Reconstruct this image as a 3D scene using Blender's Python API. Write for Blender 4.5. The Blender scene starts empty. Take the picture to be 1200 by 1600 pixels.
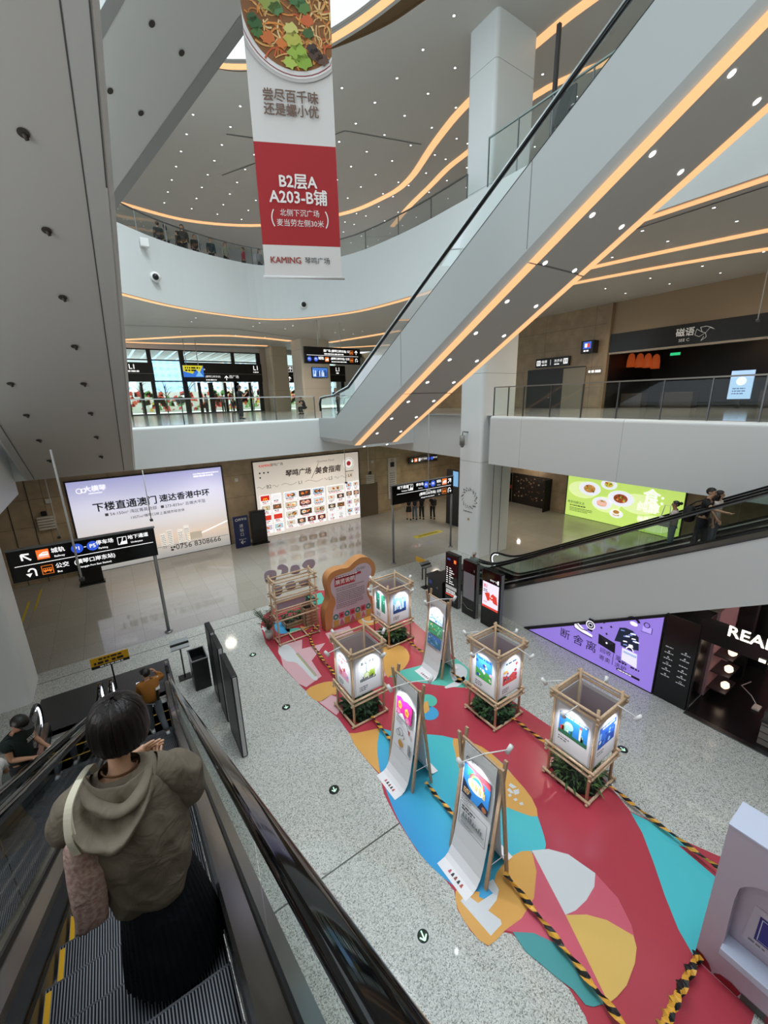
import bpy, bmesh, math, random
from math import sin, cos, tan, pi, radians as R, sqrt
from mathutils import Vector as V, Matrix as M4
random.seed(7)
SC = bpy.context.scene
COL = SC.collection
# ---------------------------------------------------------------- camera
cam_d = bpy.data.cameras.new('camera')
cam_d.sensor_fit = 'HORIZONTAL'; cam_d.sensor_width = 36.0
cam_d.lens = 636.3 / 1200 * 36.0
cam_d.clip_start = 0.02; cam_d.clip_end = 400
CAM = bpy.data.objects.new('camera', cam_d); COL.objects.link(CAM)
_p, _r, _a = R(15.45), R(-1.42), R(33.833)
_f = V((0, cos(_p), -sin(_p))); _x = V((1, 0, 0)); _u = _x.cross(_f)
_cx = _x * cos(_r) + _u * sin(_r); _cu = -_x * sin(_r) + _u * cos(_r)
_rot = M4.Rotation(-_a, 3, 'Z')
_cx, _cu, _cf = _rot @ _cx, _rot @ _cu, _rot @ _f
EYE = V((0, 0, 8.0))
CAM.matrix_world = M4(((_cx.x, _cu.x, -_cf.x, EYE.x), (_cx.y, _cu.y, -_cf.y, EYE.y), (_cx.z, _cu.z, -_cf.z, EYE.z), (0, 0, 0, 1)))
SC.camera = CAM
# ---------------------------------------------------------------- light and exposure
SC.view_settings.view_transform = 'Standard'; SC.view_settings.look = 'None'
SC.view_settings.gamma = 1.0; SC.view_settings.use_curve_mapping = False
SC.view_settings.exposure = EXPO = 0.3
EM = 2 ** -EXPO   # keeps lamps and lit panels at their own brightness when the exposure moves
SC.cycles.use_denoising = True
SC.cycles.max_bounces = 7; SC.cycles.diffuse_bounces = 3; SC.cycles.glossy_bounces = 3
SC.cycles.transmission_bounces = 4; SC.cycles.transparent_max_bounces = 14
SC.cycles.caustics_reflective = False; SC.cycles.caustics_refractive = False
SC.cycles.sample_clamp_indirect = 4.0
W = bpy.data.worlds.new('sky'); SC.world = W; W.use_nodes = True
W.node_tree.nodes['Background'].inputs[0].default_value = (0.80, 0.92, 1.0, 1)
W.node_tree.nodes['Background'].inputs[1].default_value = 1.05

def lamp(name, kind, loc, power, color=(1, 1, 1), size=0.15, rot=(0, 0, 0), **kw):
    d = bpy.data.lights.new(name, kind); d.energy = power; d.color = color
    if kind == 'AREA':
        d.shape = 'RECTANGLE'; d.size = size[0]; d.size_y = size[1]
    else:
        d.shadow_soft_size = size
    for k, v in kw.items(): setattr(d, k, v)
    o = bpy.data.objects.new(name, d); o.location = loc; o.rotation_euler = rot
    COL.objects.link(o); return o
# daylight through the atrium skylight
lamp('skylight', 'AREA', (6.5, 9, 46), 13500, (0.86, 0.96, 1.0), (16, 26))
# added fill from the unseen left side; daylight over the forecourt outside the doors
lamp('side_fill', 'AREA', (-7.6, 3.5, 9.9), 800, (0.95, 0.97, 1.0), (15, 5), (0, R(-90), 0))
lamp('forecourt_daylight', 'AREA', (8, 66, 34), 60000, (0.95, 0.98, 1.0), (60, 30), (R(8), 0, 0))
DL = (1.0, 0.87, 0.71)
for q in ((4, 22, 5.2, 70), (11, 22, 5.2, 70), (20, 10, 4.8, 200), (20, 17, 4.8, 200), (19, 21.5, 4.8, 150), (-1, 21.5, 5.2, 50),
          (18.5, 10, 12.9, 300), (22.5, 7, 12.9, 220), (22.5, 12.5, 12.9, 220), (6, 31, 12.9, 400), (14, 30, 12.9, 400), (20, 25, 12.9, 300),
          (8, 34, 21.7, 400), (18, 28, 21.7, 400), (21, 16, 21.7, 300)):
    lamp('ceiling_downlight', 'SPOT', q[:3], q[3] * 1.5, DL, 0.3, spot_size=R(150), spot_blend=0.8)

# ---------------------------------------------------------------- helpers
def hexc(h):
    h = h.lstrip('#'); c = [int(h[i:i + 2], 16) / 255 for i in (0, 2, 4)]
    return tuple(x / 12.92 if x <= 0.04045 else ((x + 0.055) / 1.055) ** 2.4 for x in c) + (1,)

_mats = {}
def mat(col, rough=0.5, metal=0.0, emit=0.0, spec=0.5, name=None, coat=0.0):
    key = (col, rough, metal, emit, spec, coat)
    if key in _mats: return _mats[key]
    m = bpy.data.materials.new(name or 'm_' + col.lstrip('#')); m.use_nodes = True
    b = m.node_tree.nodes['Principled BSDF']; c = hexc(col)
    b.inputs['Base Color'].default_value = c; b.inputs['Roughness'].default_value = rough
    b.inputs['Metallic'].default_value = metal; b.inputs['Specular IOR Level'].default_value = spec
    if coat: b.inputs['Coat Weight'].default_value = coat; b.inputs['Coat Roughness'].default_value = 0.05
    if emit:
        b.inputs['Emission Color'].default_value = c; b.inputs['Emission Strength'].default_value = emit * EM
    m.diffuse_color = c; _mats[key] = m; return m

def nt(name, rough=0.5, spec=0.5):
    m = bpy.data.materials.new(name); m.use_nodes = True
    t = m.node_tree; b = t.nodes['Principled BSDF']; b.inputs['Roughness'].default_value = rough
    b.inputs['Specular IOR Level'].default_value = spec
    def N(typ, **kw):
        n = t.nodes.new(typ)
        for k, v in kw.items():
            if k.startswith('i_'): n.inputs[k[2:]].default_value = v
            elif k.startswith('n') and k[1:].isdigit(): n.inputs[int(k[1:])].default_value = v
            else: setattr(n, k, v)
        return n
    return m, t, b, N, t.links.new

def ramp(N, *stops, interp='LINEAR'):
    n = N('ShaderNodeValToRGB'); e = n.color_ramp.elements; n.color_ramp.interpolation = interp
    while len(e) < len(stops): e.new(0.5)
    for s, (p, c) in zip(e, stops): s.position = p; s.color = hexc(c) if isinstance(c, str) else c
    return n

def glass(name, tint='#dfeee8', refl=0.10, dens=1.0):
    m, t, b, N, L = nt(name); t.nodes.remove(b)
    tr = N('ShaderNodeBsdfTransparent'); tr.inputs[0].default_value = hexc(tint)
    gl = N('ShaderNodeBsdfGlossy'); gl.inputs['Roughness'].default_value = 0.02
    lw = N('ShaderNodeLayerWeight'); lw.inputs[0].default_value = 0.25
    mu = N('ShaderNodeMath', operation='MULTIPLY_ADD'); mu.inputs[1].default_value = 0.55; mu.inputs[2].default_value = refl * 0.4
    L(lw.outputs['Fresnel'], mu.inputs[0])
    mx = N('ShaderNodeMixShader'); L(mu.outputs[0], mx.inputs[0]); L(tr.outputs[0], mx.inputs[1]); L(gl.outputs[0], mx.inputs[2])
    L(mx.outputs[0], t.nodes['Material Output'].inputs[0]); return m

class MB:
    """collects geometry for one mesh object"""
    def __init__(s): s.v = []; s.f = []; s.m = []; s.sm = []; s.M = None
    def add(s, vs, fs, mi=0, smooth=False):
        b = len(s.v)
        for p in vs:
            p = V(p); s.v.append(s.M @ p if s.M else p)
        for f in fs: s.f.append(tuple(i + b for i in f)); s.m.append(mi); s.sm.append(smooth)
        return s
    def box(s, x0, x1, y0, y1, z0, z1, mi=0):
        vs = [(x, y, z) for x in (x0, x1) for y in (y0, y1) for z in (z0, z1)]
        return s.add(vs, [(0, 1, 3, 2), (4, 6, 7, 5), (0, 4, 5, 1), (2, 3, 7, 6), (0, 2, 6, 4), (1, 5, 7, 3)], mi)
    def bbox(s, x0, x1, y0, y1, z0, z1, b=0.01, mi=0):
        """box with chamfered edges"""
        bm = bmesh.new(); bmesh.ops.create_cube(bm, size=1)
        for v in bm.verts:
            v.co = V(((x0 + x1) / 2 + v.co.x * (x1 - x0), (y0 + y1) / 2 + v.co.y * (y1 - y0), (z0 + z1) / 2 + v.co.z * (z1 - z0)))
        bmesh.ops.bevel(bm, geom=bm.edges[:], offset=b, segments=2, affect='EDGES', profile=0.5)
        return s.bm(bm, mi)
    def bm(s, bm, mi=0, smooth=False):
        bm.verts.index_update(); s.add([v.co.copy() for v in bm.verts], [[v.index for v in f.verts] for f in bm.faces], mi, smooth); bm.free(); return s
    def quad(s, a, b, c, d, mi=0): return s.add([a, b, c, d], [(0, 1, 2, 3)], mi)
    def prism(s, poly, vec, mi=0, smooth=False):
        """polygon (3d points) swept along vec"""
        n = len(poly); vec = V(vec); a = [V(p) for p in poly]
        fs = [tuple(range(n))[::-1], tuple(range(n, 2 * n))]
        s.add(a + [p + vec for p in a], fs, mi)
        b = len(s.v) - 2 * n
        for i in range(n):
            j = (i + 1) % n; s.f.append((b + i, b + j, b + n + j, b + n + i)); s.m.append(mi); s.sm.append(smooth)
        return s
    def tube(s, pts, r, n=8, mi=0, cap=True, closed=False):
        pts = [V(p) for p in pts]; k = len(pts); rs = r if isinstance(r, (list, tuple)) else [r] * k
        vs = []; up = None
        for i, p in enumerate(pts):
            if closed: t = pts[(i + 1) % k] - pts[i - 1]
            else: t = pts[min(i + 1, k - 1)] - pts[max(i - 1, 0)]
            t = t.normalized() if t.length > 1e-9 else V((0, 0, 1))
            if up is None:
                up = V((0, 0, 1)) if abs(t.z) < 0.9 else V((1, 0, 0))
            a = t.cross(up)
            if a.length < 1e-6: a = t.cross(V((0, 1, 0.01)))
            a.normalize(); b = a.cross(t).normalized(); up = b
            for j in range(n):
                q = 2 * pi * j / n; vs.append(p + (a * cos(q) + b * sin(q)) * rs[i])
        fs = []
        for i in range(k if closed else k - 1):
            for j in range(n):
                i2 = (i + 1) % k
                fs.append((i * n + j, i * n + (j + 1) % n, i2 * n + (j + 1) % n, i2 * n + j))
        if cap and not closed: fs += [tuple(range(n))[::-1], tuple(range((k - 1) * n, k * n))]
        return s.add(vs, fs, mi, n > 4)
    def sweep(s, prof, pts, ups=None, mi=0, cap=True, smooth=False, side=None):
        """profile [(a, b)] swept along pts; a along side vector, b along up"""
        pts = [V(p) for p in pts]; k = len(pts); n = len(prof); vs = []
        for i, p in enumerate(pts):
            t = (pts[min(i + 1, k - 1)] - pts[max(i - 1, 0)]).normalized()
            sd = V(side) if side is not None else t.cross(V((0, 0, 1))).normalized()
            u = sd.cross(t).normalized()
            for a, b in prof: vs.append(p + sd * a + u * b)
        fs = [(i * n + j, i * n + (j + 1) % n, (i + 1) * n + (j + 1) % n, (i + 1) * n + j) for i in range(k - 1) for j in range(n)]
        if cap: fs += [tuple(range(n))[::-1], tuple(range((k - 1) * n, k * n))]
        return s.add(vs, fs, mi, smooth)
    def loft(s, rings, mi=0, cap=True, smooth=True, closed=True):
        n = len(rings[0]); vs = [p for r in rings for p in r]; fs = []
        for i in range(len(rings) - 1):
            for j in range(n if closed else n - 1):
                fs.append((i * n + j, i * n + (j + 1) % n, (i + 1) * n + (j + 1) % n, (i + 1) * n + j))
        if cap and closed: fs += [tuple(range(n))[::-1], tuple(range((len(rings) - 1) * n, len(rings) * n))]
        return s.add(vs, fs, mi, smooth)
    def ball(s, c, r, seg=12, ring=8, mi=0):
        r = (r, r, r) if not isinstance(r, (tuple, list)) else r
        bm = bmesh.new(); bmesh.ops.create_uvsphere(bm, u_segments=seg, v_segments=ring, radius=1)
        for v in bm.verts: v.co = V((c[0] + v.co.x * r[0], c[1] + v.co.y * r[1], c[2] + v.co.z * r[2]))
        return s.bm(bm, mi, True)
    def cyl(s, p, q, r, n=16, mi=0): return s.tube([p, q], r, n, mi)
    def build(s, name, mats, parent=None, world=True, fix=True):
        me = bpy.data.meshes.new(name)
        me.from_pydata([tuple(v) for v in s.v], [], s.f)
        for m in (mats if isinstance(mats, (list, tuple)) else [mats]): me.materials.append(m)
        me.polygons.foreach_set('material_index', s.m); me.polygons.foreach_set('use_smooth', s.sm)
        if fix:
            bm = bmesh.new(); bm.from_mesh(me); bmesh.ops.recalc_face_normals(bm, faces=bm.faces[:]); bm.to_mesh(me); bm.free()
        me.update(); return link(name, me, parent, world)

def link(name, data, parent=None, world=True):
    o = bpy.data.objects.new(name, data); COL.objects.link(o)
    if parent:
        o.parent = parent
        if world: o.matrix_parent_inverse = mw(parent).inverted()
    return o
def mw(o):
    m = o.matrix_basis.copy() if not o.parent else mw(o.parent) @ o.matrix_parent_inverse @ o.matrix_basis
    return m
def tag(o, label, cat, group=None, kind=None):
    o['label'] = label; o['category'] = cat
    if group: o['group'] = group
    if kind: o['kind'] = kind
    return o
def thing(name, label, cat, loc=(0, 0, 0), rz=0.0, group=None, kind=None):
    o = bpy.data.objects.new(name, None); COL.objects.link(o); o.empty_display_size = 0.1
    o.location = loc; o.rotation_euler = (0, 0, rz)
    return tag(o, label, cat, group, kind)
def struct(o, kind='structure'): o['kind'] = kind; return o
def copy_tree(o, parent=None):
    c = o.copy(); COL.objects.link(c)
    if parent: c.parent = parent
    for ch in list(o.children): copy_tree(ch, c)
    return c
def arc(cx, cy, r, a0, a1, n=10):
    return [(cx + r * cos(R(a0 + (a1 - a0) * i / n)), cy + r * sin(R(a0 + (a1 - a0) * i / n))) for i in range(n + 1)]
def rrect(w, h, r, n=5):
    return [p for cx, cy, a in ((w / 2 - r, h / 2 - r, 0), (-w / 2 + r, h / 2 - r, 90), (-w / 2 + r, -h / 2 + r, 180), (w / 2 - r, -h / 2 + r, 270)) for p in arc(cx, cy, r, a, a + 90, n)]
def catmull(pts, n=6, closed=False):
    P = [V(p) for p in pts]; k = len(P); out = []
    rng = range(k if closed else k - 1)
    for i in rng:
        p0 = P[i - 1] if (closed or i > 0) else P[0] * 2 - P[1]; p1 = P[i]; p2 = P[(i + 1) % k]
        p3 = P[(i + 2) % k] if (closed or i + 2 < k) else P[-1] * 2 - P[-2]
        for j in range(n):
            t = j / n
            out.append(0.5 * ((2 * p1) + (p2 - p0) * t + (2 * p0 - 5 * p1 + 4 * p2 - p3) * t * t + (3 * p1 - p0 - 3 * p2 + p3) * t ** 3))
    if not closed: out.append(P[-1])
    return out

# ---- flat graphics: polygons and lettering on a plane, gathered into one mesh, converted at the end
_texts = []; _sheets = []
class Sheet:
    def __init__(s, name, parent, origin, u, v, world=True, gap=0.004):
        s.name, s.parent, s.world, s.gap = name, parent, world, gap
        s.o, s.u, s.v = V(origin), V(u).normalized(), V(v).normalized(); s.n = s.u.cross(s.v)
        s.mb = MB(); s.mats = []; _sheets.append(s)
    def mi(s, m):
        if m not in s.mats: s.mats.append(m)
        return s.mats.index(m)
    def P(s, x, y, l): return s.o + s.u * x + s.v * y + s.n * (l * s.gap)
    def poly(s, pts, m, l=1):
        s.mb.add([s.P(x, y, l) for x, y in pts], [tuple(range(len(pts)))], s.mi(m)); return s
    def rect(s, x0, y0, x1, y1, m, l=1): return s.poly([(x0, y0), (x1, y0), (x1, y1), (x0, y1)], m, l)
    def disc(s, cx, cy, r, m, l=1, ry=None, n=20):
        return s.poly([(cx + r * cos(2 * pi * i / n), cy + (ry or r) * sin(2 * pi * i / n)) for i in range(n)], m, l)
    def ring(s, cx, cy, r, w, m, l=1, n=24, a0=0, a1=360):
        k = n if a1 - a0 >= 360 else n + 1
        ps = [(cos(R(a0 + (a1 - a0) * i / n)), sin(R(a0 + (a1 - a0) * i / n))) for i in range(n + 1)]
        for i in range(n):
            a, b = ps[i], ps[i + 1]
            s.poly([(cx + a[0] * r, cy + a[1] * r), (cx + b[0] * r, cy + b[1] * r), (cx + b[0] * (r - w), cy + b[1] * (r - w)), (cx + a[0] * (r - w), cy + a[1] * (r - w))], m, l)
        return s
    def line(s, pts, w, m, l=1):
        for (x0, y0), (x1, y1) in zip(pts, pts[1:]):
            d = V((x1 - x0, y1 - y0));
            if d.length < 1e-6: continue
            d.normalize(); nx, ny = -d.y * w / 2, d.x * w / 2
            s.poly([(x0 + nx, y0 + ny), (x0 - nx, y0 - ny), (x1 - nx, y1 - ny), (x1 + nx, y1 + ny)], m, l)
        return s
    def text(s, body, x, y, size, m, l=2, align='CENTER', w=None, bold=0.0, slant=0.0, vert=False, rot=0.0):
        if vert:
            for i, ch in enumerate(body): s.text(ch, x, y - i * size * 1.15, size, m, l, 'CENTER', None, bold)
            return s
        c = bpy.data.curves.new('lettering', 'FONT'); c.body = body; c.size = size; c.align_x = align; c.align_y = 'CENTER'
        c.resolution_u = 2; c.shear = slant
        o = bpy.data.objects.new('lettering', c); COL.objects.link(o)
        _texts.append((o, s, x, y, s.mi(m), l, w, rot, size * .02 if bold else 0)); return s
    def bars(s, x0, y0, x1, n, pitch, h, m, l=2, rag=0.3):
        """rows of print too small to read"""
        for i in range(n):
            y = y0 - i * pitch; x = x0; end = x1 - (random.random() * rag * (x1 - x0) if i == n - 1 else 0)
            while x < end - h * 0.5:
                w = min(h * random.uniform(0.7, 3.0), end - x); s.rect(x, y - h / 2, x + w, y + h / 2, m, l); x += w + h * 0.5
        return s
def flush_sheets():
    dg = bpy.context.evaluated_depsgraph_get()
    for o, s, x, y, mi, l, w, rot, bd in _texts:
        ev = o.evaluated_get(dg); me = ev.to_mesh()
        if len(me.vertices):
            xs = [v.co.x for v in me.vertices]; k = 1.0
            if w: k = w / max(1e-6, max(xs) - min(xs))
            ca, sa = cos(rot), sin(rot)
            for q, (ox, oy) in enumerate(((-1, -.5), (1, .5), (-.5, 1), (.5, -1)) if bd else ((0, 0),)):   # heavier strokes: the same outline laid over itself
                s.mb.add([s.P(x + ox * bd + (v.co.x * ca - v.co.y * sa) * k, y + oy * bd + (v.co.x * sa + v.co.y * ca) * k, l + q * .05) for v in me.vertices], [tuple(p.vertices) for p in me.polygons], mi)
        ev.to_mesh_clear()
    for o, *_ in _texts:
        d = o.data; bpy.data.objects.remove(o); bpy.data.curves.remove(d)
    for s in _sheets:
        if s.mb.v: s.obj = s.mb.build(s.name, s.mats, s.parent, s.world, fix=False)
# ================================================================ materials
WHITE = mat('#dfe3e2', 0.42); WHITE2 = mat('#d3d2cf', 0.5); SOFF = mat('#c6c3be', 0.55); CEIL = mat('#d0cbc4', 0.6)
SEAM = mat('#7b7a77', 0.7); DSEAM = mat('#4b4a48', 0.7); SHADE_BROWN = mat('#6b5233', 0.7)
BLACK = mat('#0d0d0f', 0.35); GLOSSB = mat('#08080a', 0.06); DARKG = mat('#26272a', 0.4); STEEL = mat('#a9abad', 0.28, 1.0); STEELD = mat('#77787a', 0.35, 1.0)
GREYP = mat('#8e9092', 0.4, 0.6); LED = mat('#f8bf87', 0.5, emit=0.95); DOT = mat('#ffffff', 0.5, emit=3.0); RUBBER = mat('#060607', 0.05, spec=0.4)
GLASS = glass('clear_glass', '#eef6f2', 0.08); GLASSG = glass('green_glass', '#eef4f1', 0.12); GLASSD = glass('dark_glass', '#9aa6a4', 0.12)
WT = mat('#f4f4f4', 0.5, emit=0.9); WTX = mat('#f2f2f0', 0.6); WOOD = None

def granite():
    m, t, b, N, L = nt('speckled_granite', 0.16, 0.5)
    tc = N('ShaderNodeTexCoord')
    v = N('ShaderNodeTexVoronoi', i_Scale=62.0); L(tc.outputs['Object'], v.inputs['Vector'])
    v2 = N('ShaderNodeTexNoise', i_Scale=75.0, i_Detail=2.0); L(tc.outputs['Object'], v2.inputs['Vector'])
    hs = N('ShaderNodeSeparateColor'); L(v.outputs['Color'], hs.inputs[0])
    r1 = ramp(N, (0.0, '#8a8b84'), (0.12, '#a3a49e'), (0.28, '#c3c4bf'), (0.6, '#d4d5d0'), (1.0, '#e4e4df')); L(hs.outputs[0], r1.inputs[0])
    r2 = ramp(N, (0.36, '#adada8'), (0.55, '#ffffff')); L(v2.outputs['Fac'], r2.inputs[0])
    mx = N('ShaderNodeMix', data_type='RGBA', blend_type='MULTIPLY'); mx.inputs[0].default_value = 0.7
    L(r1.outputs[0], mx.inputs[6]); L(r2.outputs[0], mx.inputs[7])
    # joints between the slabs
    sp = N('ShaderNodeSeparateXYZ'); L(tc.outputs['Object'], sp.inputs[0])
    def joint(ax, off, per, w):
        a = N('ShaderNodeMath', operation='ADD'); a.inputs[1].default_value = off; L(sp.outputs[ax], a.inputs[0])
        f = N('ShaderNodeMath', operation='PINGPONG'); f.inputs[1].default_value = per / 2; L(a.outputs[0], f.inputs[0])
        c = N('ShaderNodeMath', operation='LESS_THAN'); c.inputs[1].default_value = w; L(f.outputs[0], c.inputs[0]); return c
    j1a = joint(1, -4.95 + 96, 9.6, 0.014); xl = N('ShaderNodeMath', operation='LESS_THAN'); xl.inputs[1].default_value = 5.0; L(sp.outputs[0], xl.inputs[0]); j1 = N('ShaderNodeMath', operation='MULTIPLY'); L(j1a.outputs[0], j1.inputs[0]); L(xl.outputs[0], j1.inputs[1]); j2 = joint(1, -4.95 + 96, 1.2, 0.004); j3 = joint(0, 0.4 + 90, 0.9, 0.004)
    ad = N('ShaderNodeMath', operation='MAXIMUM'); L(j2.outputs[0], ad.inputs[0]); L(j3.outputs[0], ad.inputs[1])
    ml = N('ShaderNodeMath', operation='MULTIPLY'); ml.inputs[1].default_value = 0.16; L(ad.outputs[0], ml.inputs[0])
    m1 = N('ShaderNodeMix', data_type='RGBA'); L(ml.outputs[0], m1.inputs[0]); L(mx.outputs[2], m1.inputs[6]); m1.inputs[7].default_value = hexc('#6f6f6a')
    m2 = N('ShaderNodeMix', data_type='RGBA'); L(j1.outputs[0], m2.inputs[0]); L(m1.outputs[2], m2.inputs[6]); m2.inputs[7].default_value = hexc('#5b5c58')
    L(m2.outputs[2], b.inputs['Base Color'])
    rg = N('ShaderNodeMapRange', i_From__Min=0) if False else None
    n3 = N('ShaderNodeTexNoise', i_Scale=0.8); L(tc.outputs['Object'], n3.inputs['Vector'])
    r3 = ramp(N, (0.3, (0.05, 0.05, 0.05, 1)), (0.7, (0.11, 0.11, 0.11, 1))); L(n3.outputs['Fac'], r3.inputs[0]); L(r3.outputs[0], b.inputs['Roughness'])
    return m
GRANITE = granite()
def panels(name, base, pw, ph, seam, ax='x', rough=0.3, sw=0.008, off=(0.0, 0.0), var=0.06):
    """stone or metal cladding with thin joints; ax is the horizontal axis of the wall"""
    m, t, b, N, L = nt(name, rough)
    tc = N('ShaderNodeTexCoord'); sp = N('ShaderNodeSeparateXYZ'); L(tc.outputs['Object'], sp.inputs[0])
    cb = N('ShaderNodeCombineXYZ'); L(sp.outputs['X' if ax == 'x' else 'Y'], cb.inputs[0]); L(sp.outputs['Z'], cb.inputs[1])
    mp = N('ShaderNodeVectorMath', operation='ADD'); mp.inputs[1].default_value = (off[0] + 60, off[1] + 60, 0); L(cb.outputs[0], mp.inputs[0])
    br = N('ShaderNodeTexBrick', offset=0.0); br.inputs['Scale'].default_value = 1.0; br.inputs['Brick Width'].default_value = pw; br.inputs['Row Height'].default_value = ph
    br.inputs['Mortar Size'].default_value = sw; br.inputs['Mortar Smooth'].default_value = 0.0
    c = hexc(base); k = 1 - var
    br.inputs['Color1'].default_value = c; br.inputs['Color2'].default_value = (c[0] * k, c[1] * k, c[2] * k, 1); br.inputs['Mortar'].default_value = hexc(seam)
    L(mp.outputs[0], br.inputs['Vector'])
    nz = N('ShaderNodeTexNoise', i_Scale=1.7, i_Detail=6.0); L(tc.outputs['Object'], nz.inputs['Vector'])
    rp = ramp(N, (0.3, '#dcdcdc' if var else '#ffffff'), (0.7, '#ffffff')); L(nz.outputs['Fac'], rp.inputs[0])
    mx = N('ShaderNodeMix', data_type='RGBA', blend_type='MULTIPLY'); mx.inputs[0].default_value = 1.0
    L(br.outputs['Color'], mx.inputs[6]); L(rp.outputs[0], mx.inputs[7]); L(mx.outputs[2], b.inputs['Base Color']); return m
STONE_X = panels('beige_stone_x', '#c0ab8c', 2.6, 1.28, '#6d6252'); STONE_Y = panels('beige_stone_y', '#bba586', 2.6, 1.28, '#6d6252', 'y')
TAN = panels('tan_panel', '#b29b7c', 3.4, 2.4, '#5e5344', 'y'); FASC = panels('white_panel_y', '#dcdedd', 4.2, 8.0, '#a5a6a4', 'y', 0.4, 0.006, var=0.0)
L1TILE = mat('#b9bcba', 0.12)

# ================================================================ the hall
def S(name, mb, mats, parent=None): return struct(mb.build(name, mats, parent))
S('floor', MB().box(-14, 50, -12, 48, -0.3, 0), GRANITE)
def polished():
    m, t, b, N, L = nt('polished_beige_tile', 0.06, 0.7); tc = N('ShaderNodeTexCoord'); br = N('ShaderNodeTexBrick', offset=0.0); br.inputs['Scale'].default_value = 1.0; br.inputs['Brick Width'].default_value = 0.9; br.inputs['Row Height'].default_value = 0.9; br.inputs['Mortar Size'].default_value = 0.004
    br.inputs['Color1'].default_value = hexc('#b7b2a8'); br.inputs['Color2'].default_value = hexc('#b0aba0'); br.inputs['Mortar'].default_value = hexc('#8e877c'); L(tc.outputs['Object'], br.inputs['Vector'])
    n1 = N('ShaderNodeTexNoise', i_Scale=38.0, i_Detail=3.0); L(tc.outputs['Object'], n1.inputs['Vector']); r1 = ramp(N, (.3, '#c9c9c9'), (.65, '#ffffff')); L(n1.outputs['Fac'], r1.inputs[0])
    mx = N('ShaderNodeMix', data_type='RGBA', blend_type='MULTIPLY'); mx.inputs[0].default_value = 0.8; L(br.outputs['Color'], mx.inputs[6]); L(r1.outputs[0], mx.inputs[7]); L(mx.outputs[2], b.inputs['Base Color']); return m
POLI = polished()
m = MB().box(-14, 14.75, 15.2, 48, -0.2, 0.002); m.box(14.75, 50, -12, 48, -0.2, 0.002); S('floor_polished', m, POLI)
# L1 slabs around the opening
Z1 = 7.15
def fascia_poly(x0, x1, zb, zt, r=0.12):   # rounded top edge, x0 = face
    sg = 1 if x1 > x0 else -1
    return [(x0, zb), (x0, zt - r)] + [(x0 + sg * r * (1 - cos(R(a))), zt - r + r * sin(R(a))) for a in (22, 45, 67, 90)] + [(x1, zt), (x1, zb)]
m = MB(); m.prism([(-10, y, z) for y, z in fascia_poly(19.5, 48, 5.45, Z1)], (25.4, 0, 0)); S('ceiling_back', m, [WHITE])
m = MB(); m.prism([(x, -12, z) for x, z in fascia_poly(14.8, 30, 4.95, Z1)], (0, 25.12, 0)); S('wall_fascia_right', m, [FASC])
m = MB(); m.box(15.35, 50, 15.12, 48, 4.95, Z1 - 0.004); m.box(17.2, 30, 13.1, 15.2, 4.95, Z1 - 0.004); S('ceiling_corridor', m, [WHITE2])
m = MB(); m.prism([(x, -12, z) for x, z in fascia_poly(-2.95, -12, 4.98, Z1)], (0, 31.6, 0)); S('wall_fascia_left', m, [WHITE])
m = MB().box(-3, 14.9, -12, -2.4, 6.2, Z1); S('ceiling_light_block', m, [WHITE])  # unseen slab behind the camera, added to block light
m = MB().box(-10, 50, 19.75, 48, Z1 - 0.02, Z1 + 0.01); m.box(15.1, 50, -12, 19.8, Z1 - 0.02, Z1 + 0.01); S('floor_upper', m, [L1TILE])
# ground floor walls
m = MB().box(-8, 17.6, 23.9, 24.2, 0, 5.5); S('wall_back', m, [STONE_X])
S('wall_corridor', MB().box(17.6, 30, 24.6, 24.9, 0, 5.0), [STONE_X]); S('wall_right', MB().box(25.7, 26.0, -6, 24.6, 0, 5.0), [STONE_Y])
m = MB().box(-8.2, -8, -12, 24.2, 0, 7.1); m.box(-8.2, 50, -12.2, -12, 0, 24); S('wall_light_block', m, [STONE_Y])  # unseen; added to keep light from behind and left off the hall
# columns
def column(name, x0, x1, y0, y1, z0, z1, ms):
    mb = MB(); mb.prism([(x, y, z0) for x, y in [((x0 + x1) / 2 + a, (y0 + y1) / 2 + b) for a, b in rrect(x1 - x0, y1 - y0, 0.16)]], (0, 0, z1 - z0), 0, False)
    for z in (4.93, 9.05, 12.2, 16.4, 20.5):
        if z0 < z < z1: mb.prism([(x, y, z) for x, y in [((x0 + x1) / 2 + a, (y0 + y1) / 2 + b) for a, b in rrect(x1 - x0 + 0.004, y1 - y0 + 0.004, 0.16)]], (0, 0, 0.012), 1)
    return S(name, mb, ms)
column('column_right', 14.8, 17.15, 13.6, 15.1, 0, 34, [mat('#f0f4f4', .42), SEAM])  # whiter than WHITE on both hall columns: window light put into the colour
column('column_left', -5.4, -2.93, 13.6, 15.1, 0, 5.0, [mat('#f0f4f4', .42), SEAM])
m = MB().box(15.75, 15.77, 13.585, 13.6, 0, 4.9); m.box(16.35, 16.37, 13.585, 13.6, 0, 4.9); S('trim_1', m, [DSEAM])
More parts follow.
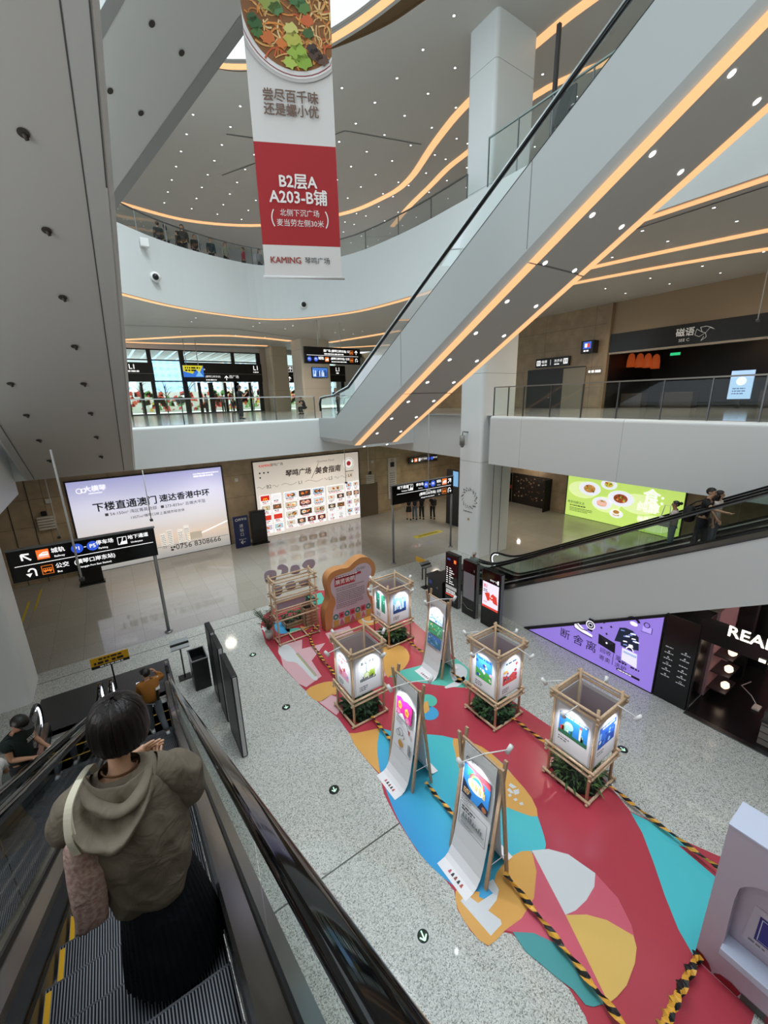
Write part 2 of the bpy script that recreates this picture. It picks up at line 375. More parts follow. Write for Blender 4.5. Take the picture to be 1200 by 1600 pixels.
# L2 ring slab with curved edge
INN = catmull([(14.6, -12, 0), (14.45, -2, 0), (14.35, 5, 0), (14.25, 10, 0), (14.2, 14.5, 0), (14.1, 18.3, 0), (13.4, 22.4, 0), (11.6, 25.6, 0), (9.6, 27.0, 0), (7.2, 26.8, 0), (4.4, 25.8, 0), (2.1, 24.2, 0), (-0.5, 22.0, 0), (-3.5, 19, 0), (-6, 14, 0), (-6.5, 5, 0), (-6.5, -12, 0)], 5)
def ring_slab(name, inn, zb, zt, far, mats):
    mb = MB(); cx, cy = 5, 8
    out = []
    for p in inn:
        d = V((p.x - cx, p.y - cy)); d.normalize(); out.append((cx + d.x * far, cy + d.y * far))
    n = len(inn)
    for i in range(n - 1):
        a, b = inn[i], inn[i + 1]; c, d = out[i], out[i + 1]
        mb.add([(a.x, a.y, zb), (b.x, b.y, zb), (b.x, b.y, zt), (a.x, a.y, zt)], [(0, 1, 2, 3)], 0, True)
        mb.quad((a.x, a.y, zb), (b.x, b.y, zb), (d[0], d[1], zb), (c[0], c[1], zb), 1)
        u1, u2 = V((c[0] - a.x, c[1] - a.y, 0)).normalized() * .16, V((d[0] - b.x, d[1] - b.y, 0)).normalized() * .16; zf = zt - .65
        mb.quad((a.x, a.y, zt), (b.x, b.y, zt), (b.x + u2.x, b.y + u2.y, zt), (a.x + u1.x, a.y + u1.y, zt), 0)
        mb.quad((a.x + u1.x, a.y + u1.y, zt), (b.x + u2.x, b.y + u2.y, zt), (b.x + u2.x, b.y + u2.y, zf), (a.x + u1.x, a.y + u1.y, zf), 0)
        mb.quad((a.x + u1.x, a.y + u1.y, zf), (b.x + u2.x, b.y + u2.y, zf), (d[0], d[1], zf), (c[0], c[1], zf), 2)
    return struct(mb.build(name, mats, fix=False))
ring_slab('ceiling_second', INN, 13.05, 16.0, 38, [WHITE, CEIL, L1TILE])
def offset(pts, d):
    o = []
    for i, p in enumerate(pts):
        t = (pts[min(i + 1, len(pts) - 1)] - pts[max(i - 1, 0)]); t.z = 0; t.normalize(); o.append(p + V((t.y, -t.x, 0)) * d)
    return o
def ribbon(mb, a, b, z, mi=0, z2=None):
    for i in range(len(a) - 1):
        mb.quad((a[i].x, a[i].y, z), (a[i + 1].x, a[i + 1].y, z), (b[i + 1].x, b[i + 1].y, z2 or z), (b[i].x, b[i].y, z2 or z), mi)
def strip_light(label, pts, w, z, cat='strip light', n=6, th=0.03, smooth=True, group='warm strip lights in the ceilings'):
    p = catmull([(x, y, 0) for x, y in pts], n) if smooth else [V((x, y, 0)) for x, y in pts]
    a, b = offset(p, -w / 2), offset(p, w / 2); mb = MB(); ribbon(mb, a, b, z - th)
    for q, r in ((a, a), (b, b)):
        for i in range(len(q) - 1): mb.quad((q[i].x, q[i].y, z), (q[i + 1].x, q[i + 1].y, z), (q[i + 1].x, q[i + 1].y, z - th), (q[i].x, q[i].y, z - th))
    o = mb.build('strip_light', LED, fix=False); return tag(o, label, cat, group)
a = offset(INN, 0.10); b = offset(INN, 0.42); mb = MB(); ribbon(mb, a[8:70], b[8:70], 13.03); mb.build('strip_light', LED, fix=False)
tag(bpy.data.objects['strip_light'], 'warm strip light following the underside of the curved white balcony edge', 'strip light', 'warm strip lights in the ceilings')
strip_light('farther warm strip on the ceiling above the entrance doors', [(2.0, 41.5), (5, 41.3), (9.1, 40.3), (12, 39.7), (13.9, 39.5)], 0.5, 13.04)
strip_light('nearer warm strip on the ceiling above the entrance doors', [(1.2, 41.2), (2.9, 39.9), (8.1, 35.3), (11.4, 34.9), (14.6, 35.6)], 0.5, 13.04)
strip_light('short warm ceiling strip just right of the television column', [(18.1, 35.1), (19.2, 31), (20.1, 27.1)], 0.45, 13.04)
strip_light('lower warm ceiling strip right of the television column', [(20, 38.7), (22.3, 36.6), (24.2, 34.3)], 0.45, 13.04)
strip_light('upper of the two warm ceiling strips above the dark shop', [(17.3, 13.5), (17.9, 10.1), (18.4, 8), (19.1, 5.5), (20, 2.5)], 0.34, 13.04)
strip_light('lower of the two warm ceiling strips above the dark shop', [(18.9, 15), (19.6, 11.8), (20.4, 9), (21.5, 6.1), (23, 3)], 0.34, 13.04)
# top ceiling (over L2) with its opening, recess with its shadow painted brown and L3 edge
INA = catmull([(12.6, 3, 0), (12.2, 9, 0), (11.6, 13, 0), (10.88, 15.9, 0), (10.1, 17.95, 0), (9.0, 20, 0), (7.7, 21.2, 0), (6, 21.9, 0), (3, 21.6, 0), (0, 20, 0), (-3, 17, 0)], 6)
INB = catmull([(14.8, 3, 0), (13.6, 9, 0), (13.0, 13, 0), (12.35, 15, 0), (11.7, 16.7, 0), (10.3, 18.9, 0), (8.0, 21.6, 0), (6, 22.3, 0), (3, 22.0, 0), (0, 20.4, 0), (-3, 17.4, 0)], 6)
mb = MB()
ringo = [(5 + (p.x - 5) / max(0.1, V((p.x - 5, p.y - 4)).length) * 42, 4 + (p.y - 4) / max(0.1, V((p.x - 5, p.y - 4))  .length) * 42) for p in INB]
for i in range(len(INB) - 1):
    a, b, c, d = INB[i], INB[i + 1], ringo[i + 1], ringo[i]
    mb.quad((a.x, a.y, 22), (b.x, b.y, 22), (c[0], c[1], 22), (d[0], d[1], 22), 0)
    mb.quad((a.x, a.y, 22), (b.x, b.y, 22), (b.x, b.y, 22.5), (a.x, a.y, 22.5), 1)
struct(mb.build('ceiling_top', [CEIL, SHADE_BROWN], fix=False))
mb = MB(); ribbon(mb, INA, INB, 22.06, 1)
for i in range(len(INA) - 1):
    a, b = INA[i], INA[i + 1]; mb.add([(a.x, a.y, 22.05), (b.x, b.y, 22.05), (b.x, b.y, 25.6), (a.x, a.y, 25.6)], [(0, 1, 2, 3)], 0, True)
struct(mb.build('wall_fascia_top', [WHITE, SHADE_BROWN], fix=False))
a, b = offset(INA, -0.02), offset(INA, -0.45) ; c = offset(INA, -0.62)
mb = MB(); ribbon(mb, INA, offset(INA, -0.12), 22.04, 1); ribbon(mb, offset(INA, 0.12), offset(INA, 0.46), 22.03, 0); ribbon(mb, INA, offset(INA, 0.12), 22.03, 1); ribbon(mb, offset(INA, 0.46), offset(INA, 0.6), 22.03, 1)
tag(mb.build('strip_light', [LED, SOFF], fix=False), 'warm strip light along the topmost balcony edge behind the banner', 'strip light', 'warm strip lights in the ceilings')
strip_light('long wavy warm strip on the top ceiling, left end behind the banner', [(1, 37.5), (4.2, 38.6), (8.6, 39.2), (13.6, 37.2), (18.1, 32.2), (19.5, 28.1), (19.55, 25.2), (18.3, 21.1), (17.6, 17.9), (17.45, 13.7), (17.5, 11.8), (18, 8)], 0.42, 21.99)
strip_light('outer wavy warm strip on the top ceiling beside the white column', [(23, 32), (22, 28.5), (21.35, 25.3), (20.8, 22.8), (20.6, 20.6), (20, 15.9), (21, 12.6), (22, 10)], 0.38, 21.99)
# walls behind L2 and L1
m = MB().box(-12, 50, 44, 44.3, 16, 22.1); m.box(30, 30.3, -12, 44, 16, 22.1); S('wall_upper_back', m, [mat('#b9bac0', 0.45)])
m = MB().box(25.6, 25.9, 13.9, 45, Z1, 13.05); S('wall_upper_right', m, [TAN])
m = MB().box(25.6, 25.9, -12, 13.9, 11.35, 13.05); m.box(25.35, 25.62, 13.75, 13.95, Z1, 13.05); S('wall_shop_head', m, [mat('#a08a6e', 0.4)])
m = MB()
for z in (8.4, 9.6, 10.8, 12.0): m.box(25.58, 25.6, 13.95, 45, z, z + 0.02)
S('trim_2', m, [mat('#8a7b66', 0.5)])
# ceiling seams, dark lines
def seam(mb, pts, w, z, mi=0):
    p = [V((x, y, 0)) for x, y in pts]; ribbon(mb, offset(p, -w / 2), offset(p, w / 2), z, mi)
mb = MB()
seam(mb, [(17.8, 21.8), (13.5, 23.0), (9, 31)], 0.08, 21.985); seam(mb, [(8.2, 26.6), (11.3, 25.6)], 0.10, 21.985); seam(mb, [(2.5, 33), (-2, 27)], 0.08, 21.985)
seam(mb, [(0, 33.6), (9, 31.6), (14, 33.5)], 0.10, 13.035); seam(mb, [(15.1, 12), (15.2, 0)], 0.06, 13.035)
struct(mb.build('trim_3', [SEAM], fix=False))
# small downlights, gathered per ceiling (countless pin points)
def dots(name, label, pts, r, z, nrm=None, m=DOT):
    for i, (x, y) in enumerate(pts):
        if i == 0:
            mb = MB(); mb.add([(r * cos(2 * pi * k / 10), r * sin(2 * pi * k / 10), 0) for k in range(10)], [tuple(range(10))]); mb.add([(1.3 * r * cos(2 * pi * k / 10), 1.3 * r * sin(2 * pi * k / 10), 0.004) for k in range(10)], [tuple(range(10))], 1)
            o = first = mb.build(name, [m, STEELD], fix=False)
        else: o = first.copy(); COL.objects.link(o)
        o.location = (x, y, z); tag(o, label, 'downlight', label)

gx = [6.4 + 1.82 * i for i in range(8)] + [20.0 + 1.8 * i for i in range(3)]
tp = [(x, 14.8 + 1.84 * j) for x in gx for j in range(14) if (x > 13 or 14.8 + 1.84 * j > 22.8 - (x - 8.2) * 1.1) and (x < 14 or x > 17.2 or j > 0) and 14.8 + 1.84 * j < 38]
dots('recessed_downlight', 'small bright downlight in the top ceiling grid', tp, 0.055, 21.975)
dots('recessed_downlight', 'small bright downlight in the ceiling before the dark upper shop', [(x, y) for x in (15.45, 17.25) for y in (0, 1.95, 3.9, 5.8, 7.7, 9.6, 11.5)] + [(x, y) for x in (21.8, 23.75) for y in (2.3, 4.3, 6.3, 8.25, 10.25, 12.3)], 0.045, 13.03)
dots('recessed_downlight', 'small downlight in the ceiling before the entrance doors', [(x, y) for x in (5.8, 9.7, 12, 16, 17.6) for y in (28.6, 30, 34.4)], 0.05, 13.03)
# ================================================================ escalators
TG = tan(R(30))
def stripes(name, c1, c2, pitch, duty=0.5, rough=0.35, metal=0.6, ax=0):
    m, t, b, N, L = nt(name, rough); b.inputs['Metallic'].default_value = metal
    tc = N('ShaderNodeTexCoord'); sp = N('ShaderNodeSeparateXYZ'); L(tc.outputs['Object'], sp.inputs[0])
    a = N('ShaderNodeMath', operation='ADD'); a.inputs[1].default_value = 40; L(sp.outputs[ax], a.inputs[0])
    d = N('ShaderNodeMath', operation='DIVIDE'); d.inputs[1].default_value = pitch; L(a.outputs[0], d.inputs[0])
    f = N('ShaderNodeMath', operation='FRACT'); L(d.outputs[0], f.inputs[0])
    r = ramp(N, (0.0, c1), (duty - 0.06, c1), (duty + 0.06, c2), (0.94, c2), (1.0, c1)); L(f.outputs[0], r.inputs[0]); L(r.outputs[0], b.inputs['Base Color'])
    bp = N('ShaderNodeBump', i_Strength=0.6, i_Distance=0.008); L(r.outputs[0], bp.inputs['Height']); L(bp.outputs[0], b.inputs['Normal']); return m
TREAD = stripes('ribbed_tread', '#8d8f99', '#0b0b0e', 0.0165, 0.42)
RIBPL = stripes('ribbed_plate', '#4a4a4b', '#323233', 0.02, 0.5, 0.45, 0.3)
YEL = mat('#d9a300', 0.5); SKIRT = mat('#141416', 0.3); DECK = mat('#8b867f', 0.16, 0.8); DECKD = mat('#3a3a3c', 0.18, 0.8)
NEWEL = mat('#eef4ff', 0.5, emit=2.2); CLAD = mat('#dadbda', 0.42); CLADE = mat('#3f4042', 0.4)
def smax(a, b, k=0.35): return (a + b + sqrt((a - b) ** 2 + k * k)) / 2
def esc(name, label, loc, rz, A, y0, y1, xside=0.655, clad=None, clad_sides=(), clad_depth=1.45, near_steps=False, newel=True, step_from=None, glassm=None, cat='escalator', group=None):
    """moving stairs rising towards -y; A is the height of the nose line at y = 0"""
    t = thing(name, label, cat, loc, rz, group)
    nose = lambda y: max(0.0, smax(0.0, A - TG * y, 0.12) - 0.03)
    hand = lambda y: smax(1.0, A + 1.2 - TG * y, 0.25)
    ys = [y0 + (y1 - 1.2 - y0) * i / 24 for i in range(25)] + [y1 - 0.8, y1 - 0.4]
    ysn = [y0, A / TG - 1.3] + [A / TG - 1.0 + 0.2 * i for i in range(9)] + [y1 - 0.6]
    ye = y1 - 0.45
    # steps
    s = MB(); s.box(-0.5, 0.5, -0.4, -0.012, -0.03, 0, 0); s.box(-0.5, 0.5, -0.03, 0, -0.24, -0.002, 1); s.box(-0.5, 0.5, -0.012, 0.0, -0.03, 0.001, 1)
    s.box(-0.495, -0.465, -0.39, -0.03, -0.02, 0.003, 2)
    s2 = MB(); s2.v, s2.f, s2.m, s2.sm = s.v[:], s.f[:], s.m[:], s.sm[:]; s2.box(-0.5, 0.5, -0.40, -0.375, -0.02, 0.004, 2)
    first = first2 = None; k0 = 0
    y = 2.64 - 0.4 * 20
    while y < y1 - 0.85:
        if y > (step_from if step_from is not None else y0 + 0.4):
            far = y > 8.6
            src = first2 if far else first
            if src is None:
                o = (s2 if far else s).build('step', [TREAD, mat('#55565c', 0.4, 0.5), YEL], t, False)
                if far: first2 = o
                else: first = o
            else:
                o = src.copy(); COL.objects.link(o)
            o.location = (0, y, nose(y))
        y += 0.4
    # skirts, decks, handrails, glass
    for sg in (-1, 1):
        mb = MB()
        for a, b in zip(ysn, ysn[1:]):
            mb.add([(sg * 0.512, a, nose(a) - 0.3), (sg * 0.512, b, nose(b) - 0.3), (sg * 0.512, b, nose(b) + 0.30), (sg * 0.512, a, nose(a) + 0.30)], [(0, 1, 2, 3)])
            mb.add([(sg * 0.502, a, nose(a) + 0.05), (sg * 0.502, b, nose(b) + 0.05), (sg * 0.502, b, nose(b) + 0.09), (sg * 0.502, a, nose(a) + 0.09)], [(0, 1, 2, 3)], 1)
        mb.build('skirt_panel', [SKIRT, mat('#2b2b2e', 0.8)], t, False, fix=False)
        prof = [(-0.075, 0.0), (-0.075, -0.05), (0.0, 0.02), (0.06, 0.0), (0.06, 0.055), (0.0, 0.055)]
        mb = MB()
        for a, b in zip(ysn, ysn[1:]):
            q = []
            for yy in (a, b):
                z = nose(yy) + 0.36
                q.append([(sg * 0.512, yy, z - 0.06), (sg * 0.53, yy, z - 0.02), (sg * 0.635, yy, z), (sg * 0.64, yy, z + 0.05), (sg * 0.66, yy, z + 0.05), (sg * 0.665, yy, z), (sg * 0.73, yy, z), (sg * 0.73, yy, z - 0.2)])
            n = len(q[0])
            mb.add(q[0] + q[1], [(i, i + 1, n + i + 1, n + i) for i in range(n - 1)], 0)
            for i in range(n - 1): mb.m[-(n - 1) + i] = 1 if i in (2, 3, 4) else 0
        mb.build('balustrade_deck', [DECK, BLACK], t, False, fix=False)
        # handrail with rounded newel
        path = [(sg * xside, yy, hand(yy)) for yy in [y0 + (A / TG - 0.6 - y0) * i / 8 for i in range(9)] + [A / TG - 0.3 + 0.25 * i for i in range(7)]]
        path = [p for p in path if p[1] < ye - 0.36] + [(sg * xside, ye - 0.36 + 0.36 * cos(R(a)), 0.64 + 0.36 * sin(R(a))) for a in range(90, -91, -15)] + [(sg * xside, ye - 0.7, 0.28)]
        pr = [(-0.045, 0.0), (-0.044, 0.016), (-0.036, 0.028), (-0.02, 0.032), (0.02, 0.032), (0.036, 0.028), (0.044, 0.016), (0.045, 0.0), (0.038, -0.016), (-0.038, -0.016)]
        MB().sweep(pr, path, side=(1, 0, 0), smooth=True).build('handrail', RUBBER, t, False)
        MB().sweep([(-0.03, -0.016), (0.03, -0.016), (0.024, -0.055), (-0.024, -0.055)], path, side=(1, 0, 0)).build('handrail_guide', STEELD, t, False)
        if newel:
            lp = [(sg * xside, ye - 0.36 + 0.29 * cos(R(a)), 0.64 + 0.29 * sin(R(a))) for a in range(100, -91, -15)]
            MB().sweep([(-0.02, 0.012), (0.02, 0.012), (0.02, -0.012), (-0.02, -0.012)], lp, side=(1, 0, 0)).build('newel_light', NEWEL, t, False)
        gl = [p for p in path if p[1] < ye - 0.36]
        a = y0; edges = [y0]
        while a < ye - 2: a += 1.8; edges.append(min(a, ye - 0.36))
        if edges[-1] < ye - 0.4: edges.append(ye - 0.36)
        for a, b in zip(edges, edges[1:]):
            yy = [a + 0.01 + (b - a - 0.02) * i / 4 for i in range(5)]
            top = [(sg * 0.65, v, hand(v) - 0.05) for v in yy]; bot = [(sg * 0.65, v, nose(v) + 0.4) for v in yy]
            if b > ye - 0.4: top += [(sg * 0.65, ye - 0.36 + 0.3 * cos(R(q)), 0.64 + 0.3 * sin(R(q))) for q in range(75, -50, -15)]
            g = MB(); g.add(top + bot[::-1], [tuple(range(len(top) + len(bot)))]); g.build('glass_panel', glassm or GLASSG, t, False, fix=False)
    # comb and floor plate
    c = MB(); c.box(-0.52, 0.52, y1 - 0.85, y1 - 0.55, -0.02, 0.012); c.build('comb_plate', mat('#b8b8b6', 0.3, 0.8), t, False)
    if clad:
        for sg in clad_sides:
            q = []
            for yy in ysn + [y1 - 0.2]:
                zt, zb = nose(yy) + 0.2, max(0.0, nose(yy) - clad_depth)
                if nose(yy) < 0.05: zb = 0.0
                q.append((yy, zt, zb))
            ya = (A - clad_depth) / TG
            q = [v for v in q if v[0] < ya or v[0] > A / TG - 1.2]
            poly = [(sg * 0.735, v[0], v[1]) for v in q] + [(sg * 0.735, v[0], 0.0) for v in reversed(q) if v[0] > ya] + [(sg * 0.735, ya, 0.0), (sg * 0.735, y0, A - TG * y0 - clad_depth)]
            pm = MB(); pm.prism(poly, (-sg * 0.05, 0, 0)); pm.build('side_panel', clad, t, False)
            tr = MB(); tr.sweep([(-0.02, 0), (0.02, 0), (0.02, 0.03), (-0.02, 0.03)], [(sg * 0.735, v[0], v[1]) for v in q], side=(1, 0, 0)); tr.build('edge_trim', CLADE, t, False)
        um = MB(); um.quad((-0.73, y0, A - TG * y0 - clad_depth), (0.73, y0, A - TG * y0 - clad_depth), (0.73, (A - clad_depth) / TG, 0), (-0.73, (A - clad_depth) / TG, 0)); um.build('underside', CLAD, t, False, fix=False)
    return t
E1 = esc('escalator', 'black escalator going down with the woman in the olive jacket on it', (-0.43, 0, 0), -0.0113, 6.0, -2.2, 12.5)
E0 = esc('escalator', 'escalator at the left picture edge with the couple in green and yellow on it', (-1.99, 0, 0), -0.0113, 6.0, -2.2, 12.5, step_from=4)
E5 = esc('escalator', 'grey sided escalator rising above the purple poster with riders on it', (12.05, 0, 0), 0, 6.1, -1.9, 12.4, clad=CLAD, clad_sides=(-1,))
E6 = esc('escalator', 'escalator behind the grey sided one, its curved handrail end before the white column', (13.52, 0, 0), 0, 6.1, -1.9, 12.6)
o = MB().box(-2.75, 0.5, 11.75, 13.63, 0, 0.012).build('floor_plate', RIBPL); tag(o, 'dark grey ribbed floor plate at the foot of the two left escalators', 'floor plate')
o = MB().box(11.3, 14.3, 11.6, 13.5, 0, 0.012).build('floor_plate', RIBPL); tag(o, 'dark ribbed floor plate at the foot of the right hand escalators beside the white column', 'floor plate')

# overhead escalators seen from below: white trusses
def truss(name, label, x0, x1, st, cham, parts, mats, y_h=None):
    t = thing(name, label, 'escalator', ((x0 + x1) / 2, st[0][0], st[0][1]))
    rings = []
    for y, zb, zt in st:
        rings.append([(x0, y, zt), (x0, y, zb + cham[1]), (x0 + cham[0], y, zb), (x1 - cham[0], y, zb), (x1, y, zb + cham[1]), (x1, y, zt)])
    mb = MB()
    for a, b in zip(rings, rings[1:]):
        mb.add(a + b, [(i, (i + 1) % 6, 6 + (i + 1) % 6, 6 + i) for i in range(6)])
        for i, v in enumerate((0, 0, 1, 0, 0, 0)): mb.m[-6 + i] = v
    mb.add(rings[0], [tuple(range(6))]); mb.add(rings[-1], [tuple(range(6))])
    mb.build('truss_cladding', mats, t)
    return t
EZ = 15.35
E2 = truss('escalator', 'large white escalator with two glowing edges climbing across the upper hall', 9.2, 11.72,
           [(19.49, 6.0, 7.15), (17.67, 6.0, 7.2), (16.2, 6.0, 8.04), (-6, 18.81, 20.86)], (0.16, 0.22), None, [mat('#bcc0bf', 0.42), SOFF])
pu = lambda y: EZ - TG * y
def on_slope(mb, x0, x1, ya, yb, off, z=EZ, mi=0):
    mb.quad((x0, ya, z - TG * ya - off), (x1, ya, z - TG * ya - off), (x1, yb, z - TG * yb - off), (x0, yb, z - TG * yb - off), mi)
for x0, x1, lb in ((9.30, 9.62, 'left'), (11.42, 11.68, 'right')):
    mb = MB(); ya = 16.15
    for yb in (12.4, 7.25, 2.1, -3.05, -6): on_slope(mb, x0, x1, ya, yb + 0.03, 0.012); ya = yb
    mb.build('edge_light', LED, E2, fix=False)
r = 0.062; dm = MB()
dm.add([(r * cos(2 * pi * k / 10), r * sin(2 * pi * k / 10) * cos(R(30)), -r * sin(2 * pi * k / 10) * 0.5) for k in range(10)], [tuple(range(10))])
first = None
for i in range(12):
    for x in (9.83 + 0.01 * i, 11.1 + 0.012 * i):
        y = 3.75 + 1.145 * i
        if first is None: o = first = dm.build('recessed_light', DOT, E2, False, fix=False)
        else: o = first.copy(); COL.objects.link(o)
        o.location = V((x, y, pu(y) - 0.012)) - E2.location
mb = MB()
for y in (12.4, 7.25, 2.1, -3.05): mb.box(9.195, 9.2, y - 0.008, y + 0.008, pu(y) + 0.25, pu(y) + 2.05); on_slope(mb, 9.36, 11.6, y - 0.02, y + 0.02, 0.006)
mb.build('panel_joint', SEAM, E2, fix=False)
pt = [(9.28, y, z) for y, z in ((19.35, 7.5), (19.4, 7.85), (19.25, 8.12), (18.6, 8.18), (17.8, 8.22), (17.3, 8.36))] + [(9.28, y, 18.02 - TG * y) for y in (16.4, 15, 5, -6)]
for dx in (0, 1.35):
    P = [(x + dx, y, z) for x, y, z in pt]
    MB().sweep([(-0.045, -0.03), (-0.045, 0.02), (0, 0.035), (0.045, 0.02), (0.045, -0.03)], P, side=(1, 0, 0), smooth=True).build('handrail', RUBBER, E2)
    MB().sweep([(-0.05, -0.075), (-0.05, -0.035), (0.05, -0.035), (0.05, -0.075)], P, side=(1, 0, 0)).build('handrail_light', mat('#e6ecef', 0.25, 0.9), E2)
    top = [(p[0], p[1], p[2] - 0.06) for p in P[1:]]; bot = [(9.28 + dx, -6, 17.42 + 6 * TG), (9.28 + dx, 17.67, 7.2), (9.28 + dx, 19.4, 7.15)]
    g = MB(); g.add(top + bot, [tuple(range(len(top) + 3))]); g.build('glass_panel', GLASSG, E2, fix=False)
mb = MB(); mb.sweep([(-0.012, -0.01), (0.012, -0.01), (0.012, 0.012), (-0.012, 0.012)], [(9.21, 17.67, 7.21), (9.21, -6, 17.41 + 6 * TG)], side=(1, 0, 0)); mb.build('glass_base_trim', mat('#4a4f52', 0.3, 0.6), E2)
D3 = 5.45 + TG * 19.4
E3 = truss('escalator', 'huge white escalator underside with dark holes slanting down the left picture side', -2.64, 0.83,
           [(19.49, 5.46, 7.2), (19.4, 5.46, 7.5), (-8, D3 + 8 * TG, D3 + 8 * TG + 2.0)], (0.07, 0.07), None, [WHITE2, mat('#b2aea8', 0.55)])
mb = MB()
for x, a, b in ((0.427, 19.3, -7), (-2.37, 19.3, -7), (0.72, 9, -7)): on_slope(mb, x - 0.010, x + 0.010, a, b, 0.006, D3)
mb.build('panel_joint', DSEAM, E3, fix=False)
mb = MB(); on_slope(mb, 0.44, 0.735, 19.3, -7, 0.003, D3); on_slope(mb, -2.57, -2.38, 19.3, -7, 0.003, D3); mb.build('edge_panel', mat('#b3b1ad', 0.5), E3, fix=False)
r = 0.075; dm = MB(); dm.add([(r * cos(2 * pi * k / 12), r * sin(2 * pi * k / 12) * cos(R(30)), -r * sin(2 * pi * k / 12) * 0.5) for k in range(12)], [tuple(range(12))])
dm.tube([(0, 0, 0.0), (0.03, 0.04, -0.06)], 0.03, 6)
first = None
for i in range(12):
    for x in (-0.22, -1.7):
        y = 3.1 + 1.355 * i
        if first is None: o = first = dm.build('recessed_light', mat('#3a342e', 0.6), E3, False, fix=False)
        else: o = first.copy(); COL.objects.link(o)
        o.location = V((x, y, D3 - TG * y - 0.012)) - E3.location
# slanted link escalator behind
P0 = V((2.841, 12.736, 14.677)); H = V((-0.804, -0.5945, 0)); D = V((-0.5945, 0.804, -0.5735))
E4 = thing('escalator', 'white escalator underside crossing diagonally behind the hanging banner', 'escalator', P0)
mb = MB(); a, b = P0 - D * 16, P0 + D * 9
U = V((0, 0, 1.9))
mb.add([a, b, b + H * 2.4, a + H * 2.4, a + U, b + U, b + H * 2.4 + U, a + H * 2.4 + U], [(0, 1, 2, 3), (0, 1, 5, 4), (2, 3, 7, 6), (4, 5, 6, 7), (0, 3, 7, 4), (1, 2, 6, 5)])
mb.build('truss_cladding', mat('#cfd0cd', 0.5), E4)
EP = mat('#9a9b99', 0.55); mb = MB(); dn = V((0, 0, -0.012))
for s0, s1 in ((0.0, 0.30), (2.16, 2.4)): mb.quad(a + H * s0 + dn, b + H * s0 + dn, b + H * s1 + dn, a + H * s1 + dn)
mb.build('edge_panel', EP, E4, fix=False)
first = None; nrm = H.cross(D).normalized()
dm = MB(); dm.add([(H * (cos(2 * pi * k / 10) * 0.06) + D * (sin(2 * pi * k / 10) * 0.06)) for k in range(10)], [tuple(range(10))])
for i in range(-8, 6):
    for s0, ph in ((0.85, 0.35), (1.6, 0.35)):
        if first is None: o = first = dm.build('recessed_light', mat('#3a342e', 0.6), E4, False, fix=False)
        else: o = first.copy(); COL.objects.link(o)
        o.location = D * (i * 1.35 + ph) + H * s0 + dn * 1.5
# ================================================================ signs, light boxes, shops
BLUE = mat('#2f55c8', 0.4, emit=0.9); ORANGE = mat('#f2722b', 0.4, emit=0.9); INK = mat('#1d1c1f', 0.6); INKR = mat('#b3282d', 0.6); GREYT = mat('#7c7c80', 0.6)
SIGNB = mat('#0b0b0d', 0.22); REDP = mat('#b02a30', 0.55); ORLINE = mat('#e87b2a', 0.4, emit=0.8)
def arrow(s, x, y, k, ang, m, l=2):
    ca, sa = cos(R(ang)), sin(R(ang)); T = lambda a, b: (x + (a * ca - b * sa) * k, y + (a * sa + b * ca) * k)
    s.line([T(-0.5, 0), T(0.4, 0)], 0.16 * k, m, l); s.line([T(0.0, 0.42), T(0.46, -0.0)], 0.16 * k, m, l); s.line([T(0.0, -0.42), T(0.46, 0.0)], 0.16 * k, m, l)
def uturn(s, x, y, k, m, flip=1, l=2):
    s.ring(x, y + 0.1 * k, 0.34 * k, 0.15 * k, m, l, 14, 0, 180)
    s.rect(x + flip * 0.19 * k, y - 0.45 * k, x + flip * 0.34 * k, y + 0.12 * k, m, l)
    s.poly([(x - flip * 0.52 * k, y - 0.08 * k), (x - flip * 0.02 * k, y - 0.08 * k), (x - flip * 0.27 * k, y - 0.48 * k)], m, l)
def train(s, x, y, k, l=2):
    s.rect(x - .5 * k, y - .5 * k, x + .5 * k, y + .5 * k, ORANGE, l); s.poly([(x - .4 * k, y - .18 * k), (x + .42 * k, y - .18 * k), (x + .42 * k, y + .22 * k), (x + .05 * k, y + .24 * k), (x - .3 * k, y + .02 * k)], WT, l + 1)
    s.rect(x - .42 * k, y - .32 * k, x + .42 * k, y - .27 * k, WT, l + 1)
    for i in range(3): s.rect(x + (.0 + i * .13) * k, y + .03 * k, x + (.09 + i * .13) * k, y + .13 * k, ORANGE, l + 2)
def bus(s, x, y, k, l=2):
    s.rect(x - .5 * k, y - .5 * k, x + .5 * k, y + .5 * k, ORLINE, l); s.rect(x - .44 * k, y - .44 * k, x + .44 * k, y + .44 * k, SIGNB, l + 1)
    s.rect(x - .38 * k, y - .18 * k, x + .38 * k, y + .2 * k, ORLINE, l + 2)
    for i in range(4): s.rect(x + (-.33 + i * .18) * k, y + .0 * k, x + (-.2 + i * .18) * k, y + .14 * k, SIGNB, l + 3)
    for q in (-.22, .22): s.disc(x + q * k, y - .2 * k, .08 * k, ORLINE, l + 3)
def underpass(s, x, y, k, l=2):
    s.rect(x - .5 * k, y - .5 * k, x + .5 * k, y + .5 * k, WT, l); s.rect(x - .43 * k, y - .43 * k, x + .43 * k, y + .43 * k, SIGNB, l + 1)
    s.poly([(x - .43 * k, y - .43 * k), (x + .43 * k, y - .43 * k), (x + .43 * k, y - .05 * k), (x - .05 * k, y - .12 * k), (x - .2 * k, y - .35 * k)], WT, l + 2)
    s.line([(x + .05 * k, y + .25 * k), (x - .02 * k, y - .1 * k), (x - .2 * k, y - .3 * k)], .1 * k, WT, l + 2); s.disc(x + .08 * k, y + .32 * k, .07 * k, WT, l + 2)
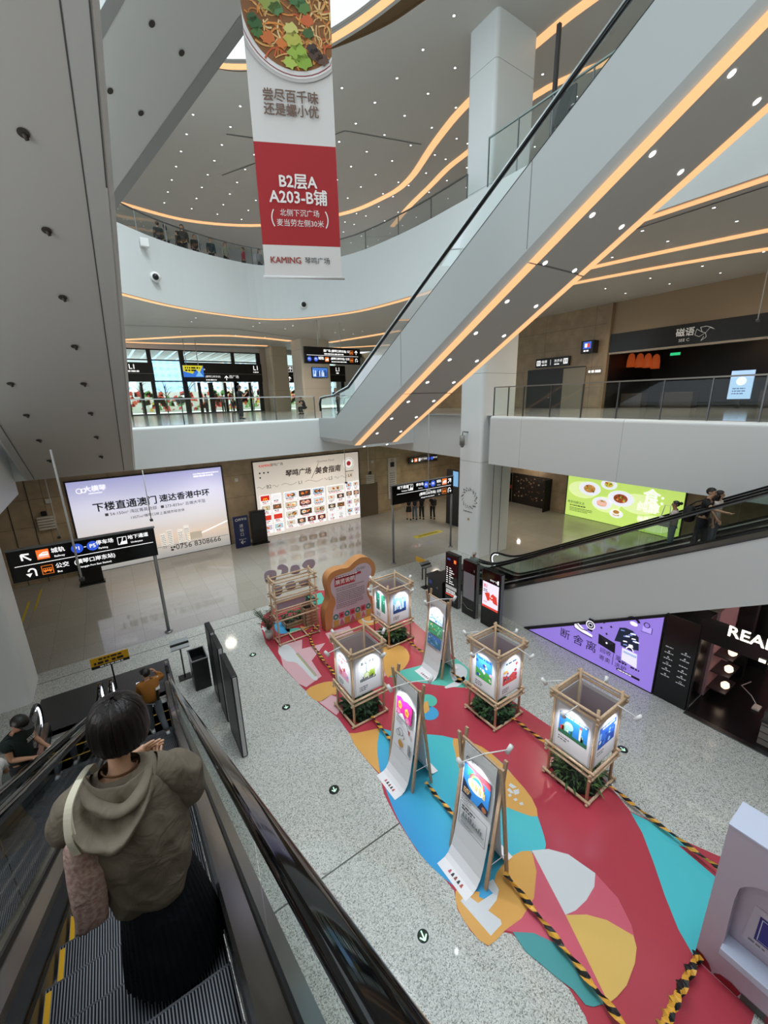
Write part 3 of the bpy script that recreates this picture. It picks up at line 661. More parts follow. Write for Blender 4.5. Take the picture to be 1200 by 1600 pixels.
def wayfinder(label, x0, x1, y, z0, z1, poles, draw, pole_r=0.055):
    t = thing('direction_sign', label, 'sign', ((x0 + x1) / 2, y, 0), group='black hall direction signs')
    MB().bbox(x0, x1, y, y + 0.16, z0, z1, 0.015).build('sign_board', SIGNB, t)
    MB().box(x0 - 0.03, x1 + 0.03, y - 0.01, y + 0.17, z1, z1 + 0.03).build('board_cap', GREYP, t)
    for px in poles:
        m = MB(); m.cyl((px, y + 0.08, 0), (px, y + 0.08, z1), pole_r, 16); m.tube([(px, y + 0.08, 0), (px, y + 0.08, 0.04)], 0.13, 16); m.build('pole', GREYP, t)
    s = Sheet('lettering', t, (x0, y, z0), (1, 0, 0), (0, 0, 1)); draw(s); return t
def draw_left(s):
    s.rect(0.12, 0.485, 3.72, 0.505, WT)
    arrow(s, 0.42, 0.74, 0.30, 135, WT); train(s, 0.82, 0.75, 0.30); s.text('城轨', 1.19, 0.80, 0.17, WT, bold=0.006); s.text('Railway', 1.2, 0.62, 0.085, WT, bold=0.003)
    for x, q in ((1.66, 'P1'), (2.06, 'P5')): s.disc(x, 0.74, 0.155, BLUE, 1); s.text(q, x, 0.74, 0.17, WT, 2, bold=0.006)
    s.rect(1.83, 0.735, 1.89, 0.76, WT); s.text('停车场', 2.39, 0.80, 0.16, WT, bold=0.006); s.text('Parking', 2.32, 0.62, 0.085, WT, bold=0.003)
    underpass(s, 2.86, 0.74, 0.26); s.text('地下通道', 3.32, 0.80, 0.15, WT, bold=0.005); s.text('Underpass', 3.26, 0.63, 0.08, WT, bold=0.003)
    uturn(s, 0.48, 0.25, 0.30, WT); bus(s, 0.84, 0.25, 0.28); s.text('公交', 1.21, 0.30, 0.17, WT, bold=0.006); s.text('Bus', 1.12, 0.12, 0.085, WT, bold=0.003)
    s.text('(横琴口岸东站)', 2.05, 0.30, 0.165, WT, bold=0.006); s.text('(Hengqin Port East Station)', 2.02, 0.12, 0.08, WT, bold=0.003)
wayfinder('black direction sign at left by the white pillar, with large blue circles and orange train', -2.95, 0.86, 15.35, 3.0, 3.98, (0.75,), draw_left)
def draw_mid(s):
    s.rect(0.25, 0.485, 3.8, 0.505, WT)
    s.text('地下通道', 0.62, 0.80, 0.17, WT, bold=0.006); s.text('Underpass', 0.72, 0.62, 0.085, WT, bold=0.003); underpass(s, 1.1, 0.74, 0.30)
    s.text('停车场', 1.68, 0.80, 0.16, WT, bold=0.006); s.text('Parking', 1.72, 0.62, 0.085, WT)
    for x, q in ((2.10, 'P1'), (2.55, 'P5')): s.disc(x, 0.74, 0.16, BLUE, 1); s.text(q, x, 0.74, 0.16, WT, 2, bold=0.006)
    s.rect(2.3, 0.735, 2.36, 0.76, WT); s.text('城轨', 2.95, 0.80, 0.16, WT, bold=0.006); s.text('Railway', 2.95, 0.62, 0.08, WT); train(s, 3.33, 0.74, 0.32); arrow(s, 3.68, 0.74, 0.30, 45, WT)
    s.text('(横琴口岸东站)', 2.2, 0.29, 0.165, WT, bold=0.006); s.text('(Hengqin Port East Station)', 2.2, 0.11, 0.08, WT, bold=0.003); s.text('公交', 2.97, 0.29, 0.16, WT, bold=0.006); s.text('Bus', 2.98, 0.11, 0.08, WT)
    bus(s, 3.33, 0.24, 0.3); uturn(s, 3.68, 0.25, 0.3, WT, -1)
wayfinder('black direction sign between two grey poles before the corridor, under the glowing white escalator', 10.97, 14.95, 15.6, 3.05, 3.98, (11.02, 14.9), draw_mid)
# hanging rods with small heads, seen below the balcony
def rod(label, x, y, z0, z1, r=0.018):
    t = thing('ceiling_rod_camera', label, 'camera', (x, y, z1)); MB().cyl((x, y, z0), (x, y, z1), r, 8).build('rod', mat('#c9c9c8', 0.4), t)
    m = MB(); m.bbox(x - 0.06, x + 0.06, y - 0.09, y + 0.05, z0 - 0.06, z0 + 0.03, 0.015); m.build('camera_head', mat('#3b3b3c', 0.4), t)
rod('white rod camera hanging in front of the violet poster over the left direction sign', -1.15, 13.0, 3.55, 7.0, 0.025)
rod('thin rod camera hanging before the middle of the violet poster', 1.05, 19.2, 3.35, 5.45)
rod('rod camera hanging between the wall and the left end of the violet poster', -2.15, 20.0, 3.05, 5.45)
rod('white rod camera hanging before the food guide poster', 11.3, 20.8, 3.35, 5.95)
rod('white rod camera hanging just right of the food guide poster', 13.95, 22.5, 3.4, 5.45)
o = MB().cyl((13.05, 15.4, 3.55), (13.05, 15.4, 8.4), 0.018, 8); o.box(12.97, 13.13, 15.32, 15.48, 3.45, 3.56)
tag(o.build('sign_hanger_rod', mat('#c9c9c8', 0.4)), 'thin pale rod hanging down in front of the middle direction sign', 'rod')

# ---- light boxes
def lightbox(name, label, o, u, w, h, face, draw, frame=mat('#2a2a2c', 0.4), depth=0.1, fr=0.06, cat='light box', group=None):
    t = thing(name, label, cat, o, group=group); u = V(u); v = V((0, 0, 1)); n = u.cross(v); o = V(o)
    def slab(x0, y0, x1, y1, d0, d1, mb):
        mb.add([o + u * x + v * y + n * d for d in (d0, d1) for x, y in ((x0, y0), (x1, y0), (x1, y1), (x0, y1))], [(0, 1, 2, 3), (4, 5, 6, 7), (0, 1, 5, 4), (1, 2, 6, 5), (2, 3, 7, 6), (3, 0, 4, 7)]); return mb
    f = MB()
    for q in ((-fr, -fr, w + fr, 0), (-fr, h, w + fr, h + fr), (-fr, 0, 0, h), (w, 0, w + fr, h)): slab(*q, -0.01, depth, f)
    f.build('frame', frame, t)
    p = MB(); slab(0, 0, w, h, 0, depth - 0.02, p); p.build('lit_panel', face, t)
    s = Sheet('printed_graphics', t, o + n * (depth - 0.018), u, (0, 0, 1)); draw(s); return t
def gradient(name, stops, z0, z1, emit, axis=2):
    m, t, b, N, L = nt(name, 0.35); tc = N('ShaderNodeTexCoord'); sp = N('ShaderNodeSeparateXYZ'); L(tc.outputs['Object'], sp.inputs[0])
    mr = N('ShaderNodeMapRange'); mr.inputs[1].default_value = z0; mr.inputs[2].default_value = z1; L(sp.outputs[axis], mr.inputs[0])
    r = ramp(N, *stops); L(mr.outputs[0], r.inputs[0]); L(r.outputs[0], b.inputs['Base Color']); L(r.outputs[0], b.inputs['Emission Color']); b.inputs['Emission Strength'].default_value = emit * EM; return m
def e(c, k=0.9): return mat(c, 0.5, emit=k)
SKYAD = gradient('sunset_print', [(0.0, '#9a9a98'), (0.12, '#b9b3ac'), (0.24, '#d8c2ae'), (0.34, '#cfc4bd'), (0.46, '#d2cfd2'), (0.7, '#cfd0e4'), (1.0, '#a5a6d2')], 0, 4.6, 0.85)
def draw_ad1(s):
    s.ring(0.45, 4.12, 0.13, 0.035, WT); s.ring(0.62, 4.12, 0.11, 0.03, WT); s.text('大横琴', 1.08, 4.16, 0.30, WT, bold=0.01); s.bars(0.8, 3.95, 1.4, 1, 0.1, 0.05, WT)
    s.text('下楼直通澳门', 2.22, 3.2, 0.5, INK, bold=0.012, w=2.72); s.text('速达香港中环', 4.95, 3.23, 0.5, INK, bold=0.012, w=2.45)
    s.text('54-150m² 湾区菁英府邸', 2.5, 2.80, 0.23, INK, w=2.05); s.text('273-833m² 云端大平层', 4.92, 2.80, 0.23, INK, w=2.0); s.rect(1.26, 2.74, 1.4, 2.88, GREYT); s.rect(3.72, 2.74, 3.86, 2.88, GREYT)
    s.text('130万m²横琴口岸上盖城市综合体', 3.55, 2.47, 0.19, INK, w=2.5)
    for x in (3.45, 4.3): 
        for dx, h in ((0, 1.35), (0.32, 1.5)): s.rect(x + dx, 0.62, x + dx + 0.26, h - 0.0 + (0.3 if x > 4 else 0) * 0.3, mat('#e9e4dc', 0.5, emit=0.75)); s.bars(x + dx + .02, h - .1, x + dx + .24, 8, 0.1, 0.03, GREYT, 2, 0)
    s.rect(4.75, 0.75, 5.5, 1.15, mat('#c4b8a6', 0.5, emit=0.6))
    s.poly([(5.5, 1.05), (6.95, 1.5), (6.95, 1.42), (5.5, 0.98)], WT); s.line([(0, 0.62), (6.9, 0.62)], 0.02, GREYT)
    s.text('0756 8308666', 5.28, 0.46, 0.42, INK, w=2.35); s.bars(3.85, 0.5, 4.08, 2, 0.14, 0.09, INK)
    s.bars(5.5, 4.33, 6.85, 1, 0.1, 0.06, WT); s.bars(5.5, 4.2, 6.85, 1, 0.1, 0.08, WT)
lightbox('poster_light_box', 'wide violet and peach light box poster with black Chinese headline and phone number', (-1.88, 23.9, 0.02), (1, 0, 0), 6.95, 4.58, SKYAD, draw_ad1, cat='poster')
CREAM = gradient('cream_print', [(0.0, '#d8d0c6'), (0.3, '#ddd6ce'), (0.6, '#d0c8be'), (1.0, '#b2a99d')], 0, 4.6, 0.85)
def dish(s, x0, y0, x1, y1, rnd, l=2):
    cols = ['#cfd6de', '#4a3a30', '#a9bcd0', '#7a5a44', '#d8d2c8', '#b5cdd6', '#6a302c', '#cfc6d8', '#5a4a3c', '#c9bda8']; food = ['#c9822f', '#a8402b', '#7e9a3c', '#e0b25a', '#8a5a34', '#d86a3a', '#e8dcc4', '#b5341f']
    s.rect(x0, y0, x1, y1, e(rnd.choice(cols), 0.75), l); cx, cy = (x0 + x1) / 2, (y0 + y1) / 2; r = min(x1 - x0, y1 - y0) * 0.42; wide = x1 - x0 > 0.75
    for q in range(2 if wide else 1):
        px = cx + (q - 0.5) * r * 1.9 * wide
        if rnd.random() < .5: s.disc(px, cy, r, e(rnd.choice(['#e4e2de', '#d8d2c8', '#3a3432']), 0.75), l + 1, r * 0.75, 12)
        for k in range(7): s.disc(px + rnd.uniform(-.5, .5) * r, cy + rnd.uniform(-.4, .4) * r, r * rnd.uniform(.22, .5), e(rnd.choice(food), 0.7), l + 2, r * rnd.uniform(.18, .35), 8)
def draw_ad2(s):
    rnd = random.Random(5); RED = e('#c23030', .8)
    s.text('KAMING', 0.72, 4.36, 0.20, RED, bold=0.01); s.text('琴鸣广场', 1.42, 4.36, 0.2, INK)
    for q in ((0.35, 3.95), (0.6, 3.95), (0.85, 3.95), (0.35, 3.68)): s.disc(*q, 0.05, INK)
    s.text('琴鸣广场', 2.75, 3.72, 0.62, e('#4a3a34', .15), slant=0.15, bold=0.004, w=1.7); s.line([(3.62, 3.25), (4.15, 4.15)], 0.03, INK); s.text('美食指南', 4.8, 3.66, 0.62, e('#4a3a34', .15), slant=0.15, bold=0.004, w=1.85)
    s.text('Gourmet Food', 4.65, 4.27, 0.2, e('#8a7a6c', .3), slant=0.2)
    s.disc(6.35, 3.92, 0.40, e('#eceae6', .8)); s.ring(6.35, 3.92, 0.36, 0.05, e('#b9b2aa', .5), 2); s.disc(6.35, 3.92, 0.16, e('#a02d30', .7), 3); s.rect(6.05, 3.38, 6.7, 3.42, INK); s.rect(6.05, 2.95, 6.65, 3.3, e('#cfc2b2', .7))
    for x, y, q in ((0.82, 3.08, 'B2'), (2.85, 3.08, 'L1'), (4.95, 3.08, 'L2'), (6.4, 3.1, 'L4')): s.text(q, x, y, 0.30, INK)
    for a, b in ((0.1, 0.6), (1.05, 1.45), (1.6, 2.6), (3.15, 4.4), (4.5, 4.75), (5.2, 5.6), (5.7, 6.15)): s.line([(a + (b - a) * i / 8, 3.08 + 0.07 * sin(i * 0.9)) for i in range(9)], 0.015, INK)
    WB = e('#f3f2f4', .95)
    def tile(x, y, w, h, ph=0.6, col=None):
        s.rect(x, y, x + w, y + h, WB, 1)
        if col: s.rect(x + .04, y + h * (1 - ph), x + w - .04, y + h - .04, e(col, .85), 2)
        else: dish(s, x + .04, y + h * (1 - ph), x + w - .04, y + h - .04, rnd)
        s.bars(x + .12, y + h * .25, x + w - .1, 1, .1, .05, INK, 2); s.bars(x + .15, y + h * .1, x + w - .15, 1, .1, .05, RED, 2)
    for r in range(4):
        y = 2.05 - r * 0.62
        for i in range(2): tile(0.2 + i * 0.70, y, 0.62, 0.56, 0.62, '#c8281e' if (r, i) == (0, 0) else ('#e8e8ea' if (r, i) == (0, 1) else ('#cf3a2a' if r == 2 else None)))
    Yl = e('#f6b81c', 1.0)
    for dx in (-0.055, 0.055): s.ring(0.51 + dx, 2.34, 0.075, 0.03, Yl, 3, 12, 0, 180); 
    for dx in (-0.115, 0.0, 0.115): s.rect(0.51 + dx - .015, 2.27, 0.51 + dx + .015, 2.345, Yl, 3)
    for r in range(3):
        for i in range(3): tile(1.68 + i * 0.95, 2.05 - r * 0.6, 0.88, 0.55, 0.74)
    for i in range(4): tile(1.68 + i * 0.71, 0.27, 0.65, 0.55, 0.66)
    tile(4.62, 2.05, 1.3, 0.55, 0.74)
    for r in range(1, 4):
        for i in range(2): tile(4.62 + i * 0.68, 2.05 - r * 0.6, 0.62, 0.55, 0.62, '#e9e9ec' if r == 3 else None)
    for r in range(4):
        for i in range(2): tile(6.02 + i * 0.56, 2.1 - r * 0.6, 0.51, 0.56, 0.62)
    s.disc(5.58, 0.55, 0.13, e('#cdd2ce', .8), 3); s.text('7', 4.93, 0.55, 0.26, RED, 3, bold=.01)
lightbox('poster_light_box', 'cream food guide light box covered with rows of small dish pictures', (6.86, 23.9, 0.02), (1, 0, 0), 7.1, 4.62, CREAM, draw_ad2, cat='poster')
LIME = e('#b9d76c', 0.95)
def draw_green(s):
    for x, y, r in ((1.1, 1.9, 1.0), (2.7, 1.2, 0.9), (4.6, 1.6, 1.1), (5.6, 0.6, 0.9)): s.disc(x, y, r, e('#d6e8a4', .95), 1, r * .55, 28)
    PL = e('#dfe2f0', .95)
    for x, y, r, c in ((1.55, 2.05, 0.72, '#b98548'), (3.55, 1.75, 0.78, '#9a4a2c'), (2.45, 1.25, 0.62, '#d8b59a'), (2.75, 2.5, 0.5, '#c8c048'), (3.4, 0.75, 0.42, '#d8b48a')):
        s.disc(x, y, r, PL, 2, r * .62, 28); s.disc(x, y, r * .55, e(c, .8), 3, r * .36, 20)
        rnd = random.Random(int(x * 10))
        for k in range(10): s.disc(x + rnd.uniform(-.4, .4) * r, y + rnd.uniform(-.22, .22) * r, r * .1, e(rnd.choice(['#6b3b1e', '#d9a35a', '#8fa33e', '#b5522b']), .7), 4, None, 8)
    s.disc(3.4, 0.85, 0.26, e('#f4efe6', .95), 5, .17); s.disc(3.4, 0.87, 0.2, e('#b5803f', .8), 6, .12)
    s.poly([(2.1, 1.15), (2.75, 1.1), (2.8, 1.25), (2.2, 1.4)], e('#e8b7a8', .9), 5)
    s.text('食:', 5.35, 2.1, 0.95, WT, bold=.03); s.text('纯醇', 5.15, 1.45, 0.62, WT, bold=.02); s.text('尚品午茶', 5.3, 0.75, 0.34, WT, bold=.01)
    s.text('随享纯醇生活', 0.72, 0.95, 0.2, INK); s.bars(0.3, 0.75, 1.7, 1, .1, .07, INK); s.bars(0.3, 0.58, 1.9, 3, .1, .04, INK)
lightbox('poster_light_box', 'lime green light box poster with plates of food beyond the right escalator', (25.7, 15.6, 0.02), (0, -1, 0), 6.9, 2.72, LIME, draw_green, cat='poster')
# purple triangle under the escalator
PURP = mat('#8b73cc', 0.35, emit=.85)
t = thing('poster_light_box', 'purple triangular light box poster under the grey escalator side with watch and bag pictures', 'poster', (11.3, 5.8, 0))
tri = [(7.80, 0.03), (3.82, 0.03), (3.82, 2.36)]
MB().prism([(11.27, y, z) for y, z in tri], (0.05, 0, 0)).build('lit_panel', PURP, t)
f = MB(); big = [(8.02, 0.0), (3.79, 0.0), (3.79, 2.46)]
for i in range(3):
    a, b, c, d = big[i], big[(i + 1) % 3], tri[(i + 1) % 3], tri[i]
    f.prism([(11.26, a[0], a[1]), (11.26, b[0], b[1]), (11.26, c[0], c[1]), (11.26, d[0], d[1])], (0.06, 0, 0))
f.build('frame', BLACK, t)
s = Sheet('printed_graphics', t, (11.268, 7.8, 0.0), (0, -1, 0), (0, 0, 1))
INKP = mat('#191328', 0.6); WH = e('#efeaf6', .9)
s.text('断', 1.35, 0.52, 0.36, INKP); s.text('舍', 1.80, 0.52, 0.36, INKP); s.text('离', 2.22, 0.52, 0.36, INKP)
for i, q in enumerate(('回收', '寄卖')): s.text(q, 2.66, 0.58 - i * .24, 0.17, INKP)
for i, q in enumerate(('鉴定', '洗护')): s.text(q, 3.12, 0.58 - i * .24, 0.17, INKP)
s.rect(2.88, 0.28, 2.895, 0.66, INKP)
s.poly([(1.62, 1.03), (1.75, 1.12), (2.0, 0.98), (2.22, 0.93), (2.22, 0.86), (1.9, 0.88), (1.66, 0.93)], WH, 2); s.line([(1.62, 0.93), (1.9, 0.86), (2.22, 0.84)], .03, INKP, 3); s.line([(1.7, 1.08), (1.85, .98), (2.05, 1.0)], .03, INKP, 3)
s.rect(2.06, 1.03, 2.2, 1.45, INKP, 2); s.disc(2.13, 1.24, .14, INKP, 3); s.ring(2.13, 1.24, .14, .03, WH, 4); s.ring(2.13, 1.24, .07, .02, WH, 4)
s.poly([(2.4, 1.08), (2.9, 1.0), (2.92, 0.68), (2.42, 0.76)], INKP, 2); s.poly([(2.44, 1.05), (2.88, .97), (2.66, .86)], mat('#3b3346', .5), 3); s.disc(2.66, .9, .03, WH, 4)
s.poly([(2.95, 1.55), (3.1, 1.62), (3.3, 1.62), (3.47, 1.5), (3.52, 1.1), (3.42, 1.08), (3.38, 1.0), (3.05, 1.02), (3.03, 1.12), (2.86, 1.08)], mat('#1e2740', .5, emit=.3), 2)
rnd = random.Random(3)
for i in range(16): x, y = 2.98 + rnd.random() * .42, 1.06 + rnd.random() * .5; s.poly([(x, y), (x + .12, y + .03), (x + .1, y + .06), (x + .01, y + .04)], WH if i % 3 else e('#6f86c9', .8), 3)
s.poly([(3.1, 0.98), (3.5, 0.98), (3.54, 0.55), (3.12, 0.6)], e('#d9d4e2', .9), 4); s.ring(3.3, 1.0, .11, .03, WH, 4, 16, 0, 180); s.rect(3.14, .85, 3.5, .92, e('#9fb4d8', .8), 5)
s.ring(3.28, 1.86, .19, .07, INKP, 2, 16, 20, 160); s.disc(3.3, 1.84, .1, WH, 3, .06); s.ring(3.62, 1.95, .08, .02, INKP, 3); s.rect(3.53, 1.72, 3.75, 1.9, e('#a58fe0', 1.0), 2); s.line([(3.5, 1.72), (3.76, 1.74), (3.76, 1.92)], .015, INKP, 3)
for x, y in ((2.5, 1.5), (2.72, 1.46), (2.45, 1.3), (2.62, 1.18)): s.poly([(x - .05, y), (x, y + .02), (x + .05, y), (x, y - .02)], INKP); s.poly([(x, y - .05), (x + .02, y), (x, y + .05), (x - .02, y)], INKP)
for x in (3.05, 3.38):
    s.bars(x, .5, x + .25, 1, .1, .05, INKP)
s.rect(3.02, 0.20, 3.66, 0.27, INKP); s.bars(3.06, .235, 3.62, 1, .1, .03, WH, 3)
# black logo pillar and shop under the escalator
t = thing('logo_pillar', 'black pillar panel with two columns of small pale logos beside the purple poster', 'pillar', (11.35, 3.4, 0))
MB().bbox(11.28, 12.3, 3.02, 3.78, 0, 2.5, 0.012).build('pillar_body', SIGNB, t)
s = Sheet('printed_logos', t, (11.279, 3.78, 0), (0, -1, 0), (0, 0, 1)); GL = mat('#b9b9bd', .5, emit=.25)
for i in range(6):
    for j in range(2):
        x, y = 0.2 + j * .36, 1.62 - i * .17 - j * .04
        s.bars(x - .1, y - .035, x + .1, 1, .1, .028, GL, 1, 0); 
        if (i + j) % 3: s.disc(x, y + .02, .025, GL, 2, None, 6)
        elif i % 2: s.ring(x, y + .02, .03, .008, GL, 2, 8)
PINK = mat('#c79aa0', 0.5); SHOPF = mat('#1c1719', 0.25)
sh = thing('shop', 'black framed shop with pink walls and a glowing sign, right of the logo pillar', 'shop', (13, 1.2, 0))
MB().box(11.3, 17, -3.5, 3.0, 0.0, 0.02).build('shop_floor', SHOPF, sh)
m = MB(); m.box(16.2, 16.3, -3.5, 3.0, 0, 2.9); m.box(12.3, 16.2, 2.96, 3.02, 0.0, 2.55); m.build('pink_wall', PINK, sh)
m = MB(); m.box(11.31, 11.5, -2.6, 3.05, 2.12, 2.66); m.build('sign_band', SIGNB, sh)
for q in ((11.31, 11.4, 2.98, 3.01, 0.02, 2.12), (13.9, 14.15, 2.6, 2.95, 0.02, 2.6), (14.9, 15.1, 2.3, 2.9, 0.02, 2.9)): MB().box(*q).build('black_post', BLACK, sh)
s = Sheet('glowing_letters', sh, (11.305, 2.6, 2.14), (0, -1, 0), (0, 0, 1), gap=0.012); LW = mat('#fff3dd', .5, emit=2.0)
s.text('READ', 0.54, 0.46, 0.37, LW, bold=0.02, w=.91); s.bars(.7, .04, 1.0, 1, .1, .08, LW)
for z in (0.25, 0.75, 1.25, 1.75): MB().box(12.4, 13.2, 2.55, 2.95, z, z + 0.03).build('wall_shelf', mat('#3a3234', .4), sh)
for k, z in enumerate((0.4, 0.9, 1.4, 1.88)):
    b = MB().ball((12.55, 2.62, z + 0.05), (0.12, 0.1, 0.1), 8, 6).build('shelf_lamp', mat('#ffe0c2', .5, emit=1.6), sh)
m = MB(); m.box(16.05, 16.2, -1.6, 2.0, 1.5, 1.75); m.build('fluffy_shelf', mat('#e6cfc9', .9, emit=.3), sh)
m = MB()
for y in (-1.0, 0.2, 1.4): m.box(16.19, 16.2, y, y + .02, 0, 1.5)
m.build('panel_joint', mat('#8d6a70', .6), sh, fix=False)
m = MB(); m.box(13, 16.2, -3.4, 2.9, 2.95, 3.0); m.build('shop_ceiling', mat('#4a3430', .5), sh)
m = MB(); m.box(14.2, 15.8, 0.8, 2.0, 2.7, 2.94); m.build('wooden_ceiling_box', mat('#a65f2e', .5), sh)
lamp('shop_ceiling_light', 'POINT', (14.3, 0.8, 2.6), 55, (1, .8, .74), .15)
o = MB().bbox(12.7, 12.95, 1.9, 2.05, 0.025, 0.08, .01).build('power_strip', mat('#e6dcd2', .4)); tag(o, 'white power strip lying on the black shop floor', 'power strip')
o = MB().tube([(12.95, 2.0, .04), (13.3, 2.2, .03), (13.6, 2.5, .03), (14.0, 2.4, .03)], .012, 6).build('charging_cable', mat('#e0dcd8', .5)); tag(o, 'thin white cable trailing from the power strip on the shop floor', 'cable')
t = thing('display_counter', 'grey display counter with a lit glass top at the shop front', 'counter', (11.75, 1.0, 0))
m = MB(); m.box(11.45, 12.2, 0.0, 1.62, 0.03, 0.62); m.build('counter_body', mat('#7d756e', .5), t)
m = MB()
for z in (.18, .36, .54): m.box(11.44, 11.45, 0.0, 1.62, z, z + .012)
m.build('drawer_joint', BLACK, t, fix=False)
m = MB(); m.box(11.43, 12.22, -0.02, 1.64, 0.62, 0.66); m.build('counter_rim', BLACK, t); m = MB(); m.box(11.45, 12.2, 0, 1.62, 0.66, 0.92); m.build('glass_case', GLASS, t); m = MB(); m.box(12.12, 12.2, 0.1, 1.6, 0.93, 0.96); m.build('case_light', WT, t)
o = MB().bbox(11.55, 11.8, 1.25, 1.45, 0.665, 0.72, .01).build('pink_box', mat('#e0b8b0', .5)); tag(o, 'small pink box inside the lit glass counter', 'box')
MB().box(11.16, 11.3, 0.0, 3.0, 0, 0.03).build('threshold_strip', STEELD, sh)

# ---- standing boards
def totem(label, x, y0, y1, h, th, draw, face=(-1, 0, 0), group=None, side=GREYP):
    t = thing('display_totem', label, 'display', (x, (y0 + y1) / 2, 0), group=group)
    MB().bbox(x, x + th, y0, y1, 0.0, h, 0.02).build('cabinet', GLOSSB if draw else mat('#1b1b1d', .4), t)
    for y in (y0 - 0.012, y1): MB().box(x + 0.03, x + th - 0.03, y, y + 0.012, 0.04, h - 0.03).build('metal_edge', side, t)
    if draw:
        s = Sheet('screen_picture', t, (x - 0.001, y1, 0), (0, -1, 0), (0, 0, 1)); draw(s, y1 - y0)
    return t
def tot3(s, w):
    s.rect(.06, .82, w - .06, 1.72, e('#d9cfdf', 1.0)); R3 = e('#d23a2c', .8)
    s.text('81', .2, 1.56, .19, R3, bold=.01); s.bars(.1, 1.42, .3, 2, .06, .03, INK)
    s.poly([(.16, 1.28), (.36, 1.36), (.42, 1.24), (.52, 1.36), (.7, 1.3), (.76, 1.0), (.58, 1.02), (.5, 1.1), (.3, 1.02)], R3, 2)
    for a, b in ((.42, 1.22), (.5, 1.2), (.42, 1.1), (.5, 1.08)): s.disc(a, b, .028, WT, 3, None, 8)
    s.bars(.1, .96, .3, 1, .06, .025, R3); s.rect(.06, .74, w - .06, .82, R3, 2); s.text('琴鸣广场', w - .3, 1.84, .08, WT); s.rect(w - .14, 1.78, w - .08, 1.92, WT)
def tot2(s, w): s.rect(.06, .7, w - .06, 1.75, mat('#8c8c92', .35)); s.line([(.05, .45), (.3, .3), (w - .1, .32)], .02, mat('#9a9a9a', .4)); s.rect(w - .12, 1.85, w - .07, 1.95, GREYT)
def tot1(s, w):
    s.text('琴鸣', .2, 1.95, .09, e('#4a7ad0', .8)); s.rect(w - .22, 1.86, w - .1, 2.0, ORANGE)
    for i in range(8): s.bars(.08, 1.6 - i * .09, .16, 1, .1, .035, WT, 2, 0); s.bars(.24, 1.6 - i * .09, .24 + .1 + .2 * ((i * 7) % 5) / 5, 1, .1, .035, WT, 2, 0)
    s.rect(.05, .72, w - .05, .86, e('#b9b9b9', .4)); s.bars(.08, .66, w - .1, 3, .06, .03, WT); s.rect(.05, .44, w - .05, .49, R3_)
    s.line([(.1, .3), (w - .1, .22)], .02, GREYT)
R3_ = e('#d2452c', .8)
totem('black display totem with a bright red and white screen, nearest of the three right totems', 10.28, 8.33, 9.17, 2.18, .2, tot3, group='display totems by the right escalator')
totem('black display totem with a blank grey screen between the other two right totems', 10.28, 9.45, 10.13, 2.2, .2, tot2, group='display totems by the right escalator')
totem('black display totem listing white lines of text, beside the black bin desk', 10.28, 10.38, 11.08, 2.2, .2, tot1, group='display totems by the right escalator')
for y0, y1, lb in ((8.28, 9.35, 'dark board totem seen edge on, nearest of the three beside the down escalator'), (9.62, 10.35, 'dark board totem seen edge on, the middle one of the three beside the down escalator'), (10.5, 11.12, 'dark board totem seen edge on beside the open bin, farthest of the three')):
    totem(lb, 1.40, y0, y1, 2.2, .14, None, group='dark board totems by the down escalator', side=mat('#b9babb', .4))
t = thing('litter_bin', 'black open topped box bin behind the three dark board totems', 'bin', (1.24, 11.7, 0))
m = MB(); b = .025
m.box(.96, 1.39, 11.38, 11.38 + b, 0, .96); m.box(.96, 1.39, 12.05 - b, 12.05, 0, .96); m.box(.96, .96 + b, 11.4, 12.03, 0, .96); m.box(1.39 - b, 1.39, 11.4, 12.03, 0, .96); m.box(.97, 1.38, 11.4, 12.04, 0, .72)
m.build('bin_body', mat('#18191a', .35), t); m = MB()
for q in ((.94, 1.40, 11.36, 11.40), (.94, 1.40, 12.03, 12.07), (.94, .98, 11.4, 12.03), (1.37, 1.40, 11.4, 12.03)): m.box(*q, .96, .985)
m.build('bin_rim', STEEL, t)
t = thing('bin_desk', 'black box desk with blue sticker left of the text totem', 'desk', (10.3, 11.65, 0))
MB().bbox(10.24, 10.8, 11.2, 12.1, 0, .86, .02).build('desk_body', mat('#131315', .35), t); MB().bbox(10.18, 10.85, 11.13, 12.18, .86, .9, .01).build('desk_top', mat('#222224', .3), t)
s = Sheet('sticker', t, (10.238, 12.1, 0), (0, -1, 0), (0, 0, 1)); s.rect(.1, .55, .28, .72, mat('#3d4fa8', .5)); s.disc(.6, .5, .05, GREYT)
def sign_stand(label, x, y, w, h, m1, face_y=-1):
    t = thing('sign_stand', label, 'sign', (x, y, 0)); MB().bbox(x - .17, x + .17, y - .15, y + .15, 0, .03, .008).build('base', mat('#151516', .4), t); MB().box(x - .02, x + .02, y - .02, y + .02, .03, h).build('post', BLACK, t)
    m = MB(); m.add([(x - w / 2, y - .12, h - .05), (x + w / 2, y - .12, h - .05), (x + w / 2, y + .14, h + .13), (x - w / 2, y + .14, h + .13), (x - w / 2, y - .12, h - .08), (x + w / 2, y - .12, h - .08), (x + w / 2, y + .14, h + .10), (x - w / 2, y + .14, h + .10)], [(0, 1, 2, 3), (4, 5, 6, 7), (0, 1, 5, 4), (1, 2, 6, 5), (2, 3, 7, 6), (3, 0, 4, 7)]); m.build('sign_panel', m1, t)
    m = MB(); m.box(x - w / 2, x + w / 2, y - .03, y + .03, h - .01, h + .06); m.build('panel_rail', BLACK, t)
sign_stand('black post stand with a grey slanted panel, beside the down escalator end', .8, 12.27, .5, 1.12, mat('#8d9092', .4))
sign_stand('black post stand beside the bin desk and text totem', 10.55, 12.6, .5, 1.05, mat('#5a5b5c', .4))
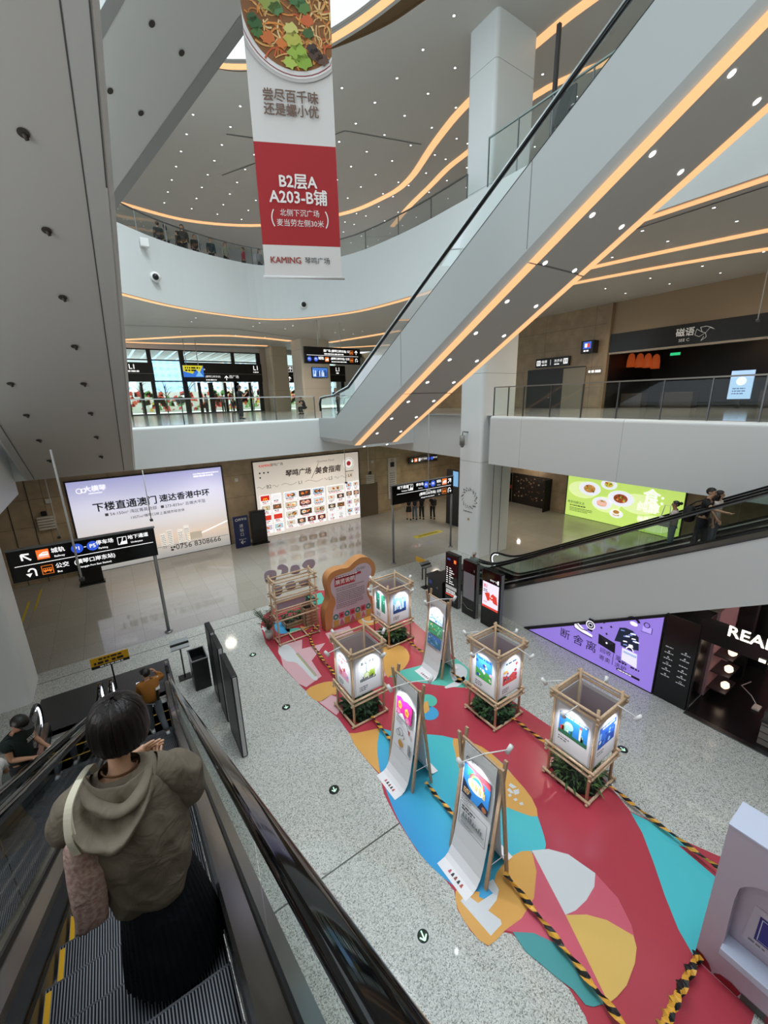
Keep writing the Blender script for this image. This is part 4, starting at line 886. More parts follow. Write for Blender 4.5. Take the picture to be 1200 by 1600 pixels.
t = thing('notice_board', 'yellow notice board with black strip above the escalator handrail ends', 'sign', (-.8, 12.9, 0))
MB().box(-.96, -.92, 12.91, 12.95, .0, 1.1).build('post', BLACK, t); MB().box(-1.40, -.48, 12.88, 12.91, .84, 1.17).build('board', mat('#d9a521', .5), t)
s = Sheet('lettering', t, (-1.40, 12.879, .84), (1, 0, 0), (0, 0, 1)); s.rect(0, 0, .92, .085, INK); s.bars(.2, .043, .76, 1, .1, .045, WTX, 2, 0); s.bars(.2, .27, .75, 1, .1, .05, INK, 2, 0); s.bars(.08, .16, .42, 1, .1, .07, INK, 2, 0); s.bars(.5, .16, .85, 1, .1, .07, INK, 2, 0)
o = MB().bbox(10.9, 11.0, 12.95, 13.75, .8, 1.0, .01).build('yellow_notice', mat('#d9a521', .5)); tag(o, 'yellow notice on a stand behind the text totem and bin desk', 'sign'); 
MB().box(10.93, 10.97, 13.3, 13.34, 0, .8).build('post', BLACK, o)
# blue entrance sign and black totem before the back wall
t = thing('entrance_sign', 'blue standing sign with white characters between the two big wall posters', 'sign', (5.55, 22.9, 0))
MB().bbox(5.14, 5.98, 22.85, 22.97, 0, 1.85, .02).build('sign_panel', mat('#1d2a58', .4), t)
s = Sheet('lettering', t, (5.14, 22.848, 0), (1, 0, 0), (0, 0, 1)); s.ring(.2, 1.66, .08, .025, WTX); s.text('横琴站', .52, 1.66, .16, WTX); s.text('进站口', .42, 1.28, .22, WTX, vert=True); s.text('Entrance', .42, .5, .11, WTX); arrow(s, .42, .32, .26, 180, WTX)
t = thing('display_totem', 'plain black screen totem standing at the left end of the food guide poster', 'display', (6.6, 22.9, 0)); MB().bbox(6.12, 7.0, 22.85, 23.1, .05, 2.0, .03).build('cabinet', mat('#151517', .25), t); MB().bbox(6.05, 7.07, 22.75, 23.2, 0, .06, .01).build('base', BLACK, t); MB().box(6.2, 6.92, 22.84, 22.85, .9, 1.92).build('screen', mat('#1f2024', .12), t)
t = thing('display_totem', 'black totem on the floor below the left direction sign', 'display', (-1.6, 22.3, 0)); MB().bbox(-2.05, -1.15, 22.2, 22.4, .05, 1.9, .03).build('cabinet', mat('#0c0c0d', .2), t); MB().bbox(-2.1, -1.1, 22.1, 22.5, 0, .07, .01).build('base', BLACK, t)
# wall bits
def wallbox(label, x, z, w, h, y=23.9, m=mat('#d8d6d0', .5), name='wall_camera'):
    o = MB().bbox(x, x + w, y - .12, y - .001, z, z + h, .015).build(name, m); tag(o, label, 'wall fitting')
wallbox('white camera on the beige wall left of the violet poster', -2.75, 3.75, .22, .2); wallbox('white camera on the beige wall between the two big posters', 5.75, 3.65, .2, .2); wallbox('small white camera high on the wall right of the food guide poster', 15.0, 3.75, .18, .18)
for x, z, lb in ((-3.2, 2.55, 'pale louvred box on the wall left of the violet poster'), (14.55, 2.35, 'pale louvred box on the wall over the dark service door')):
    t = thing('louvre_box', lb, 'wall fitting', (x, 23.85, z)); m = MB()
    for i in range(5): m.bbox(x, x + .62, 23.74, 23.89, z + i * .13, z + i * .13 + .1, .01)
    m.build('slat_panel', mat('#cfccc4', .5), t); MB().bbox(x + .2, x + .4, 23.74, 23.89, z + .66, z + .86, .02).build('black_cap', BLACK, t)
o = MB().box(14.15, 15.5, 23.86, 23.9, 0, 2.35).build('door_1', mat('#6d604e', .4)); struct(o); o['label'] = 'dark service door'
for i, (x, lb) in enumerate(((-4.1, 'first'), (-3.35, 'second'))):
    o = MB().box(x, x + .03, 23.87, 23.9, 0, 5).build('trim_%d' % (5 + i), DSEAM); struct(o)
t = thing('banner_poster', 'tall white poster strip on the wall end left of the corridor', 'poster', (16.8, 23.87, 1)); MB().box(16.42, 17.15, 23.84, 23.89, .95, 3.95).build('sheet', mat('#cfccc8', .5), t)
s = Sheet('print', t, (16.42, 23.838, .95), (1, 0, 0), (0, 0, 1)); s.rect(.2, 2.35, .55, 2.7, INK); s.ring(.36, 2.85, .1, .03, INKR); s.bars(.12, 1.9, .6, 9, .16, .06, GREYT)
def hung(label, x0, x1, y, z0, z1, ztop, draw, u=(1, 0, 0), group='hanging signs of the upper floor', xr=None):
    t = thing('hanging_sign', label, 'sign', ((x0 + x1) / 2, y, z0)); MB().bbox(x0, x1, y, y + .16, z0, z1, .012).build('sign_board', SIGNB, t)
    for x in (xr or (x0 + .25 * (x1 - x0), x0 + .65 * (x1 - x0))): MB().cyl((x, y + .08, z1), (x, y + .08, ztop), .025, 8).build('rod', mat('#bdbdbd', .4), t)
    s = Sheet('lettering', t, (x0, y - .001, z0), (1, 0, 0), (0, 0, 1)); draw(s, x1 - x0, z1 - z0)
def hs(s, w, h):
    k = h; s.text('西广场 (横琴口岸东站) 公交', w * .58, h * .78, .24 * k, WT, w=w * .5, bold=.004); s.bars(w * .34, h * .6, w * .78, 1, .1, .07 * k, WT); bus(s, w * .83, h * .74, .26 * k); arrow(s, w * .92, h * .74, .26 * k, 90, WT)
    s.rect(w * .04, h * .49, w * .96, h * .51, WT)
    for x in (.08, .19): s.disc(w * x, h * .27, .14 * k, BLUE)
    s.text('P1', w * .08, h * .27, .16 * k, WT); s.text('P5', w * .19, h * .27, .16 * k, WT); s.text('城轨', w * .28, h * .32, .2 * k, WT, bold=.004); train(s, w * .38, h * .27, .26 * k); s.text('(横琴口岸东站) 公交', w * .62, h * .32, .22 * k, WT, w=w * .34, bold=.004); s.bars(w * .46, h * .14, w * .78, 1, .1, .06 * k, WT); bus(s, w * .83, h * .27, .26 * k); uturn(s, w * .92, h * .27, .26 * k, WT, -1)
hung('black hanging direction sign with blue circles in front of the television column', 11.55, 15.75, 26, 10.38, 11.42, 13.05, hs)
def hs2(s, w, h):
    arrow(s, w * .1, h * .5, h * .5, -90, WT); train(s, w * .22, h * .5, h * .6); s.rect(w * .32, h * .25, w * .38, h * .75, WT); s.text('地下通道', w * .5, h * .55, h * .35, WT)
    for x in (.68, .8): s.disc(w * x, h * .5, h * .28, BLUE)
    s.text('停车场', w * .91, h * .55, h * .32, WT)
hung('small black hanging sign with lit symbols at the mouth of the ground floor corridor', 18.7, 21.5, 24.3, 3.25, 3.72, 4.95, hs2)
t = thing('screen_display', 'blue lit screen on a black cabinet in the corridor beside the white column', 'screen', (17.8, 18.6, 1.2)); MB().box(17.8, 18.0, 18.1, 19.2, 0, 3.6).build('cabinet', BLACK, t); MB().box(17.78, 17.8, 18.15, 18.6, 2.6, 3.55).build('screen', e('#7fb2de', .8), t)
# floor markings near the corridor
for i, (x, y) in enumerate(((11.9, 14.4), (13.3, 13.7), (11.2, 13.4))):
    o = MB().box(x, x + .5, y, y + .05, 0, .004).build('floor_tape', mat('#dcdcd8', .5)); tag(o, ('white tape strip on the floor just right of the left sign pole', 'white tape strip on the floor between the two sign poles', 'small white tape strip at the foot of the left sign pole')[i], 'tape')
t = thing('floor_sticker', 'yellow floor sticker with dark letters before the corridor', 'sticker', (15.2, 18, 0)); m = MB(); m.box(14.3, 16.4, 17.9, 18.35, 0, .006); m.build('sheet', mat('#b7a428', .5), t); s = Sheet('lettering', t, (14.3, 17.9, .0065), (1, 0, 0), (0, 1, 0)); s.text('请勿携带危险品', 1.05, .22, .22, INK)
for i, y in enumerate((20.6, 19.4)):
    o = MB().box(-3.6 - i * .3, -3.52 - i * .3, y, y + 2.4, 0, .004).build('floor_tape', mat('#c9b52a', .5)); tag(o, ('yellow tape line on the floor by the back wall corner', 'second yellow tape line on the floor by the left pillar')[i], 'tape')
# back shop door in the green poster wall
t = thing('shop_entrance', 'dark open shop doorway with glass doors left of the lime green poster', 'shop', (25.7, 18.4, 0))
MB().box(25.63, 25.69, 16.9, 20.2, 0, 2.3).build('dark_opening', mat('#241d18', .5), t)
for y in (20.25, 16.8): 
    m = MB()
    for q in ((0, .06, 0, 2.3), (.78, .83, 0, 2.3), (0, .83, 0, .08), (0, .83, 2.22, 2.3)): m.box(24.8 + q[0], 24.8 + q[1], y, y + .05, q[2], q[3])
    d = m.build('glass_door', BLACK, t); MB().box(24.86, 25.58, y + .02, y + .03, .08, 2.22).build('pane', GLASSD, d)
s = Sheet('door_sticker', t, (24.9, 20.245, 1.1), (1, 0, 0), (0, 0, 1)); s.rect(0, 0, .7, .25, REDP)
rnd = random.Random(9); s = Sheet('shop_goods', t, (25.625, 20.2, 0), (0, -1, 0), (0, 0, 1))
for i in range(60): x, y = rnd.uniform(.2, 3), rnd.uniform(.4, 2.1); s.rect(x, y, x + .12, y + .09, mat(rnd.choice(['#6d4a33', '#8a5a4a', '#a58a70', '#4d3a33', '#c9b090']), .6))
lamp('shop_door_light', 'POINT', (24.6, 18.5, 2.6), 20, (1, .85, .7), .1)
# ================================================================ upper floor front: doors, column, shop
BAND = mat('#101012', .3); FR = mat('#1b1c1e', .4)
yd = 42.0
X = [2.4, 3.35, 4.25, 4.5, 6.82, 7.2, 8.0, 9.05, 9.2, 10.35, 11.4, 11.55, 12.7, 13.75]
t = MB()
for x, w, z1 in ((2.3, .12, 12.65), (3.35, .2, 9.9), (4.3, .32, 12.65), (6.85, .4, 12.65), (8.0, .26, 9.9), (9.0, .42, 9.9), (10.3, .24, 9.9), (11.4, .42, 9.9), (12.65, .2, 9.9), (13.75, .45, 12.65), (0.2, .3, 12.65), (11.3, .3, 12.65)):
    t.box(x - w / 2, x + w / 2, yd - .1, yd + .1, Z1, z1)
for x0, x1, z in ((-4, 14, 7.2), (4.3, 6.9, 8.55), (-4, 14, 11.75), (4.3, 6.9, 10.0), (-4, 14, 12.6), (2.3, 4.3, 8.5), (6.9, 13.8, 8.5)): t.box(x0, x1, yd - .06, yd + .06, z - .05, z + .05)
S('window_1', t, FR)
g = MB().box(-6, 13.8, yd + .02, yd + .03, Z1, 12.65); g.box(16.3, 24, yd + .02, yd + .03, Z1, 12.65); S('window_2', g, GLASS)
m = MB().box(-8, 50, yd - .05, yd + .4, 12.6, 13.05); m.box(22.2, 50, yd - .05, yd + .4, Z1, 13.05); S('wall_door_head', m, WHITE2)
m = MB().box(13.9, 16.2, yd - .3, yd + .4, Z1, 13.05); S('wall_pier', m, mat('#cfc3b0', .45))
column('column_upper_1', 14.2, 15.85, 39.6, 41.2, Z1, 13.05, [mat('#cdbfa8', .45), SEAM]); column('column_upper_2', 14.75, 17.45, 33.9, 36, Z1, 13.05, [mat('#d2c9ba', .45), SEAM])
def band(label, x0, x1, z0, z1, y, draw):
    t = thing('door_sign_band', label, 'sign', ((x0 + x1) / 2, y, z0)); MB().box(x0, x1, y, y + .3, z0, z1).build('sign_board', BAND, t); MB().box(x0, x1, y - .05, y, z0 + .42 * (z1 - z0), z0 + .44 * (z1 - z0)).build('ledge', GREYP, t)
    s = Sheet('lettering', t, (x0, y - .052, z0), (1, 0, 0), (0, 0, 1)); draw(s, x1 - x0, z1 - z0)
def d1(s, w, h): s.text('L1', w * .55, h * .76, h * .34, WT, bold=.02); s.bars(w * .45, h * .54, w * .7, 1, .1, .12, WT)
def d2(s, w, h):
    s.text('L1', w * .92, h * .76, h * .34, WT, bold=.02); s.bars(w * .88, h * .54, w * .96, 1, .1, .1, WT); s.text('Gate', w * .22, h * .66, .24, WT); s.text('(横琴口岸东站)', w * .34, h * .27, .3, WT, w=1.3); s.bars(w * .25, h * .1, w * .43, 1, .1, .1, WT); arrow(s, w * .51, h * .2, .4, 90, WT); s.text('西广场', w * .61, h * .26, .3, WT)
band('black sign band over the left entrance doors of the upper floor', 1.0, 4.45, 9.95, 11.5, 41.6, d1)
band('wide black sign band over the middle entrance doors of the upper floor', 6.85, 13.85, 9.95, 11.6, 41.6, d2)
def d3(s, w, h): s.rect(w * .08, h * .62, w * .36, h * .95, WT); s.rect(w * .1, h * .64, w * .34, h * .93, BAND, 2); arrow(s, w * .22, h * .78, .4, 90, WT, 3); s.text('西广', w * .65, h * .8, .4, WT); arrow(s, w * .14, h * .22, .4, 90, WT); bus(s, w * .5, h * .22, .36); s.text('公交', w * .8, h * .22, .3, WT)
band('black sign band between the two beige columns of the upper floor', 16.4, 18.2, 9.9, 11.55, 41.6, d3)
band('black sign band right of the television column', 20.3, 22.3, 9.9, 11.5, 40, d1)
t = MB().box(20.3, 20.6, 40.31, 40.5, Z1, 11.5); t.box(21.9, 22.3, 40.31, 40.5, Z1, 11.5); S('window_3', t, FR)
t = thing('hanging_screen', 'yellow and blue lit screen hanging before the middle entrance doors', 'screen', (7, 38, 10)); MB().box(6.2, 7.75, 38, 38.1, 10.15, 11.05).build('screen_panel', e('#2f6fd0', .8), t)
for x in (6.5, 7.4): MB().cyl((x, 38.05, 11.05), (x, 38.05, 13.05), .03, 8).build('rod', mat('#bdbdbd', .4), t)
s = Sheet('screen_picture', t, (6.2, 37.998, 10.15), (1, 0, 0), (0, 0, 1)); s.poly([(0, .9), (1.55, .9), (1.2, .3), (.95, .65), (.7, .25), (0, .45)], e('#cfc62e', .8)); s.poly([(.9, .05), (1.2, .5), (1.5, .05)], e('#7fb8e8', .8)); s.bars(.15, .72, 1.3, 2, .2, .12, INK)
t = thing('television', 'television showing a blue city skyline on the pale column', 'television', (16.35, 33.8, 10.4)); MB().bbox(15.6, 17.1, 33.78, 33.9, 9.95, 10.8, .02).build('casing', BLACK, t); MB().box(15.65, 17.05, 33.775, 33.785, 10.0, 10.75).build('screen', e('#3f74c4', .9), t)
s = Sheet('screen_picture', t, (15.65, 33.772, 10.0), (1, 0, 0), (0, 0, 1)); rnd = random.Random(2)
for i in range(14): x = .04 + i * .096; s.rect(x, .05, x + .08, rnd.uniform(.2, .6), e(rnd.choice(['#a9c6ee', '#20407c', '#d5e4f6', '#1a2c5c']), .8))
# outdoors beyond the doors
o = MB().box(-30, 60, 44.5, 110, Z1 - .3, Z1 - .02).build('ground_outside', mat('#c9c9c4', .7)); struct(o)
t = thing('apartment_blocks', 'pale blue and white buildings seen through the entrance glass', 'building', (6, 80, Z1)); rnd = random.Random(4)
for x0, x1, h, c in ((0, 3.5, 7, '#b9c4cf'), (5, 8.5, 9, '#7fa4cf'), (9, 11.5, 7, '#d4d6d6'), (12, 14.5, 8, '#c9b7ae'), (15, 21, 6, '#c2ccd2'), (24, 32, 7, '#a9b8c6')):
    b = MB().box(x0 * 1.6, x1 * 1.6, 78, 80, Z1, Z1 + h).build('block', mat(c, .7), t); s = Sheet('windows', b, (x0 * 1.6, 77.99, Z1), (1, 0, 0), (0, 0, 1))
    for i in range(int((x1 - x0) * 1.6)):
        for j in range(int(h)): s.rect(i + .25, j + .3, i + .8, j + .7, mat('#6f8fb2', .4))
t = thing('planter_fence', 'band of red and white flags and green plants outside the entrance doors', 'fence', (6, 55, Z1))
s = Sheet('flag_band', t, (-2, 55, Z1), (1, 0, 0), (0, 0, 1)); rnd = random.Random(8); MB().box(-2, 26, 55.02, 55.1, Z1, Z1 + 2.3).build('board', mat('#e3e0d8', .7), t)
for i in range(330): x, y = rnd.uniform(0, 28), rnd.uniform(.1, 2.0); w = rnd.uniform(.25, .75); s.poly([(x, y), (x + w, y + rnd.uniform(-.1, .2)), (x + w * .8, y + w), (x + .05, y + w * .7)], mat(rnd.choice(['#cf4632', '#d8563a', '#d84a3a', '#c83a2e', '#5f8c4a', '#7ba65a', '#e4b84a', '#ffffff']), .7))
for i in range(9):
    t = thing('street_tree', 'thin leafless tree standing outside the entrance glass', 'tree', (1.5 + i * 2.3, 50, Z1), group='thin trees outside the entrance'); m = MB(); x = 1.5 + i * 2.3; m.tube([(x, 50, Z1), (x + .05, 50, Z1 + 1.8), (x, 50, Z1 + 2.8)], [.07, .06, .03], 6); rnd = random.Random(i)
    for k in range(7): a = rnd.uniform(-1, 1); m.tube([(x, 50, Z1 + 1.6 + .15 * k), (x + a * .6, 50 + rnd.uniform(-.3, .3), Z1 + 2.2 + .15 * k), (x + a * 1.0, 50, Z1 + 2.3 + .15 * k)], [.035, .025, .01], 5)
    m.build('trunk', mat('#4a4640', .8), t)
m = MB()
for i in range(16): m.box(-2 + i * 1.1, -1.2 + i * 1.1, 42.3, 52, 12.58, 12.66)
o = m.build('canopy_louvres', mat('#a9adb0', .5)); tag(o, 'pale louvred canopy over the outside of the entrance', 'canopy'); 
# ---- railings
def railing(label, pts, z, h, post_every, m_rail=STEELD, rw=.05, group=None, nsub=1, posts=True, gm=None):
    t = thing('glass_railing', label, 'railing', (pts[0][0], pts[0][1], z), group=group); P = [V((x, y, z)) for x, y in pts]
    up = V((0, 0, h)); MB().sweep([(-rw, -.02), (rw, -.02), (rw, .025), (-rw, .025)], [p + up for p in P]).build('top_rail', m_rail, t)
    L = 0; acc = 0
    for a, b in zip(P, P[1:]):
        g = MB(); g.quad(a + V((0, 0, .06)), b + V((0, 0, .06)), b + up - V((0, 0, .06)), a + up - V((0, 0, .06))); g.build('glass_panel', gm or GLASS, t, fix=False)
    if posts:
        for p in P[::post_every]:
            m = MB(); m.box(p.x - .02, p.x + .02, p.y - .02, p.y + .02, z, z + h); m.build('post', STEELD, t)
    return t
railing('glass railing along the upper floor edge before the entrance doors', [(.9 + i * 2.05, 19.68) for i in range(5)], Z1, 1.08, 1, mat('#cfd6d6', .3), .025)
railing('glass railing with metal posts in front of the dark shop on the right', [(14.98, y) for y in (13.1, 12.3, 11.5, 10.2, 8.89, 7.58, 6.18, 4.9, 3.7, 2.3, .9, -.5, -2)], Z1, 1.25, 1, mat('#8f8a82', .3, .5), .04)
RC = [p for p in offset(INN, .12) if -4 < p.x and p.y > 14]
railing('curved glass railing on the second floor balcony with people behind it', [(p.x, p.y) for p in RC[::1]], 16.0, .92, 3, mat('#6f716f', .35, .6), .04)
railing('glass railing on the second floor edge right of the white column', [(14.35, y) for y in (13.4, 12, 10.6, 9.2, 7.8, 6.4)], 16.0, 1.7, 1, mat('#8fa09c', .3, .5), .04)
t = thing('hanging_post_screen', 'dark post with a black screen seen above the glass of the big white escalator', 'screen', (15.2, 11.2, 17)); MB().box(15.15, 15.27, 11.15, 11.27, 16, 20.2).build('post', mat('#3a3a3a', .5), t); MB().bbox(15.1, 15.2, 10.3, 11.2, 17.2, 18.1, .02).build('screen', BLACK, t)
# round ports and speakers on the white balcony
def port(label, x, y, z, k=.2):
    n = V((5 - x, 8 - y, 0)).normalized(); t = thing('round_port', label, 'loudspeaker', (x, y, z)); c = V((x, y, z)); MB().tube([c + n * .06, c - n * .02], k, 20).build('white_ring', mat('#f1f1ee', .5), t); MB().ball(tuple(c + n * .06), k * .62, 12, 8).build('black_ball', BLACK, t)
port('left one of the two round black ports in the white balcony front', 3.45, 25.1, 14.15, .24); port('right one of the two round black ports in the white balcony front', 11.55, 25.55, 13.75, .24)
o = MB().bbox(2.98, 3.36, 24.72, 24.9, 15.35, 15.72, .03).build('speaker_box', mat('#e9e9e6', .5)); tag(o, 'small white speaker box on the white balcony left end', 'loudspeaker')
t = thing('wall_camera', 'grey dome camera on a bracket on the white column', 'camera', (14.8, 14.4, 6)); MB().tube([(14.8, 14.5, 6.35), (14.45, 14.5, 6.4), (14.42, 14.5, 6.2)], .035, 8).build('bracket', GREYP, t); m = MB(); m.cyl((14.42, 14.5, 6.22), (14.42, 14.5, 5.75), .13, 14); m.ball((14.42, 14.5, 5.72), .09); m.build('housing', mat('#8f8e8a', .4), t)
t = thing('floor_guide_print', 'round grey print on the white column above the escalator end', 'print', (14.8, 14.4, 3)); s = Sheet('print', t, (14.795, 15.0, 0), (0, -1, 0), (0, 0, 1)); rnd = random.Random(1)
for i in range(46): a = i * 2 * pi / 46; r = .42 + .06 * (i % 3); s.disc(.72 + r * cos(a), 3.05 + r * sin(a), rnd.uniform(.02, .05), mat('#6a6a6c', .6), 1, None, 6)
s.bars(.35, 2.35, 1.1, 1, .1, .06, GREYT); s.disc(.72, 1.95, .07, mat('#b59a6a', .6))
# ---- shop and lift lobby on the upper right
sh = thing('shop', 'dark upper floor shop with a black sign band and white bird outline', 'shop', (25.6, 9, Z1))
m = MB(); m.box(31, 31.2, -8, 13.9, Z1, 11.4); m.box(25.62, 31, 13.7, 13.9, Z1, 11.4); m.box(25.7, 31.2, -8, 13.9, 11.3, 11.4); m.build('interior_wall', mat('#18130f', .5), sh)
MB().box(25.45, 25.6, -8, 13.72, 10.32, 11.34).build('sign_band', mat('#121110', .25), sh); MB().box(25.42, 25.6, -8, 13.72, 10.22, 10.33).build('band_ledge', mat('#8e8476', .4), sh)
s = Sheet('sign_lettering', sh, (25.448, 13.72, 10.3), (0, -1, 0), (0, 0, 1)); s.text('磁语', 3.8, .62, .42, WTX, bold=.004); s.text('SEE C', 3.8, .26, .2, WTX)
for q in ([(4.55, .55), (4.3, .72), (4.25, .45), (4.45, .35), (4.7, .5), (4.55, .55)], [(4.7, .5), (4.85, .72), (5.05, .62), (4.9, .72), (4.7, .8), (4.45, .78), (4.55, .55)], [(4.7, .5), (4.75, .3), (4.55, .15), (4.65, .35)]): s.line(q, .02, WTX)
for i, (y, z) in enumerate(((14.0, 10.3), (13.5, 10.25), (13.05, 10.2), (12.6, 10.12))):
    t = thing('pendant_lamp', 'glowing orange pendant shade, %s of four in the dark shop' % ('first', 'second', 'third', 'last')[i], 'lamp', (27.5, y - .6, z), group='orange pendants in the dark shop'); rg = [[(27.5 + r * cos(2 * pi * k / 12), y - .6 + r * sin(2 * pi * k / 12), z + dz) for k in range(12)] for r, dz in ((.06, .05), (.16, -.05), (.22, -.35), (.23, -.75))]; MB().loft(rg).build('shade', mat('#a5471c', .6, emit=.5), t); MB().cyl((27.5, y - .6, z), (27.5, y - .6, 11.3), .012, 6).build('cord', BLACK, t)
t = thing('screen_display', 'bright blue white screen standing in the dark shop', 'screen', (26.4, 7.5, Z1)); MB().box(26.4, 26.5, 7.05, 7.95, 7.6, 8.95).build('screen', e('#9fc0e4', .9), t); MB().box(26.42, 26.5, 7.4, 7.6, Z1, 7.6).build('post', BLACK, t); s = Sheet('screen_picture', t, (26.398, 7.95, 7.6), (0, -1, 0), (0, 0, 1)); s.disc(.45, .85, .2, e('#e6eef6', .9)); s.bars(.15, .5, .7, 3, .12, .05, e('#4a6a90', .6))
o = MB().box(28, 28.05, 11, 11.5, 10.05, 10.2).build('exit_light', e('#28b070', 1.2)); tag(o, 'small green exit light inside the dark shop', 'exit sign')
for y, w in ((12.2, 1.2), (9.6, 1.6), (5.4, 1.4)):
    o = MB().bbox(26.8, 27.6, y, y + w, Z1 + .01, Z1 + .85, .02).build('shop_table', mat('#3b2f26', .4)); tag(o, {12.2: 'dark table under the orange pendants', 9.6: 'dark table in the middle of the upper shop', 5.4: 'dark table right of the bright shop screen'}[y], 'table')
lamp('shop_lamp', 'POINT', (28.5, 8.5, 10.6), 22, (1, .6, .35), .1)
m = MB().box(25.55, 25.62, 15.15, 19.4, Z1, 9.72); o = m.build('door_2', mat('#1f1a17', .35)); struct(o)
m = MB().box(25.5, 25.6, 15.1, 16.6, Z1, 9.65); o = m.build('door_3', mat('#8f836f', .3, .3)); struct(o)
t = thing('hanging_sign', 'black sign with white lift and toilet symbols on the right upper wall', 'sign', (25.4, 17.4, 9.8)); MB().bbox(25.4, 25.55, 16.2, 18.7, 9.83, 10.4, .01).build('sign_board', SIGNB, t); s = Sheet('lettering', t, (25.398, 18.7, 9.83), (0, -1, 0), (0, 0, 1)); s.rect(.1, .12, .4, .45, WT); s.text('电梯', .68, .33, .22, WT); s.rect(1.15, .1, 1.17, .46, WT); s.text('洗手间', 1.72, .33, .2, WT); s.rect(2.1, .12, 2.4, .45, WT); s.bars(.5, .14, .95, 1, .1, .07, WT); s.bars(1.45, .14, 2.0, 1, .1, .07, WT)
for q in ((.17, .25), (2.18, 2.25)): s.rect(q[0], .18, q[0] + .05, .4, SIGNB, 3); s.rect(q[0] + .12, .18, q[0] + .17, .4, SIGNB, 3)
t = thing('cube_sign', 'small lit cube sign with a blue and red face on the right upper wall', 'sign', (25.3, 14.85, 10.4)); MB().bbox(25.0, 25.55, 14.45, 15.25, 10.4, 11.12, .02).build('sign_box', SIGNB, t); s = Sheet('lettering', t, (24.998, 15.25, 10.4), (0, -1, 0), (0, 0, 1)); s.rect(.15, .25, .65, .65, e('#3a62c8', .9)); s.rect(.25, .33, .4, .55, WT, 2); s.rect(.42, .33, .56, .55, e('#d2452c', .9), 2); s.bars(.2, .14, .62, 1, .1, .09, WT)
t = thing('wall_lettering', 'small lit lettering on the wall left of the dark shop', 'sign', (25.5, 14.5, 9.3)); s = Sheet('lettering', t, (25.5, 14.9, 9.25), (0, -1, 0), (0, 0, 1)); s.bars(0, .1, .8, 1, .1, .14, WT, 1, 0); MB().box(25.51, 25.56, 14.0, 14.95, 9.2, 9.5).build('plate', mat('#8a7d69', .4), t)
rod('long thin rod camera hanging before the upper right shop sign', 21.2, 5.9, 10.55, 13.05)
# hall banner
t = thing('hanging_banner', 'tall hanging banner with noodles on top and a red block with shop number', 'banner', (3.3, 7.25, 10))
o = V((2.73, 7.515, 10.06)); u = V((1.18, -.535, 0)); w = u.length; u.normalize(); n = u.cross(V((0, 0, 1)))
H_ = 4.9
def bp(x, z, d=0): return o + u * x + V((0, 0, z)) + n * (d + .012 * sin(z * 2.1) * 1)
CLOTH = mat('#d6d4d3', .8); CLR = mat('#a5262c', .8)
m = MB(); zs = [0, .15, .30, .48, .8, 1.1, 1.4, 1.7, 1.92, 2.2, 2.5, 2.8, 3.2, 3.7, 4.2, H_]
for a, b in zip(zs, zs[1:]): 
    m.add([bp(0, a), bp(w, a), bp(w, b), bp(0, b)], [(0, 1, 2, 3)], 1 if .45 <= a < 1.9 else 0, True); m.add([bp(0, a, -.012), bp(w, a, -.012), bp(w, b, -.012), bp(0, b, -.012)], [(0, 1, 2, 3)], 0, True)
m.build('cloth', [CLOTH, CLR], t, fix=False)
m = MB(); m.tube([o - u * .03, o + u * (w + .05)], .022, 10); m.build('bottom_bar', mat('#d9d9d8', .4), t)
m = MB(); m.tube([o - u * .03 + V((0, 0, H_)), o + u * (w + .05) + V((0, 0, H_))], .022, 10); m.build('top_bar', mat('#d9d9d8', .4), t)
s = Sheet('printed_graphics', t, o + n * .016, u, (0, 0, 1), gap=.003); WP = mat('#ece7e6', .7); BRN = mat('#6e574c', .7)
s.text('KAMING', .36, .25, .115, mat('#9c3b33', .7), bold=.004, w=.5); s.text('琴鸣广场', .89, .25, .12, INK, w=.42)
s.text('B2层A', w / 2, 1.385, .24, WP, bold=.004, w=.6); s.text('A203-B铺', w / 2, 1.165, .24, WP, bold=.004, w=.93); s.text('北侧下沉广场', w / 2, .945, .13, WP, bold=.0, w=.64); s.text('麦当劳左侧30米', w / 2, .80, .13, WP, bold=.0, w=.77)
s.ring(.40, .87, .22, .018, WP, 2, 10, 145, 215); s.ring(w - .40, .87, .22, .018, WP, 2, 10, -35, 35)
s.text('尝尽百千味', w / 2 - .02, 2.51, .2, BRN, bold=.003, w=.84); s.text('还是螺小优', w / 2 - .02, 2.33, .2, BRN, bold=.003, w=.84)
pc = (.763, 3.605)
def clipx(pts): return [(min(max(x, .0), w), min(y, H_ - .02)) for x, y in pts]
def pd(r, mt, l, k=1.0): s.poly(clipx([(pc[0] + r * cos(2 * pi * i / 48), pc[1] + r * k * sin(2 * pi * i / 48)) for i in range(48)]), mt, l)
pd(.90, mat('#bfbab9', .8), 1); pd(.855, mat('#e6e4e4', .6), 2); pd(.83, mat('#a04a50', .6), 3); pd(.818, mat('#dedcdc', .6), 4); pd(.765, mat('#84562f', .7), 5)
rnd = random.Random(12); cl = [mat(c, .6) for c in ('#c98f4e', '#d8a65f', '#e0b878', '#b5702f', '#c25a2c', '#d98a3a', '#e3c48a')]
for i in range(170):
    a, r = rnd.uniform(0, 2 * pi), .70 * sqrt(rnd.random()); x, y = pc[0] + r * cos(a), pc[1] + r * sin(a); b = rnd.uniform(0, pi); L_ = rnd.uniform(.12, .36); cu = rnd.uniform(-.12, .12)
    q = [(x + cos(b) * L_ * (k / 5 - .5) - sin(b) * cu * sin(k / 5 * pi), y + sin(b) * L_ * (k / 5 - .5) + cos(b) * cu * sin(k / 5 * pi)) for k in range(6)]
    s.line(clipx(q), rnd.uniform(.014, .026), rnd.choice(cl), 6 + i % 4)
